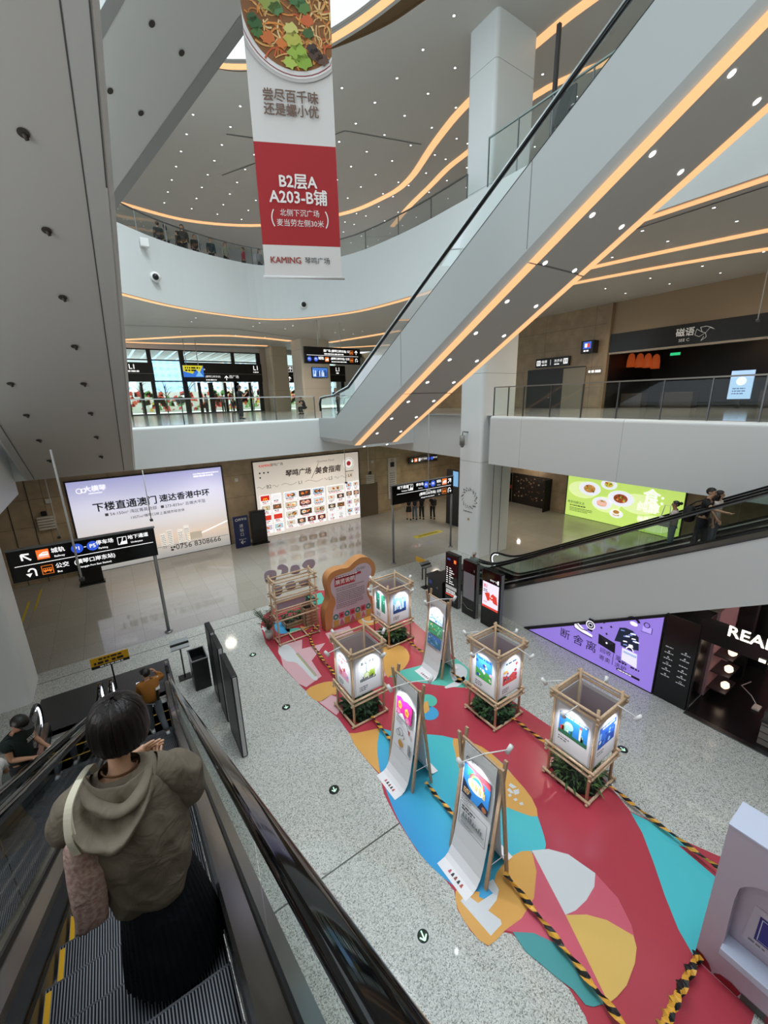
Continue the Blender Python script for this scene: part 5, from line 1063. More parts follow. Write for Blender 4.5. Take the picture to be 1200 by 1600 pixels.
for x, y, r, c in ((.72, 3.2, .13, '#b4b24e'), (.78, 3.05, .14, '#93b040'), (.86, 2.95, .12, '#86a83a'), (.66, 2.93, .1, '#a9bd52'), (.70, 3.33, .1, '#c8c470'), (.18, 3.35, .1, '#2f5a28'), (.2, 3.25, .08, '#3f6b2e'), (.14, 3.42, .07, '#33552a'), (.95, 3.3, .08, '#3d5e2a'), (.8, 3.7, .13, '#3f6b3a'), (.9, 3.6, .1, '#557a3a'), (.42, 3.62, .15, '#8f9a46'), (.5, 3.55, .1, '#4f7d4a'), (1.05, 3.05, .1, '#4a3426'), (1.15, 3.0, .09, '#5a4030'), (1.0, 3.12, .08, '#3a2c24'), (.35, 3.2, .1, '#c66a2c'), (.55, 3.15, .08, '#d0742e'), (.95, 3.45, .09, '#c95f2c'), (.85, 3.85, .1, '#d5d8b8')):
    s.poly(clipx([(x + r * (1 + .25 * sin(3 * k)) * cos(k * pi / 7), y + r * .8 * (1 + .2 * cos(4 * k)) * sin(k * pi / 7)) for k in range(14)]), mat(c, .6), 11)
# ================================================================ exhibition on the hall floor
def wood(name, c1, c2, sc=(1, 1, 1)):
    m, t, b, N, L = nt(name, 0.55); tc = N('ShaderNodeTexCoord'); mp = N('ShaderNodeMapping'); mp.inputs['Scale'].default_value = sc; L(tc.outputs['Object'], mp.inputs[0])
    nz = N('ShaderNodeTexNoise', i_Scale=9.0, i_Detail=4.0); L(mp.outputs[0], nz.inputs['Vector']); r = ramp(N, (0.3, c1), (0.7, c2)); L(nz.outputs['Fac'], r.inputs[0]); L(r.outputs[0], b.inputs['Base Color']); return m
PINE = wood('pale_pine', '#c9a583', '#dbbf9f', (6, 6, .8)); PINEX = wood('pale_pine_bar', '#cdaa88', '#dfc4a5', (3, 3, 3)); TIMB = wood('brown_timber', '#b39274', '#c9ab8d', (6, 6, .7))
SHEETW = mat('#d3ced0', .7); PAPER = mat('#e9e7e8', .65)
# printed floor graphic
def poly_floor(mb, pts, l, mi): mb.add([(x, y, 0.003 + l * 0.0025) for x, y in pts], [tuple(range(len(pts)))], mi)
def smooth_poly(pts, n=3): return [(p.x, p.y) for p in catmull([(x, y, 0) for x, y in pts], n, True)]
RED = mat('#b5404e', .2); PINKF = mat('#dcb0b8', .2); ORF = mat('#dda75b', .2); TEALF = mat('#5fbfae', .2); WHF = mat('#d5d8da', .25); PK5 = mat('#cf5f72', .2); TL5 = mat('#4f9c9e', .2); BLF = mat('#4aa6d8', .2)
def cyan_print():
    m, t, b, N, L = nt('cyan_print', .18); tc = N('ShaderNodeTexCoord'); sp = N('ShaderNodeSeparateXYZ'); L(tc.outputs['Object'], sp.inputs[0])
    mr = N('ShaderNodeMapRange'); mr.inputs[1].default_value = 3.6; mr.inputs[2].default_value = 5.4; L(sp.outputs[0], mr.inputs[0]); r = ramp(N, (0, '#3f9fd6'), (.5, '#48b4d2'), (1, '#52c3cc')); L(mr.outputs[0], r.inputs[0]); L(r.outputs[0], b.inputs['Base Color']); return m
CYANF = cyan_print()
FM = [RED, PINKF, ORF, TEALF, WHF, PK5, TL5, BLF, CYANF, mat('#e0b865', .2)]
mb = MB()
OUT = [(3.61, 13.82), (3.95, 14.49), (4.72, 15.0), (6.6, 15.2), (7.5, 14.6), (8.3, 13.2), (8.35, 10.7), (8.14, 8.88), (8.04, 7.89), (7.95, 6.71), (7.99, 5.56), (8.02, 4.56), (7.77, 3.43), (7.38, 2.49), (7.52, 2.14), (7.57, 1.73), (7.74, 1.34), (7.9, .97), (7.75, .27), (5.34, .16), (3.8, .3), (3.75, .9), (3.83, 1.21), (4.0, 1.44), (4.07, 1.72), (4.0, 2.07), (3.91, 2.57), (3.82, 2.66), (3.49, 2.68), (3.41, 2.96), (3.44, 3.29), (3.58, 3.5), (3.56, 3.82), (3.46, 4.36), (3.5, 5.04), (3.6, 5.64), (3.77, 6.06), (3.74, 6.5), (3.73, 7.08), (3.8, 7.48), (3.81, 8.09), (3.65, 8.83), (3.51, 9.82), (3.4, 11.08), (3.4, 12.6)]
poly_floor(mb, OUT, 0, 0)
mb.add([(x, y, 0.0005) for x, y in OUT], [tuple(range(len(OUT)))], 0)
CIR = lambda cx, cy, r, n=24, ry=None: [(cx + r * cos(2 * pi * i / n), cy + (ry or r) * sin(2 * pi * i / n)) for i in range(n)]
for l, mi, pts in (
    (1, 1, [(3.68, 12.15), (4.51, 12.05), (4.28, 11.53), (5.07, 11.38), (4.27, 10.74), (4.2, 9.86), (3.62, 9.68), (3.5, 9.95), (3.42, 11.0)]),
    (2, 4, smooth_poly([(3.55, 11.75), (3.7, 12.05), (3.95, 12.08), (4.03, 11.75), (4.02, 11.2), (4.06, 10.73), (4.08, 9.9), (3.92, 9.87), (3.84, 10.89), (3.6, 11.2)])),
    (1, 1, [(5.33, 11.91), (6.27, 11.85), (6.16, 11.23), (5.23, 11.14)]), (1, 2, smooth_poly([(3.56, 9.55), (4.14, 9.57), (4.45, 9.3), (4.19, 8.91), (4.06, 8.97), (3.66, 8.92)])),
    (1, 1, [(3.66, 8.9), (4.06, 8.97), (4.17, 8.76), (3.94, 8.25), (3.82, 8.2)]), (1, 2, smooth_poly([(6.23, 9.81), (6.73, 10.04), (7.09, 9.65), (6.95, 9.09), (6.48, 8.72), (5.95, 8.64), (5.79, 8.76)])), (1, 1, [(6.17, 9.68), (5.78, 8.74), (5.64, 8.72)]),
    (1, 3, [(5.83, 8.65), (6.25, 8.69), (6.92, 8.51), (7.6, 8.3), (8.06, 8.1), (7.98, 7.0), (7.38, 6.92), (7.1, 7.16), (6.71, 7.56), (6.16, 8.2)]),
    (2, 4, smooth_poly([(7.7, 7.95), (7.95, 7.85), (7.92, 7.5), (7.59, 7.24), (7.35, 7.2), (7.25, 7.4), (7.45, 7.75)])), (2, 4, [(6.85, 7.34), (7.33, 7.35), (7.65, 7.36), (7.56, 7.18), (7.19, 7.14), (6.85, 7.27)]),
    (1, 3, CIR(6.12, 7.2, .25)), (1, 7, CIR(5.85, 6.83, .25)), (2, 2, [(5.99, 7.2), (6.11, 7.2), (5.93, 6.9), (5.75, 6.86), (5.76, 7.0)]),
    (1, 8, smooth_poly([(4.49, 7.14), (4.74, 6.82), (5.44, 6.24), (5.79, 5.85), (6.2, 5.03), (6.13, 4.29), (6.03, 3.79), (5.8, 3.48), (5.57, 3.17), (5.4, 3.03), (5.19, 3.1), (4.84, 3.2), (4.46, 3.2), (4.19, 3.08), (3.81, 3.22), (3.62, 3.57), (3.53, 3.88), (3.47, 4.28), (3.5, 4.84), (3.57, 5.27), (3.75, 5.89), (4.01, 6.5)], 2)),
    (2, 2, smooth_poly([(5.79, 5.85), (6.07, 5.48), (6.2, 5.03), (6.13, 4.29), (6.03, 3.79), (5.8, 3.48), (5.59, 3.72), (5.41, 4.04), (5.26, 4.29), (5.16, 4.51), (5.19, 4.8), (5.33, 5.2), (5.54, 5.53)], 2)),
    (2, 2, [(3.8, 7.47), (3.92, 7.38), (4.51, 7.16), (4.2, 6.8), (4.01, 6.5), (3.79, 6.06), (3.74, 6.5), (3.73, 7.08)]),
    (2, 2, smooth_poly([(5.15, 3.16), (4.95, 2.89), (4.58, 2.67), (4.18, 2.61), (3.84, 2.66), (3.5, 2.68), (3.42, 2.96), (3.45, 3.29), (3.59, 3.48), (3.74, 3.43), (4.04, 3.14), (4.35, 3.27), (4.8, 3.3)], 2)),
    (3, 5, [(5.17, 3.15), (5.44, 2.99), (5.65, 2.73), (5.75, 2.29), (5.7, 1.88), (5.51, 1.58), (5.32, 1.42), (5.09, 1.33), (4.75, 1.28), (4.38, 1.33), (4.3, 1.35), (4.39, 1.62), (4.35, 1.94), (4.21, 2.3), (3.93, 2.58), (3.85, 2.66), (4.19, 2.61), (4.58, 2.67), (4.95, 2.89)]),
    (4, 4, [(5.17, 3.15), (5.44, 2.99), (5.65, 2.73), (5.75, 2.29), (5.54, 2.19), (5.25, 2.16), (4.98, 2.18), (4.79, 2.24)]), (4, 9, [(4.79, 2.24), (5.07, 2.05), (5.26, 1.83), (5.4, 1.5), (5.29, 1.4), (5.09, 1.33), (4.75, 1.28), (4.52, 1.3), (4.37, 1.33)]),
    (4, 6, [(3.93, 2.58), (4.18, 2.39), (4.35, 2.12), (4.41, 1.8), (4.39, 1.56), (4.32, 1.36), (4.17, 1.43), (4.1, 1.5), (4.1, 1.68), (4.02, 1.9), (3.96, 2.12), (3.9, 2.31)]),
    (2, 8, [(7.36, 2.48), (7.51, 2.08), (7.60, 1.62), (7.55, 1.5), (7.28, 1.87), (7.42, 1.67), (7.36, 1.08), (7.32, .82), (5.86, .86), (6.04, 1.14), (6.36, 1.46), (6.75, 1.8), (7.12, 2.15)]),
    (3, 4, [(3.56, 3.33), (3.70, 3.36), (3.9, 2.79), (3.87, 2.74), (3.62, 2.74)]), (3, 7, [(4.0, 3.3), (4.22, 3.2), (4.1, 3.06), (3.95, 3.05), (3.85, 3.2)]), (4, 4, [(4.05, 3.28), (4.24, 3.24), (4.2, 3.08), (4.05, 3.0), (3.83, 2.98), (3.82, 2.84), (3.90, 2.8), (3.8, 2.76), (3.72, 2.95), (3.75, 3.15), (4.08, 3.1)]),
    (3, 4, [(5.95, 4.26), (5.98, 4.12), (5.88, 4.15), (5.87, 4.25)]), (3, 4, [(5.86, 4.12), (5.98, 4.07), (5.9, 4.0), (5.8, 4.03)]), (3, 4, [(5.84, 4.2), (5.82, 4.06), (5.76, 4.1), (5.76, 4.2)]),
    (3, 4, [(5.66, 4.24), (5.72, 4.22), (5.7, 4.18), (5.65, 4.19)]), (3, 4, [(5.69, 4.12), (5.75, 4.1), (5.73, 4.05), (5.67, 4.07)]), (3, 4, [(5.7, 3.99), (5.77, 3.97), (5.75, 3.92), (5.69, 3.94)]), (3, 4, [(5.73, 3.87), (5.8, 3.84), (5.77, 3.79), (5.71, 3.82)]),
    (2, 7, smooth_poly([(4.1, 13.75), (4.4, 13.62), (4.4, 12.9), (4.2, 12.75), (3.95, 13.0)])), (2, 3, [(4.26, 13.05), (4.7, 12.84), (4.8, 12.55), (4.28, 12.7)]), (2, 2, [(4.8, 12.9), (5.1, 12.6), (4.75, 12.5)]), (2, 3, [(5.8, 15.0), (6.63, 14.94), (6.4, 14.0), (5.8, 14.0)]),
    (2, 2, CIR(7.1, 11.8, .42)), (3, 4, CIR(7.15, 11.85, .3)), (4, 2, CIR(7.15, 11.85, .22)),
    (2, 4, [(3.66 + (.22 if k % 2 == 0 else .10) * .62 * cos(R(90 + 36 * k)), 13.52 + (.22 if k % 2 == 0 else .10) * 1.2 * sin(R(90 + 36 * k))) for k in range(10)])):
    poly_floor(mb, pts, l, mi)
for k in range(4): poly_floor(mb, [(4.0 + k * .02, 11.4), (4.02 + k * .02, 11.4), (4.04 + k * .02, 9.95), (4.025 + k * .02, 9.95)], 3, 6 if k % 2 else 9)
o = mb.build('floor_graphic', FM, fix=False); tag(o, 'big printed floor graphic in red, cyan, orange and pink shapes under the exhibition', 'floor graphic')

# plants
def leafy(mb, cx, cy, z0, rx, ry, h, n, L, rnd, kind='broad', mis=3):
    for i in range(n):
        a = rnd.uniform(0, 2 * pi); q = sqrt(rnd.random()); x, y = cx + rx * q * cos(a), cy + ry * q * sin(a); z = z0 + rnd.uniform(.02, h) * (1 - .5 * q)
        az = a + rnd.uniform(-1.2, 1.2); el = rnd.uniform(.0, .9); d = V((cos(az) * cos(el), sin(az) * cos(el), sin(el))); s = d.cross(V((0, 0, 1))).normalized(); l = L * rnd.uniform(.7, 1.3); w = l * (.27 if kind == 'broad' else .09)
        p = V((x, y, z)); m1 = p + d * l * .5 + V((0, 0, .02)); t = p + d * l - V((0, 0, .25 * l)); mi = rnd.randrange(mis)
        u = d.cross(s) * -.012
        mb.add([p, m1 - s * w, t, m1 + s * w, m1 + V((0, 0, -.015))], [(0, 4, 1), (1, 4, 2), (2, 4, 3), (3, 4, 0)], mi, True)
LEAF = [mat('#1f3d1f', .45), mat('#2b4f2a', .45), mat('#40663a', .45), mat('#17301a', .5)]
FERN = [mat('#2f4a24', .5), mat('#3c5c2c', .5), mat('#5c7a3c', .5), mat('#22391c', .5)]
def plant(label, cx, cy, w, d, seed, kind, mats, h=.42, n=230):
    t = thing('potted_greenery', label, 'plant', (cx, cy, 0), group='green plants inside the wooden lantern frames'); rnd = random.Random(seed)
    m = MB(); pts = [(cx + w / 2 * (1 + .12 * sin(k * 2.3 + seed)) * cos(2 * pi * k / 22), cy + d / 2 * (1 + .14 * cos(k * 1.7)) * sin(2 * pi * k / 22), .02) for k in range(22)]; m.prism(pts, (0, 0, .05)); m.build('moss_bed', mat('#141f12', .8), t)
    m = MB(); leafy(m, cx, cy, .06, w * .46, d * .46, h, n, .17 if kind == 'broad' else .24, rnd, kind); m.build('foliage', mats[:3], t, fix=False)
# lanterns
LX, LY = .90, .88
def lantern_parts(t):
    pr = .03
    for sx in (0, 1):
        for sy in (0, 1):
            m = MB(); x, y = sx * LX, sy * LY; m.cyl((x, y, 0), (x, y, 2.26), pr, 10); m.build('post', PINE, t, False)
    def bar(a, b, r=.03): m = MB(); m.cyl(a, b, r, 10); m.build('rail', PINEX, t, False)
    e_ = .10
    for z, dz in ((.04, 0), (.66, .03), (.78, .03), (2.0, .03), (2.11, .03)):
        for y in (-.05, LY + .05): bar((-e_, y, z), (LX + e_, y, z))
        for x in (-.05, LX + .05): bar((x, -e_, z + .045), (x, LY + e_, z + .045))
    for side in range(4):
        m = MB(); a, b = .045, .045
        if side == 0: m.box(-.004, .004, .04, LY - .04, .84, 1.99)
        elif side == 1: m.box(.04, LX - .04, -.004, .004, .84, 1.99)
        elif side == 2: m.box(LX - .004, LX + .004, .04, LY - .04, .84, 1.99)
        else: m.box(.04, LX - .04, LY - .004, LY + .004, .84, 1.99)
        m.build('side_sheet', SHEETW, t, False)
def art(s, x0, y0, x1, y1, seed, pal, style):
    """a generic bright illustration: sky, hills, dome, towers, dots"""
    rnd = random.Random(seed); w, h = x1 - x0, y1 - y0; c = [mat(q, .6) for q in pal]
    s.rect(x0, y0, x1, y1, c[0], 2); X = lambda a: x0 + a * w; Y = lambda a: y0 + a * h
    if style == 'city':
        for k in range(10): a = rnd.random(); s.rect(X(a * .92), Y(.12), X(a * .92 + .07), Y(rnd.uniform(.3, .62)), rnd.choice(c[1:]), 3)
        s.poly([(X(0), Y(0)), (X(1), Y(0)), (X(1), Y(.2)), (X(.6), Y(.14)), (X(.3), Y(.22)), (X(0), Y(.15))], c[1], 4); s.disc(X(.36), Y(.52), .16 * w, c[2], 4, .2 * h, 18)
        for k in range(5): s.ring(X(.36), Y(.5), .05 * w + .025 * w * k, .008 * w, c[3], 5, 14, 0, 180)
        s.rect(X(.72), Y(.2), X(.79), Y(.72), c[3], 5); s.poly([(X(.70), Y(.72)), (X(.81), Y(.72)), (X(.755), Y(.86))], c[4], 5); s.bars(X(.1), Y(.93), X(.95), 1, .1, .07 * h, c[3], 5, 0)
    elif style == 'guitar':
        s.disc(X(.42), Y(.3), .12 * w, c[1], 3, .12 * h); s.ring(X(.42), Y(.3), .16 * w, .03 * w, c[2], 4); s.rect(X(.405), Y(.4), X(.435), Y(.85), c[4], 4)
        for a in (.55, .62, .7, .78): s.poly([(X(a), Y(.15)), (X(a + .1), Y(.15)), (X(a + .13), Y(.55)), (X(a + .05), Y(.42))], c[2], 3)
        for k in range(12): s.rect(X(.05 + k * .075), Y(.05), X(.1 + k * .075), Y(rnd.uniform(.1, .28)), c[3], 5)
        for k, a in enumerate((.12, .34, .56, .74)): s.bars(X(a), Y(.9), X(a + .13), 2, .06 * h, .05 * h, c[3], 5, 0)
        for k in range(14): s.disc(X(rnd.random()), Y(rnd.uniform(.3, .8)), .012 * w, c[3], 5, None, 6)
    elif style == 'tower':
        s.poly([(X(0), Y(0)), (X(.35), Y(0)), (X(.45), Y(1)), (X(0), Y(1))], c[1], 3); s.poly([(X(.6), Y(0)), (X(1), Y(0)), (X(1), Y(1)), (X(.55), Y(1))], c[2], 3); s.poly([(X(.42), Y(.0)), (X(.58), Y(.0)), (X(.52), Y(.85)), (X(.48), Y(.85))], c[3], 4)
        for k in range(8): s.disc(X(rnd.random()), Y(rnd.random()), .04 * w, rnd.choice(c[3:]), 4, None, 8)
    else:
        s.poly([(X(0), Y(0)), (X(1), Y(0)), (X(1), Y(.3)), (X(.7), Y(.42)), (X(.4), Y(.3)), (X(0), Y(.45))], c[1], 3)
        for k in range(16): s.disc(X(rnd.uniform(.05, .95)), Y(rnd.uniform(.1, .75)), rnd.uniform(.03, .09) * w, rnd.choice(c[1:]), 4 + k % 3, None, 9)
        s.bars(X(.15), Y(.92), X(.9), 1, .1, .08 * h, c[-1], 5, 0)
ARTS = {
    1: (('fun', ['#eef0f4', '#e79bb5', '#d8446a', '#f0d24a', '#5a9ad0', '#c23a3a']), ('guitar', ['#f2f4f2', '#e9f0c8', '#a9c83a', '#2c3a44', '#4a8ab0'])),
    2: (('tower', ['#bfe0ea', '#1f6a58', '#2f8a6a', '#e8f4e0', '#123a34']), ('city', ['#8fc4ea', '#1f3f7a', '#d8eaf4', '#f2f6f8', '#2a6ac0'])),
    3: (('fun', ['#3f9ae0', '#4aa84a', '#f0c8d8', '#f4f4f6', '#8a6ad0', '#2a4ab0']), ('fun', ['#cfe0ea', '#d84a4a', '#e8b45a', '#c22a3a', '#7ab0d0', '#2a3a5a'])),
    4: (('city', ['#2f86d0', '#2a6a4a', '#9fe0d0', '#e8f2e0', '#d84a4a', '#e8c84a']), ('fun', ['#2f66c8', '#1f4aa8', '#8ab8f0', '#e8f0fa', '#3a80e0', '#dce8fa']))}
WHL = mat('#ececec', .4); LAMPE = mat('#f4f8ff', .5, emit=1.5)
def clamp_lamp(t, a, b, aim, power=0, world=False):
    """white arm from a to b with a small tube head pointing to aim"""
    arm = MB(); arm.cyl(a, b, .011, 6); arm.build('lamp_arm', WHL, t, world)
    d = (V(aim) - V(b)).normalized(); h = MB(); h.cyl(V(b) - d * .09, V(b) + d * .07, .04, 12); hd = h.build('lamp_head', WHL, t, world)
    g = MB(); g.cyl(V(b) + d * .07, V(b) + d * .073, .034, 12); g.build('lamp_glow', LAMPE, hd, world) if not t.get('x') else None
    if power:
        p = V(b) + d * .12; M = t.matrix_basis @ p if not world else p
        D = (t.matrix_basis.to_3x3() @ d) if not world else d
        lamp('clamp_spot', 'SPOT', M, power, (.86, .92, 1.0), .03, D.to_track_quat('-Z', 'Y').to_euler(), spot_size=R(95), spot_blend=.7)
proto = thing('lantern_stand', '', 'display stand', (6.83, 3.09, 0)); lantern_parts(proto); kids = list(proto.children)
def lantern(i, x, y, label):
    if i == 4: t = proto
    else:
        t = proto.copy(); COL.objects.link(t)
        for k in kids:
            c = k.copy(); COL.objects.link(c); c.parent = t
    t.location = (x, y, 0); tag(t, label, 'display stand', 'wooden lantern stands'); bpy.context.view_layer.update()
    (s1, p1), (s2, p2) = ARTS[i]; hh = (1.0, 1.05)
    for k, (st, pal, u, o) in enumerate(((s1, p1, (0, -1, 0), (-.008, LY - .09, .88)), (s2, p2, (1, 0, 0), (.09, -.008, .88)))):
        s = Sheet('poster', t, o, u, (0, 0, 1), world=False, gap=.0015); w = .72; s.rect(0, 0, w, 1.04, PAPER, 1)
        if i == 4: art(s, .05, .36, w - .06, .86, i * 10 + k, pal, st); s.bars(.06, .27, .3, 2, .06, .03, GREYT, 2)
        else: art(s, .1, .30, w - .1, .92, i * 10 + k, pal, st); s.bars(.1, .18, .34, 3, .05, .03, GREYT, 2)
    for k, (u, o, b) in enumerate((((0, 1, 0), (LX - .009, .09, .9), 2), ((-1, 0, 0), (LX - .09, LY - .009, .9), 3))):
        s = Sheet('sheet_back', t, o, u, (0, 0, 1), world=False, gap=.0015); s.rect(0, 0, .72, 1.0, mat('#a99ea6', .7) if k == 0 else mat('#cfbfc2', .7), 1)
        if k: s.bars(.15, .92, .6, 2, .12, .09, mat('#b98a86', .7), 2, 0); s.rect(.0, 0, .35, .35, mat('#2f2a2c', .7), 2) if i in (1,) else None
    clamp_lamp(t, (-.08, LY * .42, 2.15), (-.42, LY * .50, 2.05), (0, LY * .5, 1.45), 26)
    clamp_lamp(t, (LX * .62, -.08, 2.15), (LX * .72, -.42, 2.05), (LX * .5, 0, 1.45), 26)
    clamp_lamp(t, (LX + .08, LY * .5, 2.15), (LX + .40, LY * .6, 2.0), (LX, LY * .5, 1.4)); clamp_lamp(t, (LX * .4, LY + .08, 2.15), (LX * .2, LY + .40, 2.0), (LX * .5, LY, 1.4))
    return t
lantern(4, 6.83, 3.09, 'wooden lantern stand with a blue domed city picture, nearest to the logo pillar')
lantern(3, 6.82, 5.46, 'wooden lantern stand with a pink flower picture and red street picture, below the totems')
lantern(2, 6.68, 9.86, 'wooden lantern stand with green tower picture, beside the orange text board')
lantern(1, 4.02, 7.58, 'wooden lantern stand with a yellow green guitar picture, at the floor graphic left edge')
plant('dark fern plants inside the lantern stand with the blue domed city picture', 7.28, 3.55, .98, .98, 4, 'fern', FERN)
plant('broad leaf plants inside the lantern stand with the pink flower picture', 7.27, 5.9, 1.05, 1.0, 3, 'broad', LEAF)
plant('green plants inside the lantern stand with the green tower picture', 7.13, 10.3, .95, .9, 2, 'broad', [LEAF[0], LEAF[1], FERN[2]])
plant('dark green plants inside the lantern stand with the guitar picture', 4.47, 8.02, .95, .95, 1, 'broad', [LEAF[3], LEAF[0], LEAF[1]])
# A-frame scroll stands
def scroll_stand(x, y, label, draw, power=34):
    t = thing('scroll_stand', label, 'display stand', (x, y, 0), group='wooden scroll stands'); wd = .84; bpy.context.view_layer.update()
    AX = .24; 
    for sy, yy in ((0, 0), (1, wd)):
        for a, b, n in (((0, yy, 0), (AX + .07, yy, 2.52), 'leg'), ((.48, yy + (.045 if sy else -.045), 0), (AX - .07, yy + (.045 if sy else -.045), 2.48), 'leg')):
            d = (V(b) - V(a)); m = MB(); m.sweep([(-.03, -.02), (.03, -.02), (.03, .02), (-.03, .02)], [a, b], side=(0, 1, 0)); m.build(n, TIMB, t, False)
    m = MB(); m.box(AX - .02, AX + .02, -.02, wd + .02, 2.28, 2.37); m.build('top_bar', TIMB, t, False)
    m = MB(); m.cyl((.07, -.03, .55), (.41, -.06, .55), .006, 6); m.build('brace_cord', WHL, t, False); m = MB(); m.cyl((.07, wd + .03, .55), (.41, wd + .06, .55), .006, 6); m.build('brace_cord', WHL, t, False)
    y0, y1 = .07, wd - .07
    prof = [(AX - .03, 2.36), (AX - .05, 2.2), (.17, 1.7), (.12, 1.2), (.06, .75), (.0, .42), (-.06, .2), (-.14, .07), (-.22, .02), (-.40, .012)]
    m = MB()
    for (xa, za), (xb, zb) in zip(prof, prof[1:]): m.add([(xa, y0, za), (xa, y1, za), (xb, y1, zb), (xb, y0, zb)], [(0, 1, 2, 3)], 0, True)
    m.build('scroll_sheet', PAPER, t, False, fix=False)
    prof2 = [(AX + .03, 2.36), (.3, 2.0), (.34, 1.4), (.40, .8), (.46, .35), (.55, .1), (.64, .03), (.78, .012)]
    m = MB()
    for (xa, za), (xb, zb) in zip(prof2, prof2[1:]): m.add([(xa, y0, za), (xa, y1, za), (xb, y1, zb), (xb, y0, zb)], [(0, 1, 2, 3)], 0, True)
    m.build('rear_sheet', PAPER, t, False, fix=False)
    bt, tp = V((.053, y1, .72)), V((AX - .055, y1, 2.2)); s = Sheet('print', t, bt - V((.012, 0, 0)), (0, -1, 0), tp - bt, world=False, gap=.0015); draw(s, y1 - y0, (tp - bt).length)
    s = Sheet('floor_print', t, (-.38, y1, .018), (0, -1, 0), (1, 0, 0), world=False, gap=.0015)
    for k in range(5): s.poly([(.2 + k * .07, .05), (.25 + k * .07, .05), (.235 + k * .07, .12), (.21 + k * .07, .11)], mat(('#c05a6a', '#2a2a2c', '#8a4a3a', '#2a2a2c', '#b04a3a')[k], .6), 1)
    s.bars(.05, .28, .3, 3, .035, .015, GREYT, 1)
    clamp_lamp(t, (AX, wd * .45, 2.38), (-.16, wd * .62, 2.32), (.12, wd * .5, 1.7), power); clamp_lamp(t, (AX, wd * .45, 2.38), (.68, wd * .28, 2.32), (.4, wd * .5, 1.6))
    m = MB(); 
    for q in range(8): m.cyl((AX - .03, y0 + .03 + q * .09, 2.30), (AX - .05, y0 + .05 + q * .09, 2.37), .005, 5)
    m.build('lacing', WHL, t, False, fix=False); return t
def head(s, w, h): s.ring(.12, h - .1, .04, .012, INK, 2); s.bars(.2, h - .07, .34, 2, .04, .02, GREYT, 2)
def dr2(s, w, h):
    head(s, w, h); t = h - .2; P_ = [mat(c, .6) for c in ('#2f86d0', '#e9f2f6', '#d8505a', '#3f9a58', '#f0d050', '#1c2440', '#b06a3a', '#e8c070')]
    s.rect(.06, t - .62, w - .06, t, P_[0], 2); s.poly([(.06, t), (w - .06, t - .0), (w - .06, t - .12), (.3, t - .05)], P_[2], 3); s.disc(w * .5, t - .3, .18, P_[1], 3, .12); s.ring(w * .52, t - .22, .17, .03, P_[2], 4, 14, 0, 180); s.ring(w * .52, t - .22, .13, .02, P_[4], 4, 14, 0, 180)
    for k in range(12): s.rect(w * .32 + k * .028, t - .34 - .004 * k, w * .32 + .02 + k * .028, t - .2 - (k % 3) * .03, P_[(1, 4, 7)[k % 3]], 5)
    for a in (.15, .2, .25): s.poly([(a, t - .2), (a + .02, t - .02), (a + .06, t - .15)], P_[3], 4)
    s.poly([(.06, t - .3), (.28, t - .5), (.26, t - .62), (.06, t - .62)], P_[5], 4); s.poly([(.42, t - .62), (.5, t - .45), (.64, t - .5), (.64, t - .62)], P_[5], 4); s.bars(.1, t - .48, .24, 3, .04, .02, P_[7], 5); s.disc(.56, t - .56, .05, P_[6], 5)
    s.bars(.06, t - .68, .3, 3, .035, .018, GREYT, 2); b = .03; s.line([(.06, t - .8), (w - .04, t - .8), (w - .04, b), (.06, b), (.06, t - .8)], .008, INK, 2); s.bars(.1, t - .87, .4, 2, .05, .03, INK, 2)
    rnd = random.Random(4)
    for k in range(22): x = .12 + k * .021; hh = rnd.uniform(.03, .14); s.rect(x, .2, x + .02, .2 + hh, mat(rnd.choice(['#8f9092', '#a8a9ab', '#6f7072', '#5f7a5a']), .6), 3)
    s.poly([(.1, .14), (w - .08, .17), (w - .08, .2), (.1, .21)], mat('#a9aaac', .6), 3); s.bars(.1, .1, .4, 2, .03, .014, GREYT, 3)
def dr1(s, w, h):
    head(s, w, h); t = h - .3; MG = mat('#d0208a', .6); YL = mat('#f0b83a', .6); s.rect(.08, t - .42, w - .1, t, MG, 2); s.poly([(.08, t), (.2, t + .05), (.3, t), (.42, t + .05), (w - .1, t)], MG, 2)
    for x, y in ((.2, t - .15), (.44, t - .2)): s.poly([(x, y + .11), (x + .07, y + .02), (x + .04, y - .09), (x - .05, y - .07), (x - .07, y + .04)], YL, 3); s.disc(x, y, .04, mat('#e8742a', .6), 4)
    for x, y in ((.16, t - .33), (.48, t - .38)): s.disc(x, y, .07, mat('#e8a8b8', .6), 3); s.ring(x, y, .05, .015, MG, 4)
    s.poly([(.08, t - .42), (.3, t - .3), (.42, t - .42)], PAPER, 3); s.line([(.38, t - .35), (.54, t - .6)], .014, INK, 4); s.poly([(.52, t - .55), (.58, t - .56), (.58, t - .66), (.54, t - .64)], mat('#b03a3a', .6), 4)
    s.bars(.1, t - .5, .34, 3, .035, .016, GREYT, 2); s.line([(.06, t - .48), (w - .05, t - .72)], .006, GREYT, 2)
    s.ring(.28, .42, .09, .012, INK, 2); s.ring(.2, .36, .07, .012, INK, 2); s.line([(.35, .4), (.42, .35), (.38, .3)], .012, INK, 2); s.disc(.3, .14, .085, mat('#cf9a4a', .6), 2, .08); s.line([(.08, .0), (w - .05, .0), (w - .05, .22)], .008, GREYT, 2)
    for k in range(9): s.rect(w - .16, .05 + k * .028, w - .06, .066 + k * .028, mat('#6a6a6c', .6), 2)
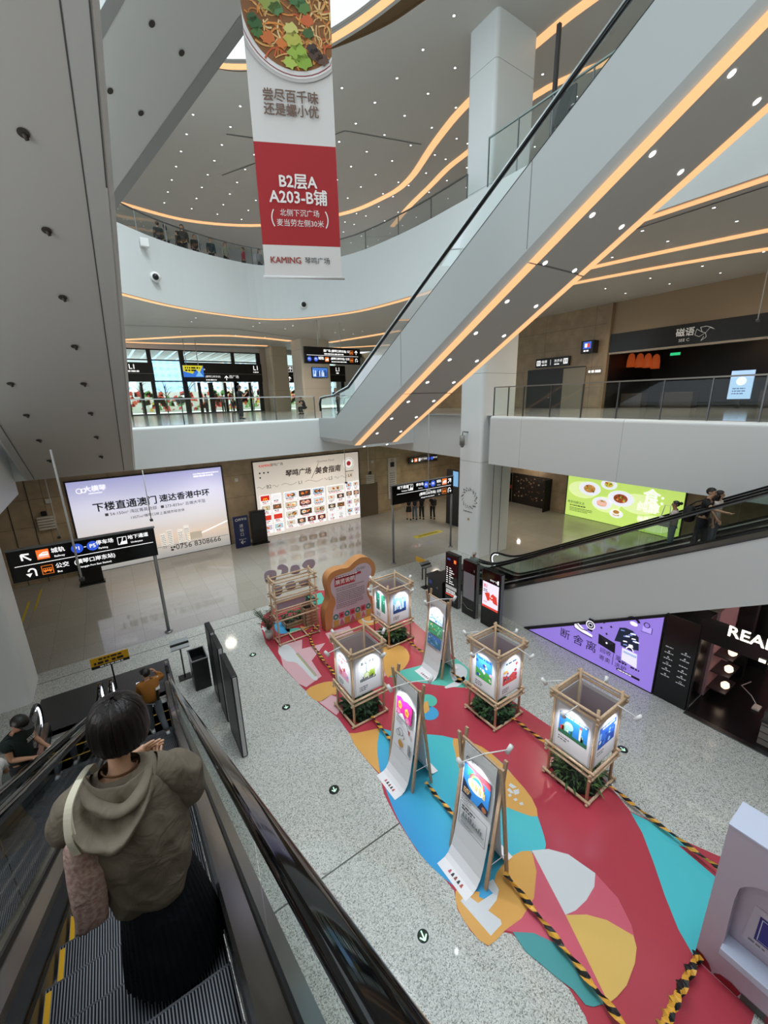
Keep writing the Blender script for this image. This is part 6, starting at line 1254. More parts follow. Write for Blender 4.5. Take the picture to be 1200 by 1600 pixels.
def dr3(s, w, h):
    head(s, w, h); rnd = random.Random(6)
    for k, (c0, cs) in enumerate((('#cfe6f4', ['#3f86d0', '#7ab4e4', '#2a5aa8', '#e8f2f8']), ('#4aa878', ['#2f8a5a', '#8fd0a8', '#d8ecd0', '#e0a84a']), ('#4a86c8', ['#3f9a6a', '#8fc0e0', '#d8e8d0', '#2a4a9a']))):
        y1 = h - .24 - k * .38; y0 = y1 - .34; s.rect(.06, y0, w - .06, y1, mat(c0, .6), 2)
        for q in range(18): x, y = rnd.uniform(.1, w - .12), rnd.uniform(y0 + .04, y1 - .04); s.disc(x, y, rnd.uniform(.015, .045), mat(rnd.choice(cs), .6), 3 + q % 2, rnd.uniform(.015, .035), 9)
        s.line([(.08, y0 + .08), (.3, y0 + .14), (w - .08, y0 + .06)], .02, mat(cs[0], .6), 4)
    s.bars(.08, .14, .5, 2, .05, .02, GREYT, 2)
scroll_stand(4.02, 3.21, 'wooden scroll stand with a bright red and blue city print, nearest the orange swirl', dr2)
scroll_stand(4.10, 5.31, 'wooden scroll stand with a magenta print and an egg drawing, second along the left edge', dr1)
scroll_stand(7.01, 7.64, 'wooden scroll stand with three small blue and green prints, between two lantern stands', dr3)
# orange text board
t = thing('text_board', 'tall orange wavy edged text board at the back of the floor graphic', 'display board', (6.4, 12.0, 0))
GO = [(5.42, 0.0), (5.40, .48), (5.46, .85), (5.60, 1.13), (5.63, 1.38), (5.57, 1.73), (5.60, 2.02), (5.78, 2.2), (6.10, 2.25), (6.42, 2.22), (6.69, 2.37), (6.97, 2.47), (7.30, 2.39), (7.54, 2.13), (7.59, 1.8), (7.46, 1.52), (7.3, 1.27), (7.27, .96), (7.4, .66), (7.44, .3), (7.36, 0.0)]
GI = [(5.66, .06), (5.70, .4), (5.75, .75), (5.85, .98), (5.83, 1.2), (5.71, 1.48), (5.71, 1.8), (5.89, 2.0), (6.22, 2.05), (6.55, 2.07), (6.86, 2.22), (7.2, 2.2), (7.40, 1.97), (7.37, 1.62), (7.2, 1.34), (7.18, .95), (7.32, .6), (7.34, .06)]
sm = lambda P: [(p.x, p.y) for p in catmull([(x, y, 0) for x, y in P], 4)]
TERR = mat('#c98d58', .55); m = MB(); m.prism([(x, 12.0, z) for x, z in sm(GO)], (0, .38, 0)); m.build('board_body', TERR, t)
s = Sheet('printed_panel', t, (0, 11.998, 0), (1, 0, 0), (0, 0, 1)); s.poly(sm(GI), mat('#cfc3ce', .6), 1)
CR = mat('#b8303f', .6); s.poly([(5.87, 1.9), (6.95, 1.87), (6.95, 1.96), (5.87, 1.99)], CR, 2); s.poly([(5.85, 1.62), (6.68, 1.62), (6.72, 1.9), (5.87, 1.92)], CR, 2); s.bars(5.92, 1.945, 6.9, 1, .1, .04, WTX, 3); s.text('展览说明', 6.28, 1.76, .2, WTX, 3, bold=.004)
s.ring(6.83, 2.06, .06, .018, mat('#3a7a8a', .5), 2); s.bars(6.93, 2.09, 7.15, 2, .05, .025, GREYT, 2); s.bars(5.9, 1.52, 7.05, 2, .08, .03, GREYT, 2); s.bars(5.9, 1.34, 7.08, 6, .07, .03, GREYT, 2); s.bars(5.88, .9, 7.0, 3, .07, .03, GREYT, 2)
PAL = [mat(c, .55) for c in ('#c8a04a', '#b8303f', '#2f8a7a', '#cf6a80', '#dccbd4', '#5a6a6a')]; rnd = random.Random(5)
for i in range(7):
    for j in range(2):
        x, z = 5.72 + i * .23, .08 + j * .25; q = (i * 3 + j * 2) % 6
        if q == 0: s.rect(x, z, x + .22, z + .24, PAL[0], 2)
        elif q == 1: s.poly([(x, z), (x + .22, z), (x + .22, z + .24)], PAL[1], 2)
        elif q == 2: s.ring(x + .11, z + .12, .11, .06, PAL[2], 2)
        elif q == 3: s.poly([(x, z), (x + .22, z), (x + .11, z + .24)], PAL[3], 2)
        elif q == 4: s.ring(x + .11, z + .0, .11, .11, PAL[5], 2, 12, 0, 180)
        else: s.rect(x, z, x + .22, z + .24, PAL[3], 2); s.disc(x + .11, z + .12, .07, PAL[1], 3)
# slatted shelf rack
t = thing('rack', 'pale wooden pole rack with lilac speech shapes behind it, left of the orange text board', 'rack', (4.45, 12.3, 0))
x0, x1, y0, y1 = 3.74, 5.18, 12.14, 12.62
for x in (x0, x1):
    for y in (y0, y1): m = MB(); m.cyl((x, y, 0), (x, y, 2.42), .03, 10); m.build('post', PINE, t)
def rbar(a, b): m = MB(); m.cyl(a, b, .027, 8); m.build('rail', PINEX, t)
for z in (.93, 1.32, 1.66, 1.76, 2.16, 2.3):
    for y in (y0 - .03, y1 + .03): rbar((x0 - .08, y, z), (x1 + .08, y, z))
    for x in (x0, x1): rbar((x, y0 - .08, z + .04), (x, y1 + .08, z + .04))
for y in (y0, y1): rbar((x0 - .05, y, .04), (x1 + .05, y, .04))
for x in (x0, x0 + .5, x0 + 1.0, x1): rbar((x, y0 - .1, .07), (x, y1 + .05, .07))
LIL = mat('#b0a2b4', .6)
for k, P in enumerate(([(3.64, 2.3), (3.66, 2.5), (3.8, 2.57), (4.02, 2.5), (4.05, 2.3), (3.94, 2.09), (3.7, 2.12)], [(4.11, 2.52), (4.15, 2.65), (4.3, 2.66), (4.47, 2.5), (4.45, 2.3), (4.33, 2.24), (4.22, 2.3), (4.26, 2.46)], [(4.57, 2.23), (4.58, 2.48), (4.7, 2.53), (4.85, 2.48), (4.91, 2.32), (4.84, 2.18)], [(5.0, 2.4), (5.06, 2.54), (5.2, 2.6), (5.42, 2.56), (5.48, 2.38), (5.37, 2.24), (5.13, 2.27)], [(3.86, 1.93), (4.18, 1.9), (4.17, 1.6), (3.93, 1.56)], [(4.36, 1.92), (4.66, 1.93), (4.68, 1.68), (4.36, 1.68)], [(4.85, 1.87), (5.22, 1.89), (5.24, 1.68), (4.88, 1.68)])):
    m = MB(); m.prism([(p.x, 12.70, p.y) for p in catmull([(x, z, 0) for x, z in P], 3, True)], (0, .03, 0)); m.build('speech_shape', LIL, t)
m = MB(); m.box(3.9, 5.0, 12.66, 12.69, .98, 1.3); m.build('back_board', LIL, t)
def crate(label, x0, x1, y0, y1, h, n):
    t = thing('slatted_crate', label, 'crate', ((x0 + x1) / 2, (y0 + y1) / 2, 0), group='slatted wooden crates'); p = h / n
    MB().box(x0 + .02, x1 - .02, y0 + .02, y1 - .02, 0, h - .03).build('inner_box', mat('#4d3a2c', .8), t)
    for k in range(n):
        m = MB(); z0, z1 = k * p + .01, (k + 1) * p - .02
        for q in ((x0, x1, y0, y0 + .02), (x0, x1, y1 - .02, y1), (x0, x0 + .02, y0, y1), (x1 - .02, x1, y0, y1)): m.box(*q, z0, z1)
        m.build('slat_ring', PINEX, t)
crate('low slatted planter crate behind the pole rack', 4.3, 5.0, 13.0, 13.5, .22, 2); crate('tall slatted crate standing by the orange text board', 4.95, 5.4, 12.7, 13.2, .74, 6)
t = thing('potted_greenery', 'bushy green plant growing out of the low slatted crate', 'plant', (4.65, 13.25, .2)); m = MB(); leafy(m, 4.65, 13.25, .2, .36, .26, .3, 120, .14, random.Random(21)); m.build('foliage', LEAF[:3], t, fix=False)
t = thing('potted_greenery', 'dark plant standing beside the orange text board on the tall crate', 'plant', (5.3, 13.0, .74)); m = MB(); leafy(m, 5.25, 12.98, .72, .2, .2, .5, 90, .16, random.Random(22)); m.build('foliage', LEAF[:3], t, fix=False)
t = thing('potted_palm', 'small palm in a white pot at the left end of the pole rack', 'plant', (3.6, 12.75, 0)); rg = [[(3.6 + r * cos(2 * pi * k / 14), 12.78 + r * sin(2 * pi * k / 14), z) for k in range(14)] for r, z in ((.10, 0), (.13, .15), (.14, .3), (.12, .3), (.11, .26))]; MB().loft(rg).build('pot', mat('#cfcdc8', .4), t)
m = MB(); rnd = random.Random(11)
for k in range(16):
    a = k * 2.4; el = rnd.uniform(.5, 1.25); L_ = rnd.uniform(.55, .85); base = V((3.6, 12.78, .35 + .03 * (k % 5))); pts = []
    for q in range(7): f = q / 6; pts.append(base + V((cos(a) * cos(el) * L_ * f, sin(a) * cos(el) * L_ * f, (sin(el) * f - .42 * f * f) * L_ + .35 * f)))
    m.tube(pts, [.008] * 6 + [.003], 4, 1)
    for q in range(1, 7):
        d = (pts[q] - pts[q - 1]).normalized(); s_ = d.cross(V((0, 0, 1))).normalized()
        for sg in (-1, 1):
            for h_ in (0, .5): p = pts[q - 1].lerp(pts[q], h_); tip = p + s_ * sg * .15 + d * .10 - V((0, 0, .05)); m.add([p, p + d * .025, tip], [(0, 1, 2)], 0)
m.build('fronds', [mat('#2f4a30', .5), mat('#4a5a3a', .5)], t, fix=False)
# hazard tape ropes along the exhibition edge
def hazard():
    m, t, b, N, L = nt('hazard_tape', .5); uv = N('ShaderNodeTexCoord'); sp = N('ShaderNodeSeparateXYZ'); L(uv.outputs['Object'], sp.inputs[0])
    a = N('ShaderNodeMath', operation='MULTIPLY_ADD'); a.inputs[1].default_value = .9; L(sp.outputs[0], a.inputs[0]); L(sp.outputs[1], a.inputs[2]); zz_ = N('ShaderNodeMath', operation='MULTIPLY_ADD'); zz_.inputs[1].default_value = 1.4; L(sp.outputs[2], zz_.inputs[0]); L(a.outputs[0], zz_.inputs[2])
    d = N('ShaderNodeMath', operation='DIVIDE'); d.inputs[1].default_value = .21; L(zz_.outputs[0], d.inputs[0]); f = N('ShaderNodeMath', operation='FRACT'); L(d.outputs[0], f.inputs[0])
    r = ramp(N, (0, '#121110'), (.5, '#e2a63a'), interp='CONSTANT'); L(f.outputs[0], r.inputs[0]); L(r.outputs[0], b.inputs['Base Color']); return m
HAZ = hazard()
def tape(label, pts, r=.035):
    P = catmull(pts, 8); m = MB(); n = len(P); tw = []; rings = []
    for i, p in enumerate(P):
        t_ = (P[min(i + 1, n - 1)] - P[max(i - 1, 0)]).normalized(); s_ = t_.cross(V((0, 0, 1))).normalized(); u_ = s_.cross(t_); a = i * .55; c1, c2 = s_ * cos(a) + u_ * sin(a), -s_ * sin(a) + u_ * cos(a)
        rings.append([p + c1 * r * 1.25, p + c2 * r * .6, p - c1 * r * 1.25, p - c2 * r * .6])
    m.loft(rings, smooth=False); o = m.build('hazard_rope', HAZ); tag(o, label, 'hazard rope', 'black and yellow hazard ropes'); return o
Z_ = .12
tape('hazard rope from the pole rack to the guitar picture lantern', [(5.2, 12.1, .3), (4.75, 11.95, Z_), (4.55, 10.7, Z_), (4.5, 9.5, Z_), (4.47, 8.52, Z_)])
tape('hazard rope from the guitar picture lantern past the magenta scroll stand', [(4.5, 7.5, Z_), (4.47, 6.9, Z_), (4.42, 6.2, Z_)])
tape('hazard rope between the magenta and the city scroll stands', [(4.42, 5.25, Z_), (4.42, 4.8, .09), (4.42, 4.1, Z_)])
tape('hazard rope from the city scroll stand across the pink swirl towards the camera', [(4.42, 3.15, Z_), (4.38, 2.4, .10), (4.32, 1.7, .12), (4.26, 1.1, .16), (4.2, .5, .25)], .045)
tape('hazard rope between the tower picture lantern and the blue green scroll stand', [(7.35, 9.75, Z_), (7.34, 9.2, .09), (7.34, 8.5, Z_)])
tape('hazard rope between the blue green scroll stand and the flower picture lantern', [(7.38, 7.6, Z_), (7.36, 7.0, .09), (7.34, 6.4, Z_)])
tape('hazard rope between the flower picture lantern and the domed city lantern', [(7.38, 5.38, Z_), (7.4, 4.8, .09), (7.4, 4.06, Z_)])
tape('hazard rope from the domed city lantern to the lilac arch block', [(7.5, 3.0, Z_), (7.48, 2.3, .09), (7.45, 1.5, Z_), (7.3, .9, .2), (6.42, .5, .3)])
tape('hazard rope at the lower picture edge tied to the lilac arch block corner', [(5.86, .84, .12), (5.4, .83, .22), (4.9, .8, .42), (4.45, .76, .7), (4.1, .72, .95)], .06)
# floor guide lights
for i, (x, y, r, lb) in enumerate(((2.766, 3.336, .125, 'round white ringed floor guide light, nearest of the row beside the escalator'), (2.782, 6.326, .11, 'small dark ringed floor guide light beside the magenta scroll stand'), (2.845, 9.261, .11, 'small dark ringed floor guide light before the guitar picture lantern'), (2.832, 12.19, .11, 'small floor guide light left of the pole rack, farthest of the row'), (8.766, 3.327, .11, 'small floor guide light behind the domed city lantern'))):
    t = thing('floor_guide_light', lb, 'floor light', (x, y, 0), group='round guide lights in the floor')
    m = MB(); m.cyl((x, y, 0), (x, y, .006), r, 24); m.build('ring', mat('#e6e8e6', .4) if i == 0 else mat('#2a2c2c', .35), t); m = MB(); m.cyl((x, y, .005), (x, y, .009), r * .72, 20); m.build('lens', mat('#3a463f', .25), t)
    s = Sheet('arrow', t, (x, y, .0095), (1, 0, 0), (0, 1, 0), gap=.001); arrow(s, 0, 0, r * 1.1, -100, e('#bff0d0', .9), 1)
# lilac arch block
t = thing('arch_block', 'lilac upright block with an arched niche and red petals, at the lower right picture edge', 'display block', (6.1, -.3, 0)); LIL2 = mat('#c3b4c4', .55); LILT = mat('#c9cfe4', .5)
YA, YB, HZ = .875, -1.6, 2.56; nz0, ny0, ny1 = .66, .63, -.23
arch = [(ny0, nz0), (ny0 + .01, 1.05), (ny0 + .015, 1.5)] + [((ny0 + ny1) / 2 + (ny0 - ny1 + .03) / 2 * cos(R(a)), 1.62 + .40 * sin(R(a))) for a in range(15, 166, 15)] + [(ny1 - .015, 1.5), (ny1, nz0)]
m = MB(); n = len(arch)
outer = [(YA, 0), (YA, 1.0), (YA, 1.6)] + [(YA + (YB - YA) * k / 10, HZ) for k in range(0, 11)] + [(YB, 1.6), (YB, 0)]
outer = outer[:2] + [(YA, 1.6)] + outer[3:]
bm = bmesh.new(); vo = [bm.verts.new((5.87, y, z)) for y, z in [(YA, 0), (YA, HZ), (YB, HZ), (YB, 0)]]; vi = [bm.verts.new((5.87, y, z)) for y, z in arch]
eo = [bm.edges.new((vo[i], vo[(i + 1) % 4])) for i in range(4)]; ei = [bm.edges.new((vi[i], vi[(i + 1) % n])) for i in range(n)]
bmesh.ops.triangle_fill(bm, use_beauty=True, use_dissolve=False, edges=eo + ei)
bad = [f for f in bm.faces if all(v in vi for v in f.verts)]
bmesh.ops.delete(bm, geom=bad, context='FACES_ONLY'); m.bm(bm, 0)
for i in range(n): a, b = arch[i], arch[(i + 1) % n]; m.quad((5.87, *a), (5.87, *b), (6.07, *b), (6.07, *a), 0)
m.add([(6.07, y, z) for y, z in arch], [tuple(range(n))], 0)
m.box(6.08, 6.385, YB, YA, 0, HZ, 0); m.quad((5.87, YA, 0), (6.08, YA, 0), (6.08, YA, HZ), (5.87, YA, HZ), 0); m.quad((5.87, YA, HZ), (6.1, YA, HZ), (6.1, YB, HZ), (5.87, YB, HZ), 1)
m.build('block_body', [LIL2, LILT], t, fix=False); m = MB(); m.box(5.865, 6.39, YB, YA + .005, HZ, HZ + .02); m.build('top_board', LILT, t); m = MB(); m.bbox(5.78, 6.06, ny1, ny0 + .01, .55, .665, .008); m.build('niche_ledge', LILT, t)
s = Sheet('petal_print', t, (5.868, YA, 0), (0, -1, 0), (0, 0, 1)); CRM = mat('#8f1f2a', .5); CR2 = mat('#8a3a45', .5)
def petal(x0, z0, L_, h, mt, l): s.poly([(x0 + L_ * k / 10, max(.0, z0 + h * sin(pi * k / 10))) for k in range(11)], mt, l)
s.poly([(0, .02), (0, .2), (.08, .19), (.16, .13), (.21, .04), (.2, .0), (.0, .0)], CRM, 1); s.poly([(.23, .04), (.30, .12), (.42, .15), (.53, .12), (.5, .0), (.26, .0)], CRM, 1); s.rect(.53, 0, .78, .13, mat('#4a5450', .5), 1); s.rect(.78, 0, 1.3, .13, CR2, 1); s.line([(0, .02), (.5, .0)], .02, mat('#d8b8c4', .5), 2)
s = Sheet('picture', t, (6.068, .45, 0), (0, -1, 0), (0, 0, 1)); s.poly([(-.06, .8), (.9, .8), (.9, 1.45), (-.02, 1.45)], mat('#cbbfcc', .6), 1); s.rect(.05, .92, .46, 1.34, mat('#2a2a7a', .5), 2); s.rect(.075, .945, .435, 1.315, mat('#d5d6ea', .5), 3); s.rect(.085, .955, .425, 1.305, mat('#2c2f8a', .5), 4); s.poly([(.2, 1.0), (.24, 1.15), (.32, 1.2), (.38, 1.12), (.4, 1.0)], mat('#b9bce0', .5), 5); s.bars(.0, .86, .2, 1, .1, .03, GREYT, 2); s.bars(.24, .84, .6, 2, .04, .015, GREYT, 2)
# ================================================================ people
def skin_obj(name, verts, edges, rad, m, parent, sub=1, root=0, disp=None):
    me = bpy.data.meshes.new(name); me.from_pydata([tuple(v) for v in verts], edges, []); me.materials.append(m)
    o = link(name, me, parent, False); md = o.modifiers.new('skin', 'SKIN'); md.use_smooth_shade = True
    sv = me.skin_vertices[0].data
    for i, r in enumerate(rad): sv[i].radius = r if isinstance(r, tuple) else (r, r); sv[i].use_root = (i == root)
    sb = o.modifiers.new('smooth', 'SUBSURF'); sb.levels = sub; sb.render_levels = sub
    return o
class Sk:
    def __init__(s): s.v = []; s.e = []; s.r = []
    def add(s, p, r, par=None):
        s.v.append(V(p)); s.r.append(r); i = len(s.v) - 1
        if par is not None: s.e.append((par, i))
        return i
    def hand(s, w, d, side, k=1.0, curl=.35, iw=None, spread=1.0):
        """wrist point, hand direction, palm side direction, curl of the fingers"""
        d = V(d).normalized(); sd = V(side); sd = (sd - d * sd.dot(d)).normalized(); n = d.cross(sd)
        palm = s.add(V(w) + d * .045 * k, (.024 * k, .030 * k), iw); p2 = s.add(V(w) + d * .085 * k, (.016 * k, .030 * k), palm)
        for q, L_ in ((-1.5, .060), (-.5, .072), (.5, .068), (1.5, .052)):
            b = V(w) + d * .088 * k + sd * q * .0185 * k * spread; dd = (d + sd * q * .06 * spread).normalized()
            c0 = s.add(b + dd * .012 * k, .0088 * k, p2); m1 = b + dd * L_ * .55 * k + n * L_ * .25 * curl * k; c1 = s.add(m1, .0082 * k, c0)
            d2 = (dd * (1 - curl) + n * curl * 1.4).normalized(); s.add(m1 + d2 * L_ * .55 * k, .0068 * k, c1)
        t0 = s.add(V(w) + d * .035 * k - sd * .030 * k + n * .01 * k, .012 * k, palm); t1 = s.add(V(w) + d * .065 * k - sd * .055 * k + n * .018 * k, .0098 * k, t0); s.add(V(w) + d * .092 * k - sd * .058 * k + n * .026 * k, .0082 * k, t1)
DOWN = ((.12, .0, -1), (.08, .18, -1)); STAND = ((.02, 0, -1), (0, -.03, -1))
SKIN1 = mat('#c79a7c', .55); SKIN2 = mat('#b5866a', .55); HAIRB = mat('#15100e', .45); SHOEW = mat('#e4e6e6', .5); SHOEB = mat('#151515', .5)
def person(label, loc, rz, h=1.7, shirt='#222222', pants='#1d1f24', arms=(DOWN, DOWN), legs=(STAND, STAND), lean=0.0, head_turn=0.0, head_pitch=0.0, sleeves='short', hair='short', haircol=None, skin=SKIN1, shoes=SHOEB, skirt=None, hands=True, legs_bare=False, group=None, baggy=0.0, hip_z=.93, extra=None):
    t = thing('person', label, 'person', loc, rz, group); k = h / 1.72; hm = haircol or HAIRB; SH, PT = mat(shirt, .8), mat(pants, .8)
    A = M4.Rotation(-lean, 3, 'X'); PEL = V((0, 0, hip_z)); up = lambda x, y, z: (PEL + A @ (V((x, y, z - .93)))) * k
    b = Sk(); pel = b.add(up(0, 0, .96), (.125 * k, .095 * k)); sp = b.add(up(0, .005, 1.13), (.115 * k, .085 * k), pel); ch = b.add(up(0, 0, 1.33), (.14 * k, .10 * k), sp); nk = b.add(up(0, .0, 1.46), .052 * k, ch)
    HR = M4.Rotation(head_turn, 3, 'Z') @ M4.Rotation(-head_pitch - lean, 3, 'X'); n0 = up(0, .01, 1.50); hd = lambda x, y, z: n0 + HR @ (V((x, y, z)) * k)
    n1 = b.add(n0, .050 * k, nk); jaw = b.add(hd(0, .035, .075), (.058 * k, .060 * k), n1); sk = b.add(hd(0, .012, .14), (.078 * k, .092 * k), jaw); b.add(hd(0, .0, .195), (.058 * k, .07 * k), sk)
    fc = b.add(hd(0, .085, .105), .03 * k, jaw); b.add(hd(0, .118, .10), .011 * k, fc)
    for sg in (-1, 1): b.add(hd(sg * .088, .005, .11), .014 * k, sk)
    S = Sk(); s0 = S.add(up(0, 0, .86 if not skirt else .95), ((.155 + baggy) * k, (.12 + baggy) * k)); s1 = S.add(up(0, .0, 1.12), ((.145 + baggy) * k, (.11 + baggy) * k), s0); s2 = S.add(up(0, 0, 1.33), ((.158 + baggy * .6) * k, (.118 + baggy * .5) * k), s1); S.add(up(0, .0, 1.445), .075 * k, s2)
    P = Sk(); p0 = P.add(up(0, 0, 1.03), (.135 * k, .108 * k)); F = []
    for i, sg in ((0, -1), (1, 1)):
        fix = lambda d: V((d[0] * sg, d[1], d[2])).normalized()
        sh = up(sg * .175, 0, 1.405); ud, fd = fix(arms[i][0]), fix(arms[i][1]); el = sh + ud * .27 * k; wr = el + fd * .24 * k
        a0 = b.add(sh, .058 * k, ch); a1 = b.add(sh.lerp(el, .5), .048 * k, a0); a2 = b.add(el, .040 * k, a1); a3 = b.add(el.lerp(wr, .45), .038 * k, a2); a4 = b.add(wr, (.026 * k, .024 * k), a3)
        if hands: b.hand(wr, fd, V((0, 1, 0)) if abs(fd.y) < .8 else V((-sg, 0, 0)), k, .4, a4)
        q0 = S.add(sh, (.078 + baggy * .3) * k, s2); q1 = S.add(sh.lerp(el, .6), (.072 + baggy * .4) * k, q0)
        if sleeves == 'long': q2 = S.add(el, (.064 + baggy * .4) * k, q1); q3 = S.add(el.lerp(wr, .85), (.046 + baggy * .2) * k, q2)
        hp = V((sg * .088, 0, hip_z - .03)) * k; td, sd_ = fix(legs[i][0]), fix(legs[i][1]); kn = hp + td * .43 * k; an = kn + sd_ * .40 * k
        l0 = b.add(hp, .082 * k, pel); l1 = b.add(hp.lerp(kn, .5), .07 * k, l0); l2 = b.add(kn, .053 * k, l1); l3 = b.add(kn.lerp(an, .35), .052 * k, l2); l4 = b.add(an, .036 * k, l3); b.add(an + V((0, .08, -.035)) * k, .032 * k, l4)
        r0 = P.add(hp, .105 * k, p0); r1 = P.add(kn, .078 * k, r0); P.add(kn.lerp(an, .93), .068 * k, r1); F.append(an)
    bd = skin_obj('body', b.v, b.e, b.r, skin, t)
    skin_obj('shirt' if sleeves == 'short' else 'jacket', S.v, S.e, S.r, SH, t)
    if skirt:
        m = MB(); rg = []
        for f in range(7):
            z = (1.0 - f / 6 * skirt[1]) * k; rr = (.145 + f / 6 * skirt[2]) * k; rg.append([((rr + .012 * k * cos(9 * a) * f / 6) * cos(a), (rr * .8 + .012 * k * cos(9 * a) * f / 6) * sin(a), z) for a in [2 * pi * q / 40 for q in range(40)]])
        m.loft(rg, cap=False); m.build('skirt', mat(skirt[0], .8), t, False, fix=False)
    elif not legs_bare: skin_obj('trousers', P.v, P.e, P.r, PT, t)
    for an in F:
        m = MB(); rg = []
        for y, w, z0, z1 in ((-.085, .02, .02, .07), (-.075, .035, 0, .095), (-.02, .042, 0, .105), (.06, .046, 0, .08), (.13, .044, 0, .055), (.17, .025, .005, .04)):
            o = V((an.x / k, an.y / k, an.z / k - .08)); rg.append([(V((x, y, z)) + o) * k for x, z in ((-w, z0), (w, z0), (w, z1 * .7), (w * .55, z1), (-w * .55, z1), (-w, z1 * .7))])
        m.loft(rg).build('shoe', shoes, t, False)
    m = MB(); bm = bmesh.new(); bmesh.ops.create_uvsphere(bm, u_segments=18, v_segments=12, radius=1)
    for v in list(bm.verts):
        if v.co.z < -.25 and v.co.y > -.2: bm.verts.remove(v)
        elif v.co.y > .55 and v.co.z < .35: bm.verts.remove(v)
    for v in bm.verts: v.co = hd(v.co.x * .094, -.006 + v.co.y * .108, .145 + v.co.z * .098)
    m.bm(bm, 0, True)
    if hair == 'bun': m.ball(hd(0, -.13, .17), .05 * k, 12, 8)
    if hair in ('long', 'mid'):
        L_ = .42 if hair == 'long' else .16; rg = []
        for f in range(6): u = f / 5; rg.append([hd(cos(a) * (.098 - .02 * u), -.035 + sin(a) * (.085 - .03 * u) - .05 * u, .13 - L_ * u) for a in [pi + pi * q / 10 - .35 + .07 * q for q in range(11)] + [0 - .3, .6, 1.57, 2.5]][:14])
        m.loft(rg, closed=True)
    if hair != 'none': m.build('hair', hm, t, False, fix=False)
    if hair == 'cap':
        c = MB(); bm = bmesh.new(); bmesh.ops.create_uvsphere(bm, u_segments=18, v_segments=10, radius=1)
        for v in list(bm.verts):
            if v.co.z < -.05: bm.verts.remove(v)
        for v in bm.verts: v.co = hd(v.co.x * .101, v.co.y * .118, .155 + v.co.z * .105)
        c.bm(bm, 0, True); c.add([hd(x, y, .155) for x, y in ((-.085, .06), (-.07, .16), (0, .20), (.07, .16), (.085, .06))] + [hd(x, y, .17) for x, y in ((-.085, .06), (-.07, .16), (0, .20), (.07, .16), (.085, .06))], [(0, 1, 2, 3, 4), (9, 8, 7, 6, 5), (0, 1, 6, 5), (1, 2, 7, 6), (2, 3, 8, 7), (3, 4, 9, 8)])
        c.build('cap', hm, t, False, fix=False)
    for sg in (-1, 1):
        e_ = MB(); e_.ball(hd(sg * .032, .088, .135), .010 * k, 8, 6); e_.build('eye', INK, t, False)
    mo = MB(); mo.ball(hd(0, .098, .06), (.022 * k, .008 * k, .006 * k), 8, 6); mo.build('mouth', mat('#8f4f45', .5), t, False)
    t['k'] = k; t['_up'] = 1; del t['_up']; del t['k']
    return t, up, hd, k
ZN = lambda y, A=6.0: A - TG * y
# man at the foot of the down escalator
t, up, hd, k = person('man in brown jacket and black cap walking off the escalator foot with a phone', (-.12, 9.75, .42), R(8), 1.72, '#9a6220', '#6b7078', arms=(((.12, .3, -1), (-.2, .9, .15)), ((.45, .55, -.35), (-.55, -.05, .95))), legs=(((.0, .28, -1), (0, -.05, -1)), ((.05, -.18, -1), (.12, -.5, -1))), lean=.12, head_turn=.25, sleeves='long', hair='cap', shoes=SHOEW, baggy=.05)
m = MB(); m.add([up(.10, -.14, 1.20), up(.19, -.13, 1.20), up(.22, -.04, 1.47), up(.13, -.06, 1.48)], [(0, 1, 2, 3)]); m.add([up(.13, -.06, 1.48), up(.22, -.04, 1.47), up(.2, .09, 1.44), up(.12, .1, 1.44)], [(0, 1, 2, 3)]); m.build('bag_strap', mat('#d8d6d2', .7), t, False, fix=False)
m = MB(); m.add([up(.10, -.145, 1.20), up(.15, -.145, 1.20), up(.13, -.16, .95), up(.08, -.16, .95)], [(0, 1, 2, 3)]); m.build('strap_end', BLACK, t, False, fix=False)
o = MB().bbox(-.36, -.29, 10.02, 10.035, 1.62, 1.76, .004).build('mobile_phone', e('#dfe8f4', .8)); tag(o, 'small bright phone held by the man in the brown jacket', 'phone')
# couple on the left escalator (riding up, turned to each other)
t, up, hd, k = person('man in dark green shirt and black cap leaning on the left escalator handrail', (-1.86, 7.25, ZN(7.1)), R(-125), 1.76, '#12231f', '#1a1c20', arms=(((.12, .15, -1), (-.35, .85, -.15)), ((.1, .15, -1), (-.3, .9, -.1))), head_pitch=.55, lean=.08, hair='cap', baggy=.03, skin=SKIN2)
s = Sheet('shirt_print', t, up(-.12, .155, 1.27), (1, 0, 0), (0, 0, 1), world=False, gap=.003); s.bars(0, .06, .13, 3, .025, .014, WTX, 1, 0)
t, up, hd, k = person('long haired woman in white top and yellow skirt at the left picture edge', (-1.95, 6.15, ZN(6.3)), R(20), 1.62, '#d9d6d4', '#c28a1e', arms=(DOWN, ((.15, .35, -.9), (-.1, .95, -.25))), hair='long', skirt=('#c08a22', .85, .17), head_turn=-.4)
m = MB(); rg = [[((.165 + .01 * f) * cos(a), (.135 + .01 * f) * sin(a), .98 - .06 * f) for a in [2 * pi * q / 24 for q in range(24)]] for f in range(3)]; m.loft(rg, cap=False); m.build('shirt_tail', mat('#b9aeb0', .8), t, False, fix=False)
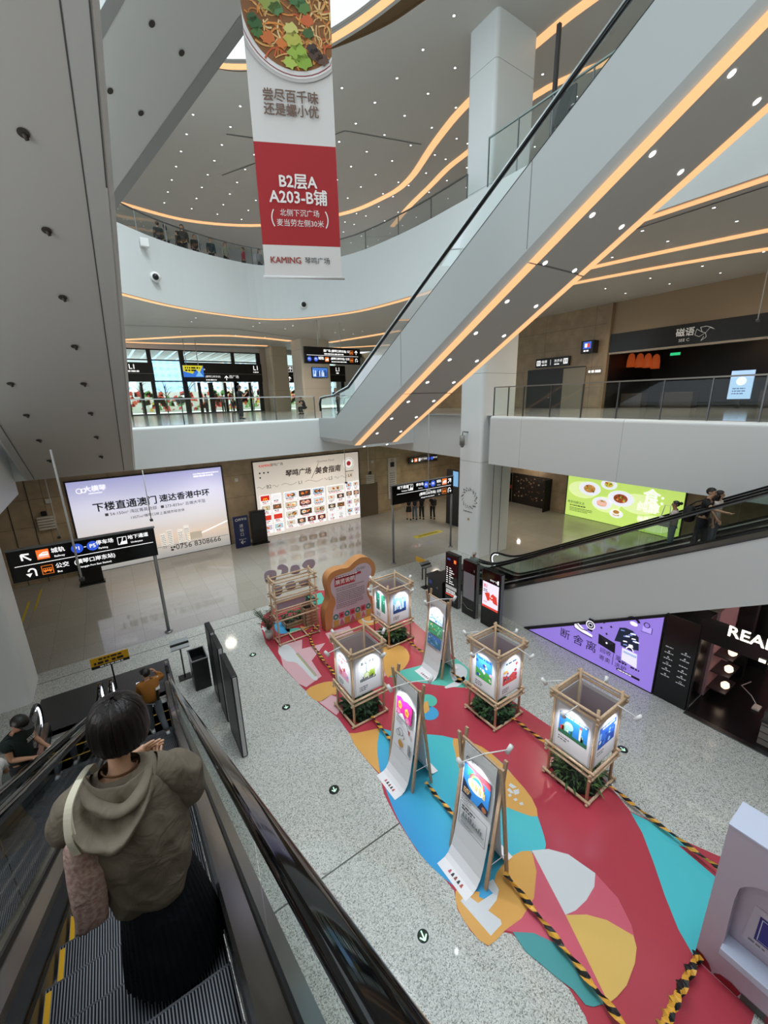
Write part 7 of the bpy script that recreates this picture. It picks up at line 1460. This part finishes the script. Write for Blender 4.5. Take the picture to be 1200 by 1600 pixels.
# riders on the right escalators
t, up, hd, k = person('man in black clothes riding up the grey sided escalator, one hand on the rail', (11.95, 3.62, ZN(3.5, 6.1) - .06), R(180), 1.72, '#111113', '#1b1c20', arms=(((.1, .1, -1), (-.05, .5, -.6)), ((.25, .75, -.5), (.0, 1, -.08))), legs=(((.0, .2, -1), (0, -.05, -1)), ((.02, -.08, -1), (0, -.2, -1))), lean=.1, hair='short')
o = MB(); rg = [[(12.0 + w * .8 * cos(a), 3.93 + d * sin(a), z - .05) for a in [2 * pi * q / 16 for q in range(16)]] for z, w, d in ((4.85, .10, .08), (4.9, .17, .13), (5.05, .18, .15), (5.2, .16, .13), (5.27, .08, .06))]; o.loft(rg); o.tube([(12.0, 3.95, 5.22), (11.93, 3.80, 5.36), (11.88, 3.66, 5.43)], .016, 6); tag(o.build('shoulder_bag', mat('#0e0e10', .6)), 'black shoulder bag hanging behind the man in black on the right escalator', 'bag')
t, up, hd, k = person('person in white top standing behind the man in black on the right escalator', (12.38, 3.5, ZN(3.55, 6.1) - .05), R(180), 1.62, '#dcd2cc', '#6b6f76', hair='long', head_turn=.5)
t, up, hd, k = person('woman in white tee and pale jeans with dark tied hair on the far right escalator', (13.42, 4.75, ZN(4.7, 6.1) - .08), R(15), 1.64, '#cfc4c0', '#8fa3ad', arms=(((.1, .25, -1), (-.1, .85, -.4)), DOWN), hair='bun', baggy=.02, skin=SKIN2)
o = MB(); o.box(13.08, 13.16, 4.72, 5.0, 4.22, 4.5); o.tube([(13.12, 4.75, 4.5), (13.14, 4.78, 4.85), (13.14, 4.92, 4.85), (13.12, 4.97, 4.5)], .012, 6); tag(o.build('tote_bag', mat('#e2dedc', .7)), 'white tote bag on the shoulder of the woman in pale jeans', 'bag')
t, up, hd, k = person('person with a pale cap at the foot of the right escalators behind the totems', (12.35, 11.5, .01), R(100), 1.55, '#8fa5a4', '#5a5f66', hair='cap', haircol=mat('#d8cfc8', .7))
# walkers at the corridor mouth, seen below the sign
for x, y, lb, kw in ((16.35, 21.35, 'person in black skirt with bare legs walking away below the middle direction sign', dict(skirt=('#141416', .42, .06), legs_bare=True, shirt='#1a1a1d')), (16.75, 21.2, 'person in blue grey jeans walking away below the middle direction sign', dict(pants='#5d6b78', shirt='#2a2c33')), (17.15, 20.95, 'person in loose black trousers walking away below the middle direction sign', dict(pants='#15161a', shirt='#17181c', baggy=.02)), (17.75, 20.5, 'person in black with a dark backpack walking away, nearest to the white column', dict(pants='#121317', shirt='#15161a'))):
    person(lb, (x, y, 0), R(-25), 1.68, legs=(((0, .18, -1), (0, -.02, -1)), ((0, -.15, -1), (0, -.35, -1))), hands=True, group='people walking at the corridor mouth', **kw)
o = MB().bbox(17.55, 17.85, 20.18, 20.36, .98, 1.42, .05); tag(o.build('backpack', mat('#1d1f22', .7)), 'dark backpack on the walker nearest to the white column', 'backpack')
# people behind the railings of the second floor
for x, y, sh, pz, hr, h, lb in ((4.05, 26.15, '#3a3a3e', 0, 'cap', 1.62, 'person with a dark cap at the left end of the second floor balcony'), (4.4, 26.3, '#9a948c', 30, 'mid', 1.6, 'person in pale shirt beside the capped person on the second floor balcony'), (5.0, 26.55, '#26262a', 60, 'short', 1.5, 'person in dark top leaning on the second floor balcony railing'), (5.35, 26.9, '#3b342f', 160, 'long', 1.95, 'tall person with an orange bag on the second floor balcony'), (5.95, 27.0, '#1c1c20', 180, 'short', 1.62, 'person in black just right of the tall one on the second floor balcony'), (6.85, 27.3, '#2f3d46', 180, 'short', 1.7, 'person in slate blue jacket seen from behind on the second floor balcony'), (7.7, 27.45, '#a39c8c', 190, 'short', 1.66, 'person in beige jacket on the second floor balcony'), (8.75, 27.55, '#a3283c', 90, 'short', 1.6, 'person in red top on the second floor balcony'), (9.7, 27.45, '#6d6d70', 200, 'mid', 1.62, 'person in grey nearest to the hanging banner on the second floor balcony')):
    t, up, hd, k = person(lb, (x, y, 15.36), R(pz), h, sh, '#26272b', hair=hr, hands=False, group='people on the second floor balcony', sleeves='long')
    if 'orange bag' in lb: MB().ball((.2, -.1, 1.2), (.12, .08, .14), 10, 8).build('orange_bag', mat('#c0683a', .7), t, False)
# upper floor people
person('person in dark clothes standing at the glass railing before the entrance doors', (6.33, 23.0, Z1 + .01), R(-80), 1.72, '#1c1f22', '#23262a', arms=(DOWN, ((.1, .4, -.8), (-.2, .7, .6))), hair='cap')
person('dark crouching person behind the glass railing left of the television column', (11.15, 25.6, Z1 + .01), R(100), 1.66, '#191a1c', '#17181a', arms=(((.1, .7, -.6), (-.1, .9, .2)), ((.1, .7, -.6), (-.1, .9, .2))), legs=(((.1, .9, .12), (0, -.35, -1)), ((.1, .9, .12), (0, -.35, -1))), hip_z=.46, lean=.45)
person('woman with long dark hair standing behind the curved handrail of the white escalator', (13.6, 25.9, Z1 + .01), R(170), 1.66, '#2a2326', '#1e1e22', hair='long')
for i, (x, y, c, lb) in enumerate(((9.3, 39.2, '#7d8090', 'distant person in grey near the entrance doors'), (8.0, 39.8, '#a8a8b0', 'distant pale person near the entrance doors'), (10.4, 40.2, '#4a4a50', 'distant dark person near the entrance doors'))): person(lb, (x, y, Z1 + .01), R(40 * i), 1.68, c, '#3a3d48', hands=False)
# riders of the big white escalator: heads above the panel
for x, y, zz_, lb in ((10.0, 9.4, 12.62, 'person whose dark head shows above the lower part of the big white escalator'), (10.0, 6.85, 14.22, 'person whose head shows above the upper part of the big white escalator')): person(lb, (x, y, zz_ - 1.63), R(180), 1.7, '#d0cfcc', '#2a2a2e')

# ---------------------------------------------------------------- woman in the olive jacket, nearest to the camera
from mathutils import noise as NZ
def fabric(name, c1, c2, rough=.8, sc=14):
    m, t, b, N, L = nt(name, rough, .25); tc = N('ShaderNodeTexCoord'); nz = N('ShaderNodeTexNoise', i_Scale=float(sc), i_Detail=5.0); L(tc.outputs['Object'], nz.inputs['Vector']); r = ramp(N, (.3, c1), (.7, c2)); L(nz.outputs['Fac'], r.inputs[0]); L(r.outputs[0], b.inputs['Base Color'])
    n2 = N('ShaderNodeTexNoise', i_Scale=7.0, i_Detail=3.0, i_Distortion=1.2); L(tc.outputs['Object'], n2.inputs['Vector']); bp = N('ShaderNodeBump', i_Strength=.55, i_Distance=.03); L(n2.outputs['Fac'], bp.inputs['Height']); L(bp.outputs[0], b.inputs['Normal']); return m
OLIVE = fabric('olive_cloth', '#6b6154', '#776d5f', .8, 5); OLIVEH = fabric('olive_hood', '#6e6456', '#7b7163', .75, 5); NAVY = fabric('black_pleats', '#0a0b10', '#14161f', .8, 6); WSK = mat('#c69a7e', .5)
def hair_mat():
    m, t, b, N, L = nt('dark_hair', .42, .3); tc = N('ShaderNodeTexCoord'); mp = N('ShaderNodeMapping'); mp.inputs['Scale'].default_value = (70, 70, 4); L(tc.outputs['Object'], mp.inputs[0]); nz = N('ShaderNodeTexNoise', i_Scale=1.0, i_Detail=3.0); L(mp.outputs[0], nz.inputs['Vector']); r = ramp(N, (.3, '#080505'), (.7, '#1c110e')); L(nz.outputs['Fac'], r.inputs[0]); L(r.outputs[0], b.inputs['Base Color']); bp = N('ShaderNodeBump', i_Strength=.4, i_Distance=.01); L(nz.outputs['Fac'], bp.inputs['Height']); L(bp.outputs[0], b.inputs['Normal']); return m
HAIRW = hair_mat()
w = thing('person', 'woman with a dark bob, olive hooded jacket and long black skirt, seen from behind', 'person', (-.2, 2.2, 4.71)); bpy.context.view_layer.update()
L0 = V((-.2, 2.2, 4.71)); loc = lambda p: V(p) - L0
# body: one continuous skinned figure
b = Sk(); pel = b.add(loc((-.18, 2.22, 5.55)), (.15, .12)); sp = b.add(loc((-.19, 2.22, 5.75)), (.13, .105), pel); ch = b.add(loc((-.205, 2.22, 5.98)), (.15, .11), sp); nk = b.add(loc((-.225, 2.22, 6.13)), .056, ch); n1 = b.add(loc((-.225, 2.235, 6.21)), .052, nk)
jaw = b.add(loc((-.205, 2.29, 6.30)), .062, n1); sk = b.add(loc((-.195, 2.28, 6.40)), (.085, .10), jaw); b.add(loc((-.195, 2.28, 6.46)), (.06, .07), sk); fc = b.add(loc((-.20, 2.36, 6.34)), .034, jaw); b.add(loc((-.20, 2.40, 6.335)), .013, fc)
for sg in (-1, 1): b.add(loc((-.195 + sg * .095, 2.28, 6.36)), .016, sk)
for q, pts in (('L', [(-.40, 2.21, 6.08), (-.47, 2.26, 5.92), (-.42, 2.42, 5.92), (-.30, 2.44, 6.00), (-.205, 2.375, 6.055)]), ('R', [(-.02, 2.2, 6.06), (.05, 2.22, 5.82), (.06, 2.30, 5.80), (.04, 2.36, 5.89), (.005, 2.345, 5.955)])):
    i = ch
    for p, r in zip(pts, (.065, .048, .042, .036, .027)): i = b.add(loc(p), r, i)
    if q == 'L': b.hand(loc(pts[-1]), (.93, -.03, .30), (-.15, -.45, .8), 1.2, .08, i, 1.3)
    else: b.hand(loc(pts[-1]), (-.55, -.05, .80), (.6, -.5, .4), 1.05, .8, i)
for sg in (-1, 1):
    i = b.add(loc((-.18 + sg * .09, 2.2, 5.5)), .09, pel)
    for z, r in ((5.15, .06), (4.98, .055), (4.80, .04)): i = b.add(loc((-.18 + sg * .09, 2.16, z)), r, i)
    b.add(loc((-.18 + sg * .09, 2.23, 4.75)), .03, i)
skin_obj('body', b.v, b.e, b.r, WSK, w, 2)
# hair: bob with parted crown and uneven ends
hr = [(6.578, .004), (6.572, .045), (6.555, .078), (6.53, .102), (6.50, .117), (6.465, .127), (6.43, .133), (6.395, .136), (6.36, .138), (6.325, .139), (6.295, .138), (6.268, .134), (6.245, .127), (6.232, .118)]
NA = 120; rings = []
hr = [(6.422 + (z - 6.405) * .66, r * .84) for z, r in hr]
for j, (z, r) in enumerate(hr):
    rg = []
    for q in range(NA):
        a = 2 * pi * q / NA; f = j / 13; st = NZ.noise(V((cos(a) * 9, sin(a) * 9, z * 1.5))) * .004 + NZ.noise(V((cos(a) * 26, sin(a) * 26, z * 2))) * .0028 * f
        zz = z - (.016 * NZ.noise(V((cos(a) * 11, sin(a) * 11, 5))) + .008) * max(0, f - .7) / .3
        zz -= .010 * math.exp(-((cos(a) * r + .02) ** 2) / .0006) * (1 if 1 <= j <= 5 and sin(a) < .3 else 0)
        rg.append(loc((-.193 + (r + st) * cos(a), 2.262 + (r + st) * 1.02 * sin(a), zz)))
    rings.append(rg)
m = MB(); vs = [p for r in rings for p in r]; fs = []
for j in range(13):
    for q in range(NA):
        if sin(2 * pi * (q + .5) / NA) > .72 and j > 5: continue
        fs.append((j * NA + q, j * NA + (q + 1) % NA, (j + 1) * NA + (q + 1) % NA, (j + 1) * NA + q))
fs.append(tuple(range(NA))); m.add(vs, fs, 0, True)
ho = m.build('hair', HAIRW, w, False, fix=False); sd = ho.modifiers.new('thick', 'SOLIDIFY'); sd.thickness = -.022; sd.offset = 1
m = MB(); m.add([loc(p) for p in ((-.180, 2.215, 6.531), (-.172, 2.235, 6.536), (-.178, 2.195, 6.524))], [(0, 1, 2)]); m.build('hair_parting', mat('#8a6a5a', .6), w, False, fix=False)
m = MB(); 
for i in range(44):
    a = pi * 1.0 + pi * i / 43; m.ball(loc((-.226 + .078 * cos(a), 2.225 + .066 * sin(a), 6.168 - .012 * cos(a))), .0055, 6, 4)
m.build('necklace', mat('#6b4a2e', .35, .4), w, False, fix=False)
# jacket torso with hem, folds
def rid(q): return 1 - 2 * abs(NZ.noise(q))
def folds(p, amp=.016):
    q = V((p.x * 6, p.y * 6, p.z * 2.6)); d = V((p.x * 9 + p.z * 6, p.y * 8, p.z * 5 - p.x * 4))
    return amp * (.8 * rid(q + V((2, 5, 1))) + .7 * NZ.noise(q * 1.6) + .55 * rid(d)) - amp * .5
prof = [(6.165, -.228, .095, .085, 2.225), (6.13, -.222, .155, .105, 2.22), (6.09, -.216, .205, .125, 2.215), (6.02, -.212, .232, .145, 2.21), (5.93, -.208, .238, .16, 2.205), (5.82, -.205, .236, .172, 2.20), (5.70, -.202, .232, .182, 2.20), (5.58, -.200, .226, .187, 2.20), (5.48, -.198, .216, .186, 2.20), (5.40, -.196, .203, .180, 2.20), (5.36, -.195, .192, .172, 2.205), (5.375, -.195, .180, .160, 2.205)]
prof = [tuple(q) for q in [[p0[i] + (p1[i] - p0[i]) * k / 4 for i in range(5)] for p0, p1 in zip(prof, prof[1:]) for k in range(4)]] + [prof[-1]]
rings = []
for j, (z, cx, hw, hd_, cy) in enumerate(prof):
    rg = []
    for q in range(110):
        a = 2 * pi * q / 110; ex = .82; x = cx + hw * math.copysign(abs(cos(a)) ** ex, cos(a)); y = cy + hd_ * math.copysign(abs(sin(a)) ** ex, sin(a)); zz = z
        if j >= 34: zz += (.05 * (1 - max(0, -sin(a))) - .02) * min(1, (j - 33) / 3)
        p = V((x, y, zz)); nrm = V((cos(a), sin(a), 0)); p += nrm * folds(p, .02) * (1 if j > 6 else .25) * (.4 if j > 41 else 1); rg.append(loc(p))
    rings.append(rg)
m = MB(); m.loft(rings, cap=False); 
tr = m.build('jacket', OLIVE, w, False, fix=False); sb = tr.modifiers.new('smooth', 'SUBSURF'); sb.levels = sb.render_levels = 1
def sleeve(path, rad, name):
    P = catmull(path, 9); n = len(P); m = MB(); rr = []
    for i in range(n):
        f = i / (n - 1) * (len(rad) - 1); j = min(int(f), len(rad) - 2); rr.append(rad[j] + (rad[j + 1] - rad[j]) * (f - j))
    rings = []; up_ = V((0, 0, 1))
    for i, p in enumerate(P):
        t_ = (P[min(i + 1, n - 1)] - P[max(i - 1, 0)]).normalized(); a_ = t_.cross(up_).normalized(); b_ = a_.cross(t_).normalized(); up_ = b_; rg = []
        for q in range(44):
            c = 2 * pi * q / 44; d = a_ * cos(c) + b_ * sin(c); pt = p + d * rr[i]; rg.append(loc(pt + d * (folds(pt, .024))))
        rings.append(rg)
    m.loft(rings, cap=False); o = m.build(name, OLIVE, w, False, fix=False); s_ = o.modifiers.new('smooth', 'SUBSURF'); s_.levels = s_.render_levels = 1
sleeve([(-.33, 2.21, 6.09), (-.41, 2.21, 6.06), (-.465, 2.23, 5.98), (-.47, 2.28, 5.92), (-.43, 2.40, 5.90), (-.38, 2.44, 5.93)], [.078, .098, .10, .095, .085, .078], 'sleeve')
sleeve([(-.09, 2.20, 6.08), (-.01, 2.20, 6.04), (.035, 2.21, 5.94), (.05, 2.24, 5.84), (.055, 2.31, 5.82), (.045, 2.36, 5.875)], [.078, .098, .105, .10, .085, .062], 'sleeve')
# hood lying on the back, its right edge drawn up to the hands
top = [(-.375, 2.27, 6.205), (-.355, 2.17, 6.20), (-.30, 2.115, 6.175), (-.225, 2.10, 6.165), (-.155, 2.12, 6.165), (-.115, 2.19, 6.14), (-.10, 2.30, 6.095)]
mid = [(-.42, 2.22, 6.16), (-.41, 2.11, 6.11), (-.345, 2.055, 6.045), (-.25, 2.035, 6.01), (-.155, 2.05, 6.07), (-.095, 2.14, 6.12), (-.085, 2.31, 6.085)]
lip = [(-.435, 2.18, 6.13), (-.44, 2.03, 6.075), (-.375, 1.955, 6.0), (-.27, 1.93, 5.97), (-.165, 2.00, 6.02), (-.09, 2.11, 6.09), (-.07, 2.31, 6.065)]
und = [(-.42, 2.17, 6.07), (-.41, 2.04, 6.02), (-.35, 1.995, 5.93), (-.285, 1.985, 5.885), (-.185, 2.02, 5.96), (-.085, 2.12, 6.05), (-.06, 2.31, 6.035)]
end = [(-.39, 2.19, 6.06), (-.37, 2.09, 6.00), (-.33, 2.04, 5.93), (-.28, 2.03, 5.895), (-.20, 2.06, 5.96), (-.10, 2.14, 6.04), (-.065, 2.31, 6.015)]
m = MB(); rows = [catmull(r, 12) for r in (top, mid, lip, und, end)]; rows = [[r[i] for r in rows] for i in range(len(rows[0]))]; rows = [catmull(r, 7) for r in rows]
rings = [[loc(p + V((0, -1, .2)) * folds(p * 1.5, .016)) for p in r] for r in rows]; m.loft(rings, cap=False, closed=False); h_ = m.build('hood', OLIVEH, w, False, fix=False); sd = h_.modifiers.new('thick', 'SOLIDIFY'); sd.thickness = .008; s_ = h_.modifiers.new('smooth', 'SUBSURF'); s_.levels = s_.render_levels = 1
m = MB(); m.tube([loc(p) for p in ((-.105, 2.13, 6.11), (-.095, 2.22, 6.115), (-.085, 2.31, 6.09), (-.07, 2.33, 6.05))], [.02, .026, .022, .014], 8); m.build('hood_edge', OLIVEH, w, False)
m = MB(); P = catmull([(-.385, 2.21, 6.185), (-.36, 2.10, 6.155), (-.30, 2.045, 6.105), (-.235, 2.03, 6.075), (-.165, 2.055, 6.095), (-.115, 2.14, 6.13), (-.095, 2.26, 6.115)], 8); n_ = len(P); rings = []
for i, p_ in enumerate(P):
    t_ = (P[min(i + 1, n_ - 1)] - P[max(i - 1, 0)]).normalized(); a_ = t_.cross(V((0, 0, 1))).normalized(); b_ = a_.cross(t_); r_ = .012 + .026 * sin(pi * i / (n_ - 1)) ** .7
    rings.append([loc(p_ + (a_ * cos(2 * pi * q / 14) * 1.0 + b_ * sin(2 * pi * q / 14) * .75) * (r_ * (1 + .25 * NZ.noise(p_ * 14 + V((q, 0, 0)) * .6)))) for q in range(14)])
m.loft(rings); hf = m.build('hood_fold', OLIVEH, w, False, fix=False); s_ = hf.modifiers.new('smooth', 'SUBSURF'); s_.levels = s_.render_levels = 1
# pleated skirt
rings = []
for j in range(15):
    f = j / 14; z = 5.56 - f * .80; r = .155 + .115 * f ** .8; rings.append([loc((-.175 + .02 * f + (r + .014 * f * abs(sin(22 * a)) + .012 * f * NZ.noise(V((cos(a) * 3, sin(a) * 3, z * 2)))) * cos(a), 2.2 + (r * .92 + .014 * f * abs(sin(22 * a))) * sin(a), z - .012 * f * sin(3 * a))) for a in [2 * pi * q / 176 for q in range(176)]])
m = MB(); m.loft(rings, cap=False); m.build('skirt', NAVY, w, False, fix=False)
for sg in (-1, 1): m = MB(); m.bbox(-.18 + sg * .09 - .045, -.18 + sg * .09 + .045, 2.08, 2.32, 4.712, 4.79, .02); o = m.build('shoe', SHOEB, w)
# bag on the left shoulder: strap and soft floral pink bag
bag = thing('tote_bag', 'pale pink patterned cloth bag hanging by a cream strap from the olive jacket woman', 'bag', (-.47, 2.1, 5.7)); bpy.context.view_layer.update()
m = MB(); 
for off in (0, .02): m.sweep([(-.019, -.003), (.019, -.003), (.019, .003), (-.019, .003)], catmull([(-.44 + off, 2.03, 5.95), (-.452 + off * .6, 2.03, 6.06), (-.435, 2.08, 6.18), (-.385, 2.17, 6.235), (-.34, 2.26, 6.22), (-.35, 2.34, 6.1)], 6), side=(.85, -.45, .2)); 
m.build('strap', mat('#cfc8b4', .8), bag)
PINKB = fabric('pink_floral', '#a87f78', '#d9beb6', .9, 46)
rings = []
for z, xl, xr, d in ((5.985, -.47, -.43, .01), (5.96, -.485, -.41, .02), (5.88, -.497, -.385, .03), (5.76, -.508, -.365, .036), (5.64, -.516, -.376, .036), (5.52, -.524, -.398, .03), (5.44, -.532, -.412, .02), (5.415, -.535, -.42, .008)):
    cx, hw = (xl + xr) / 2, (xr - xl) / 2; rings.append([V((cx + hw * cos(a), 2.08 + d * sin(a), z)) + V((cos(a), sin(a), 0)) * (.014 * rid(V((cos(a) * 3, sin(a) * 3, z * 9)))) for a in [2 * pi * q / 28 for q in range(28)]])
m = MB(); m.loft(rings); m.build('bag_body', PINKB, bag)
flush_sheets()
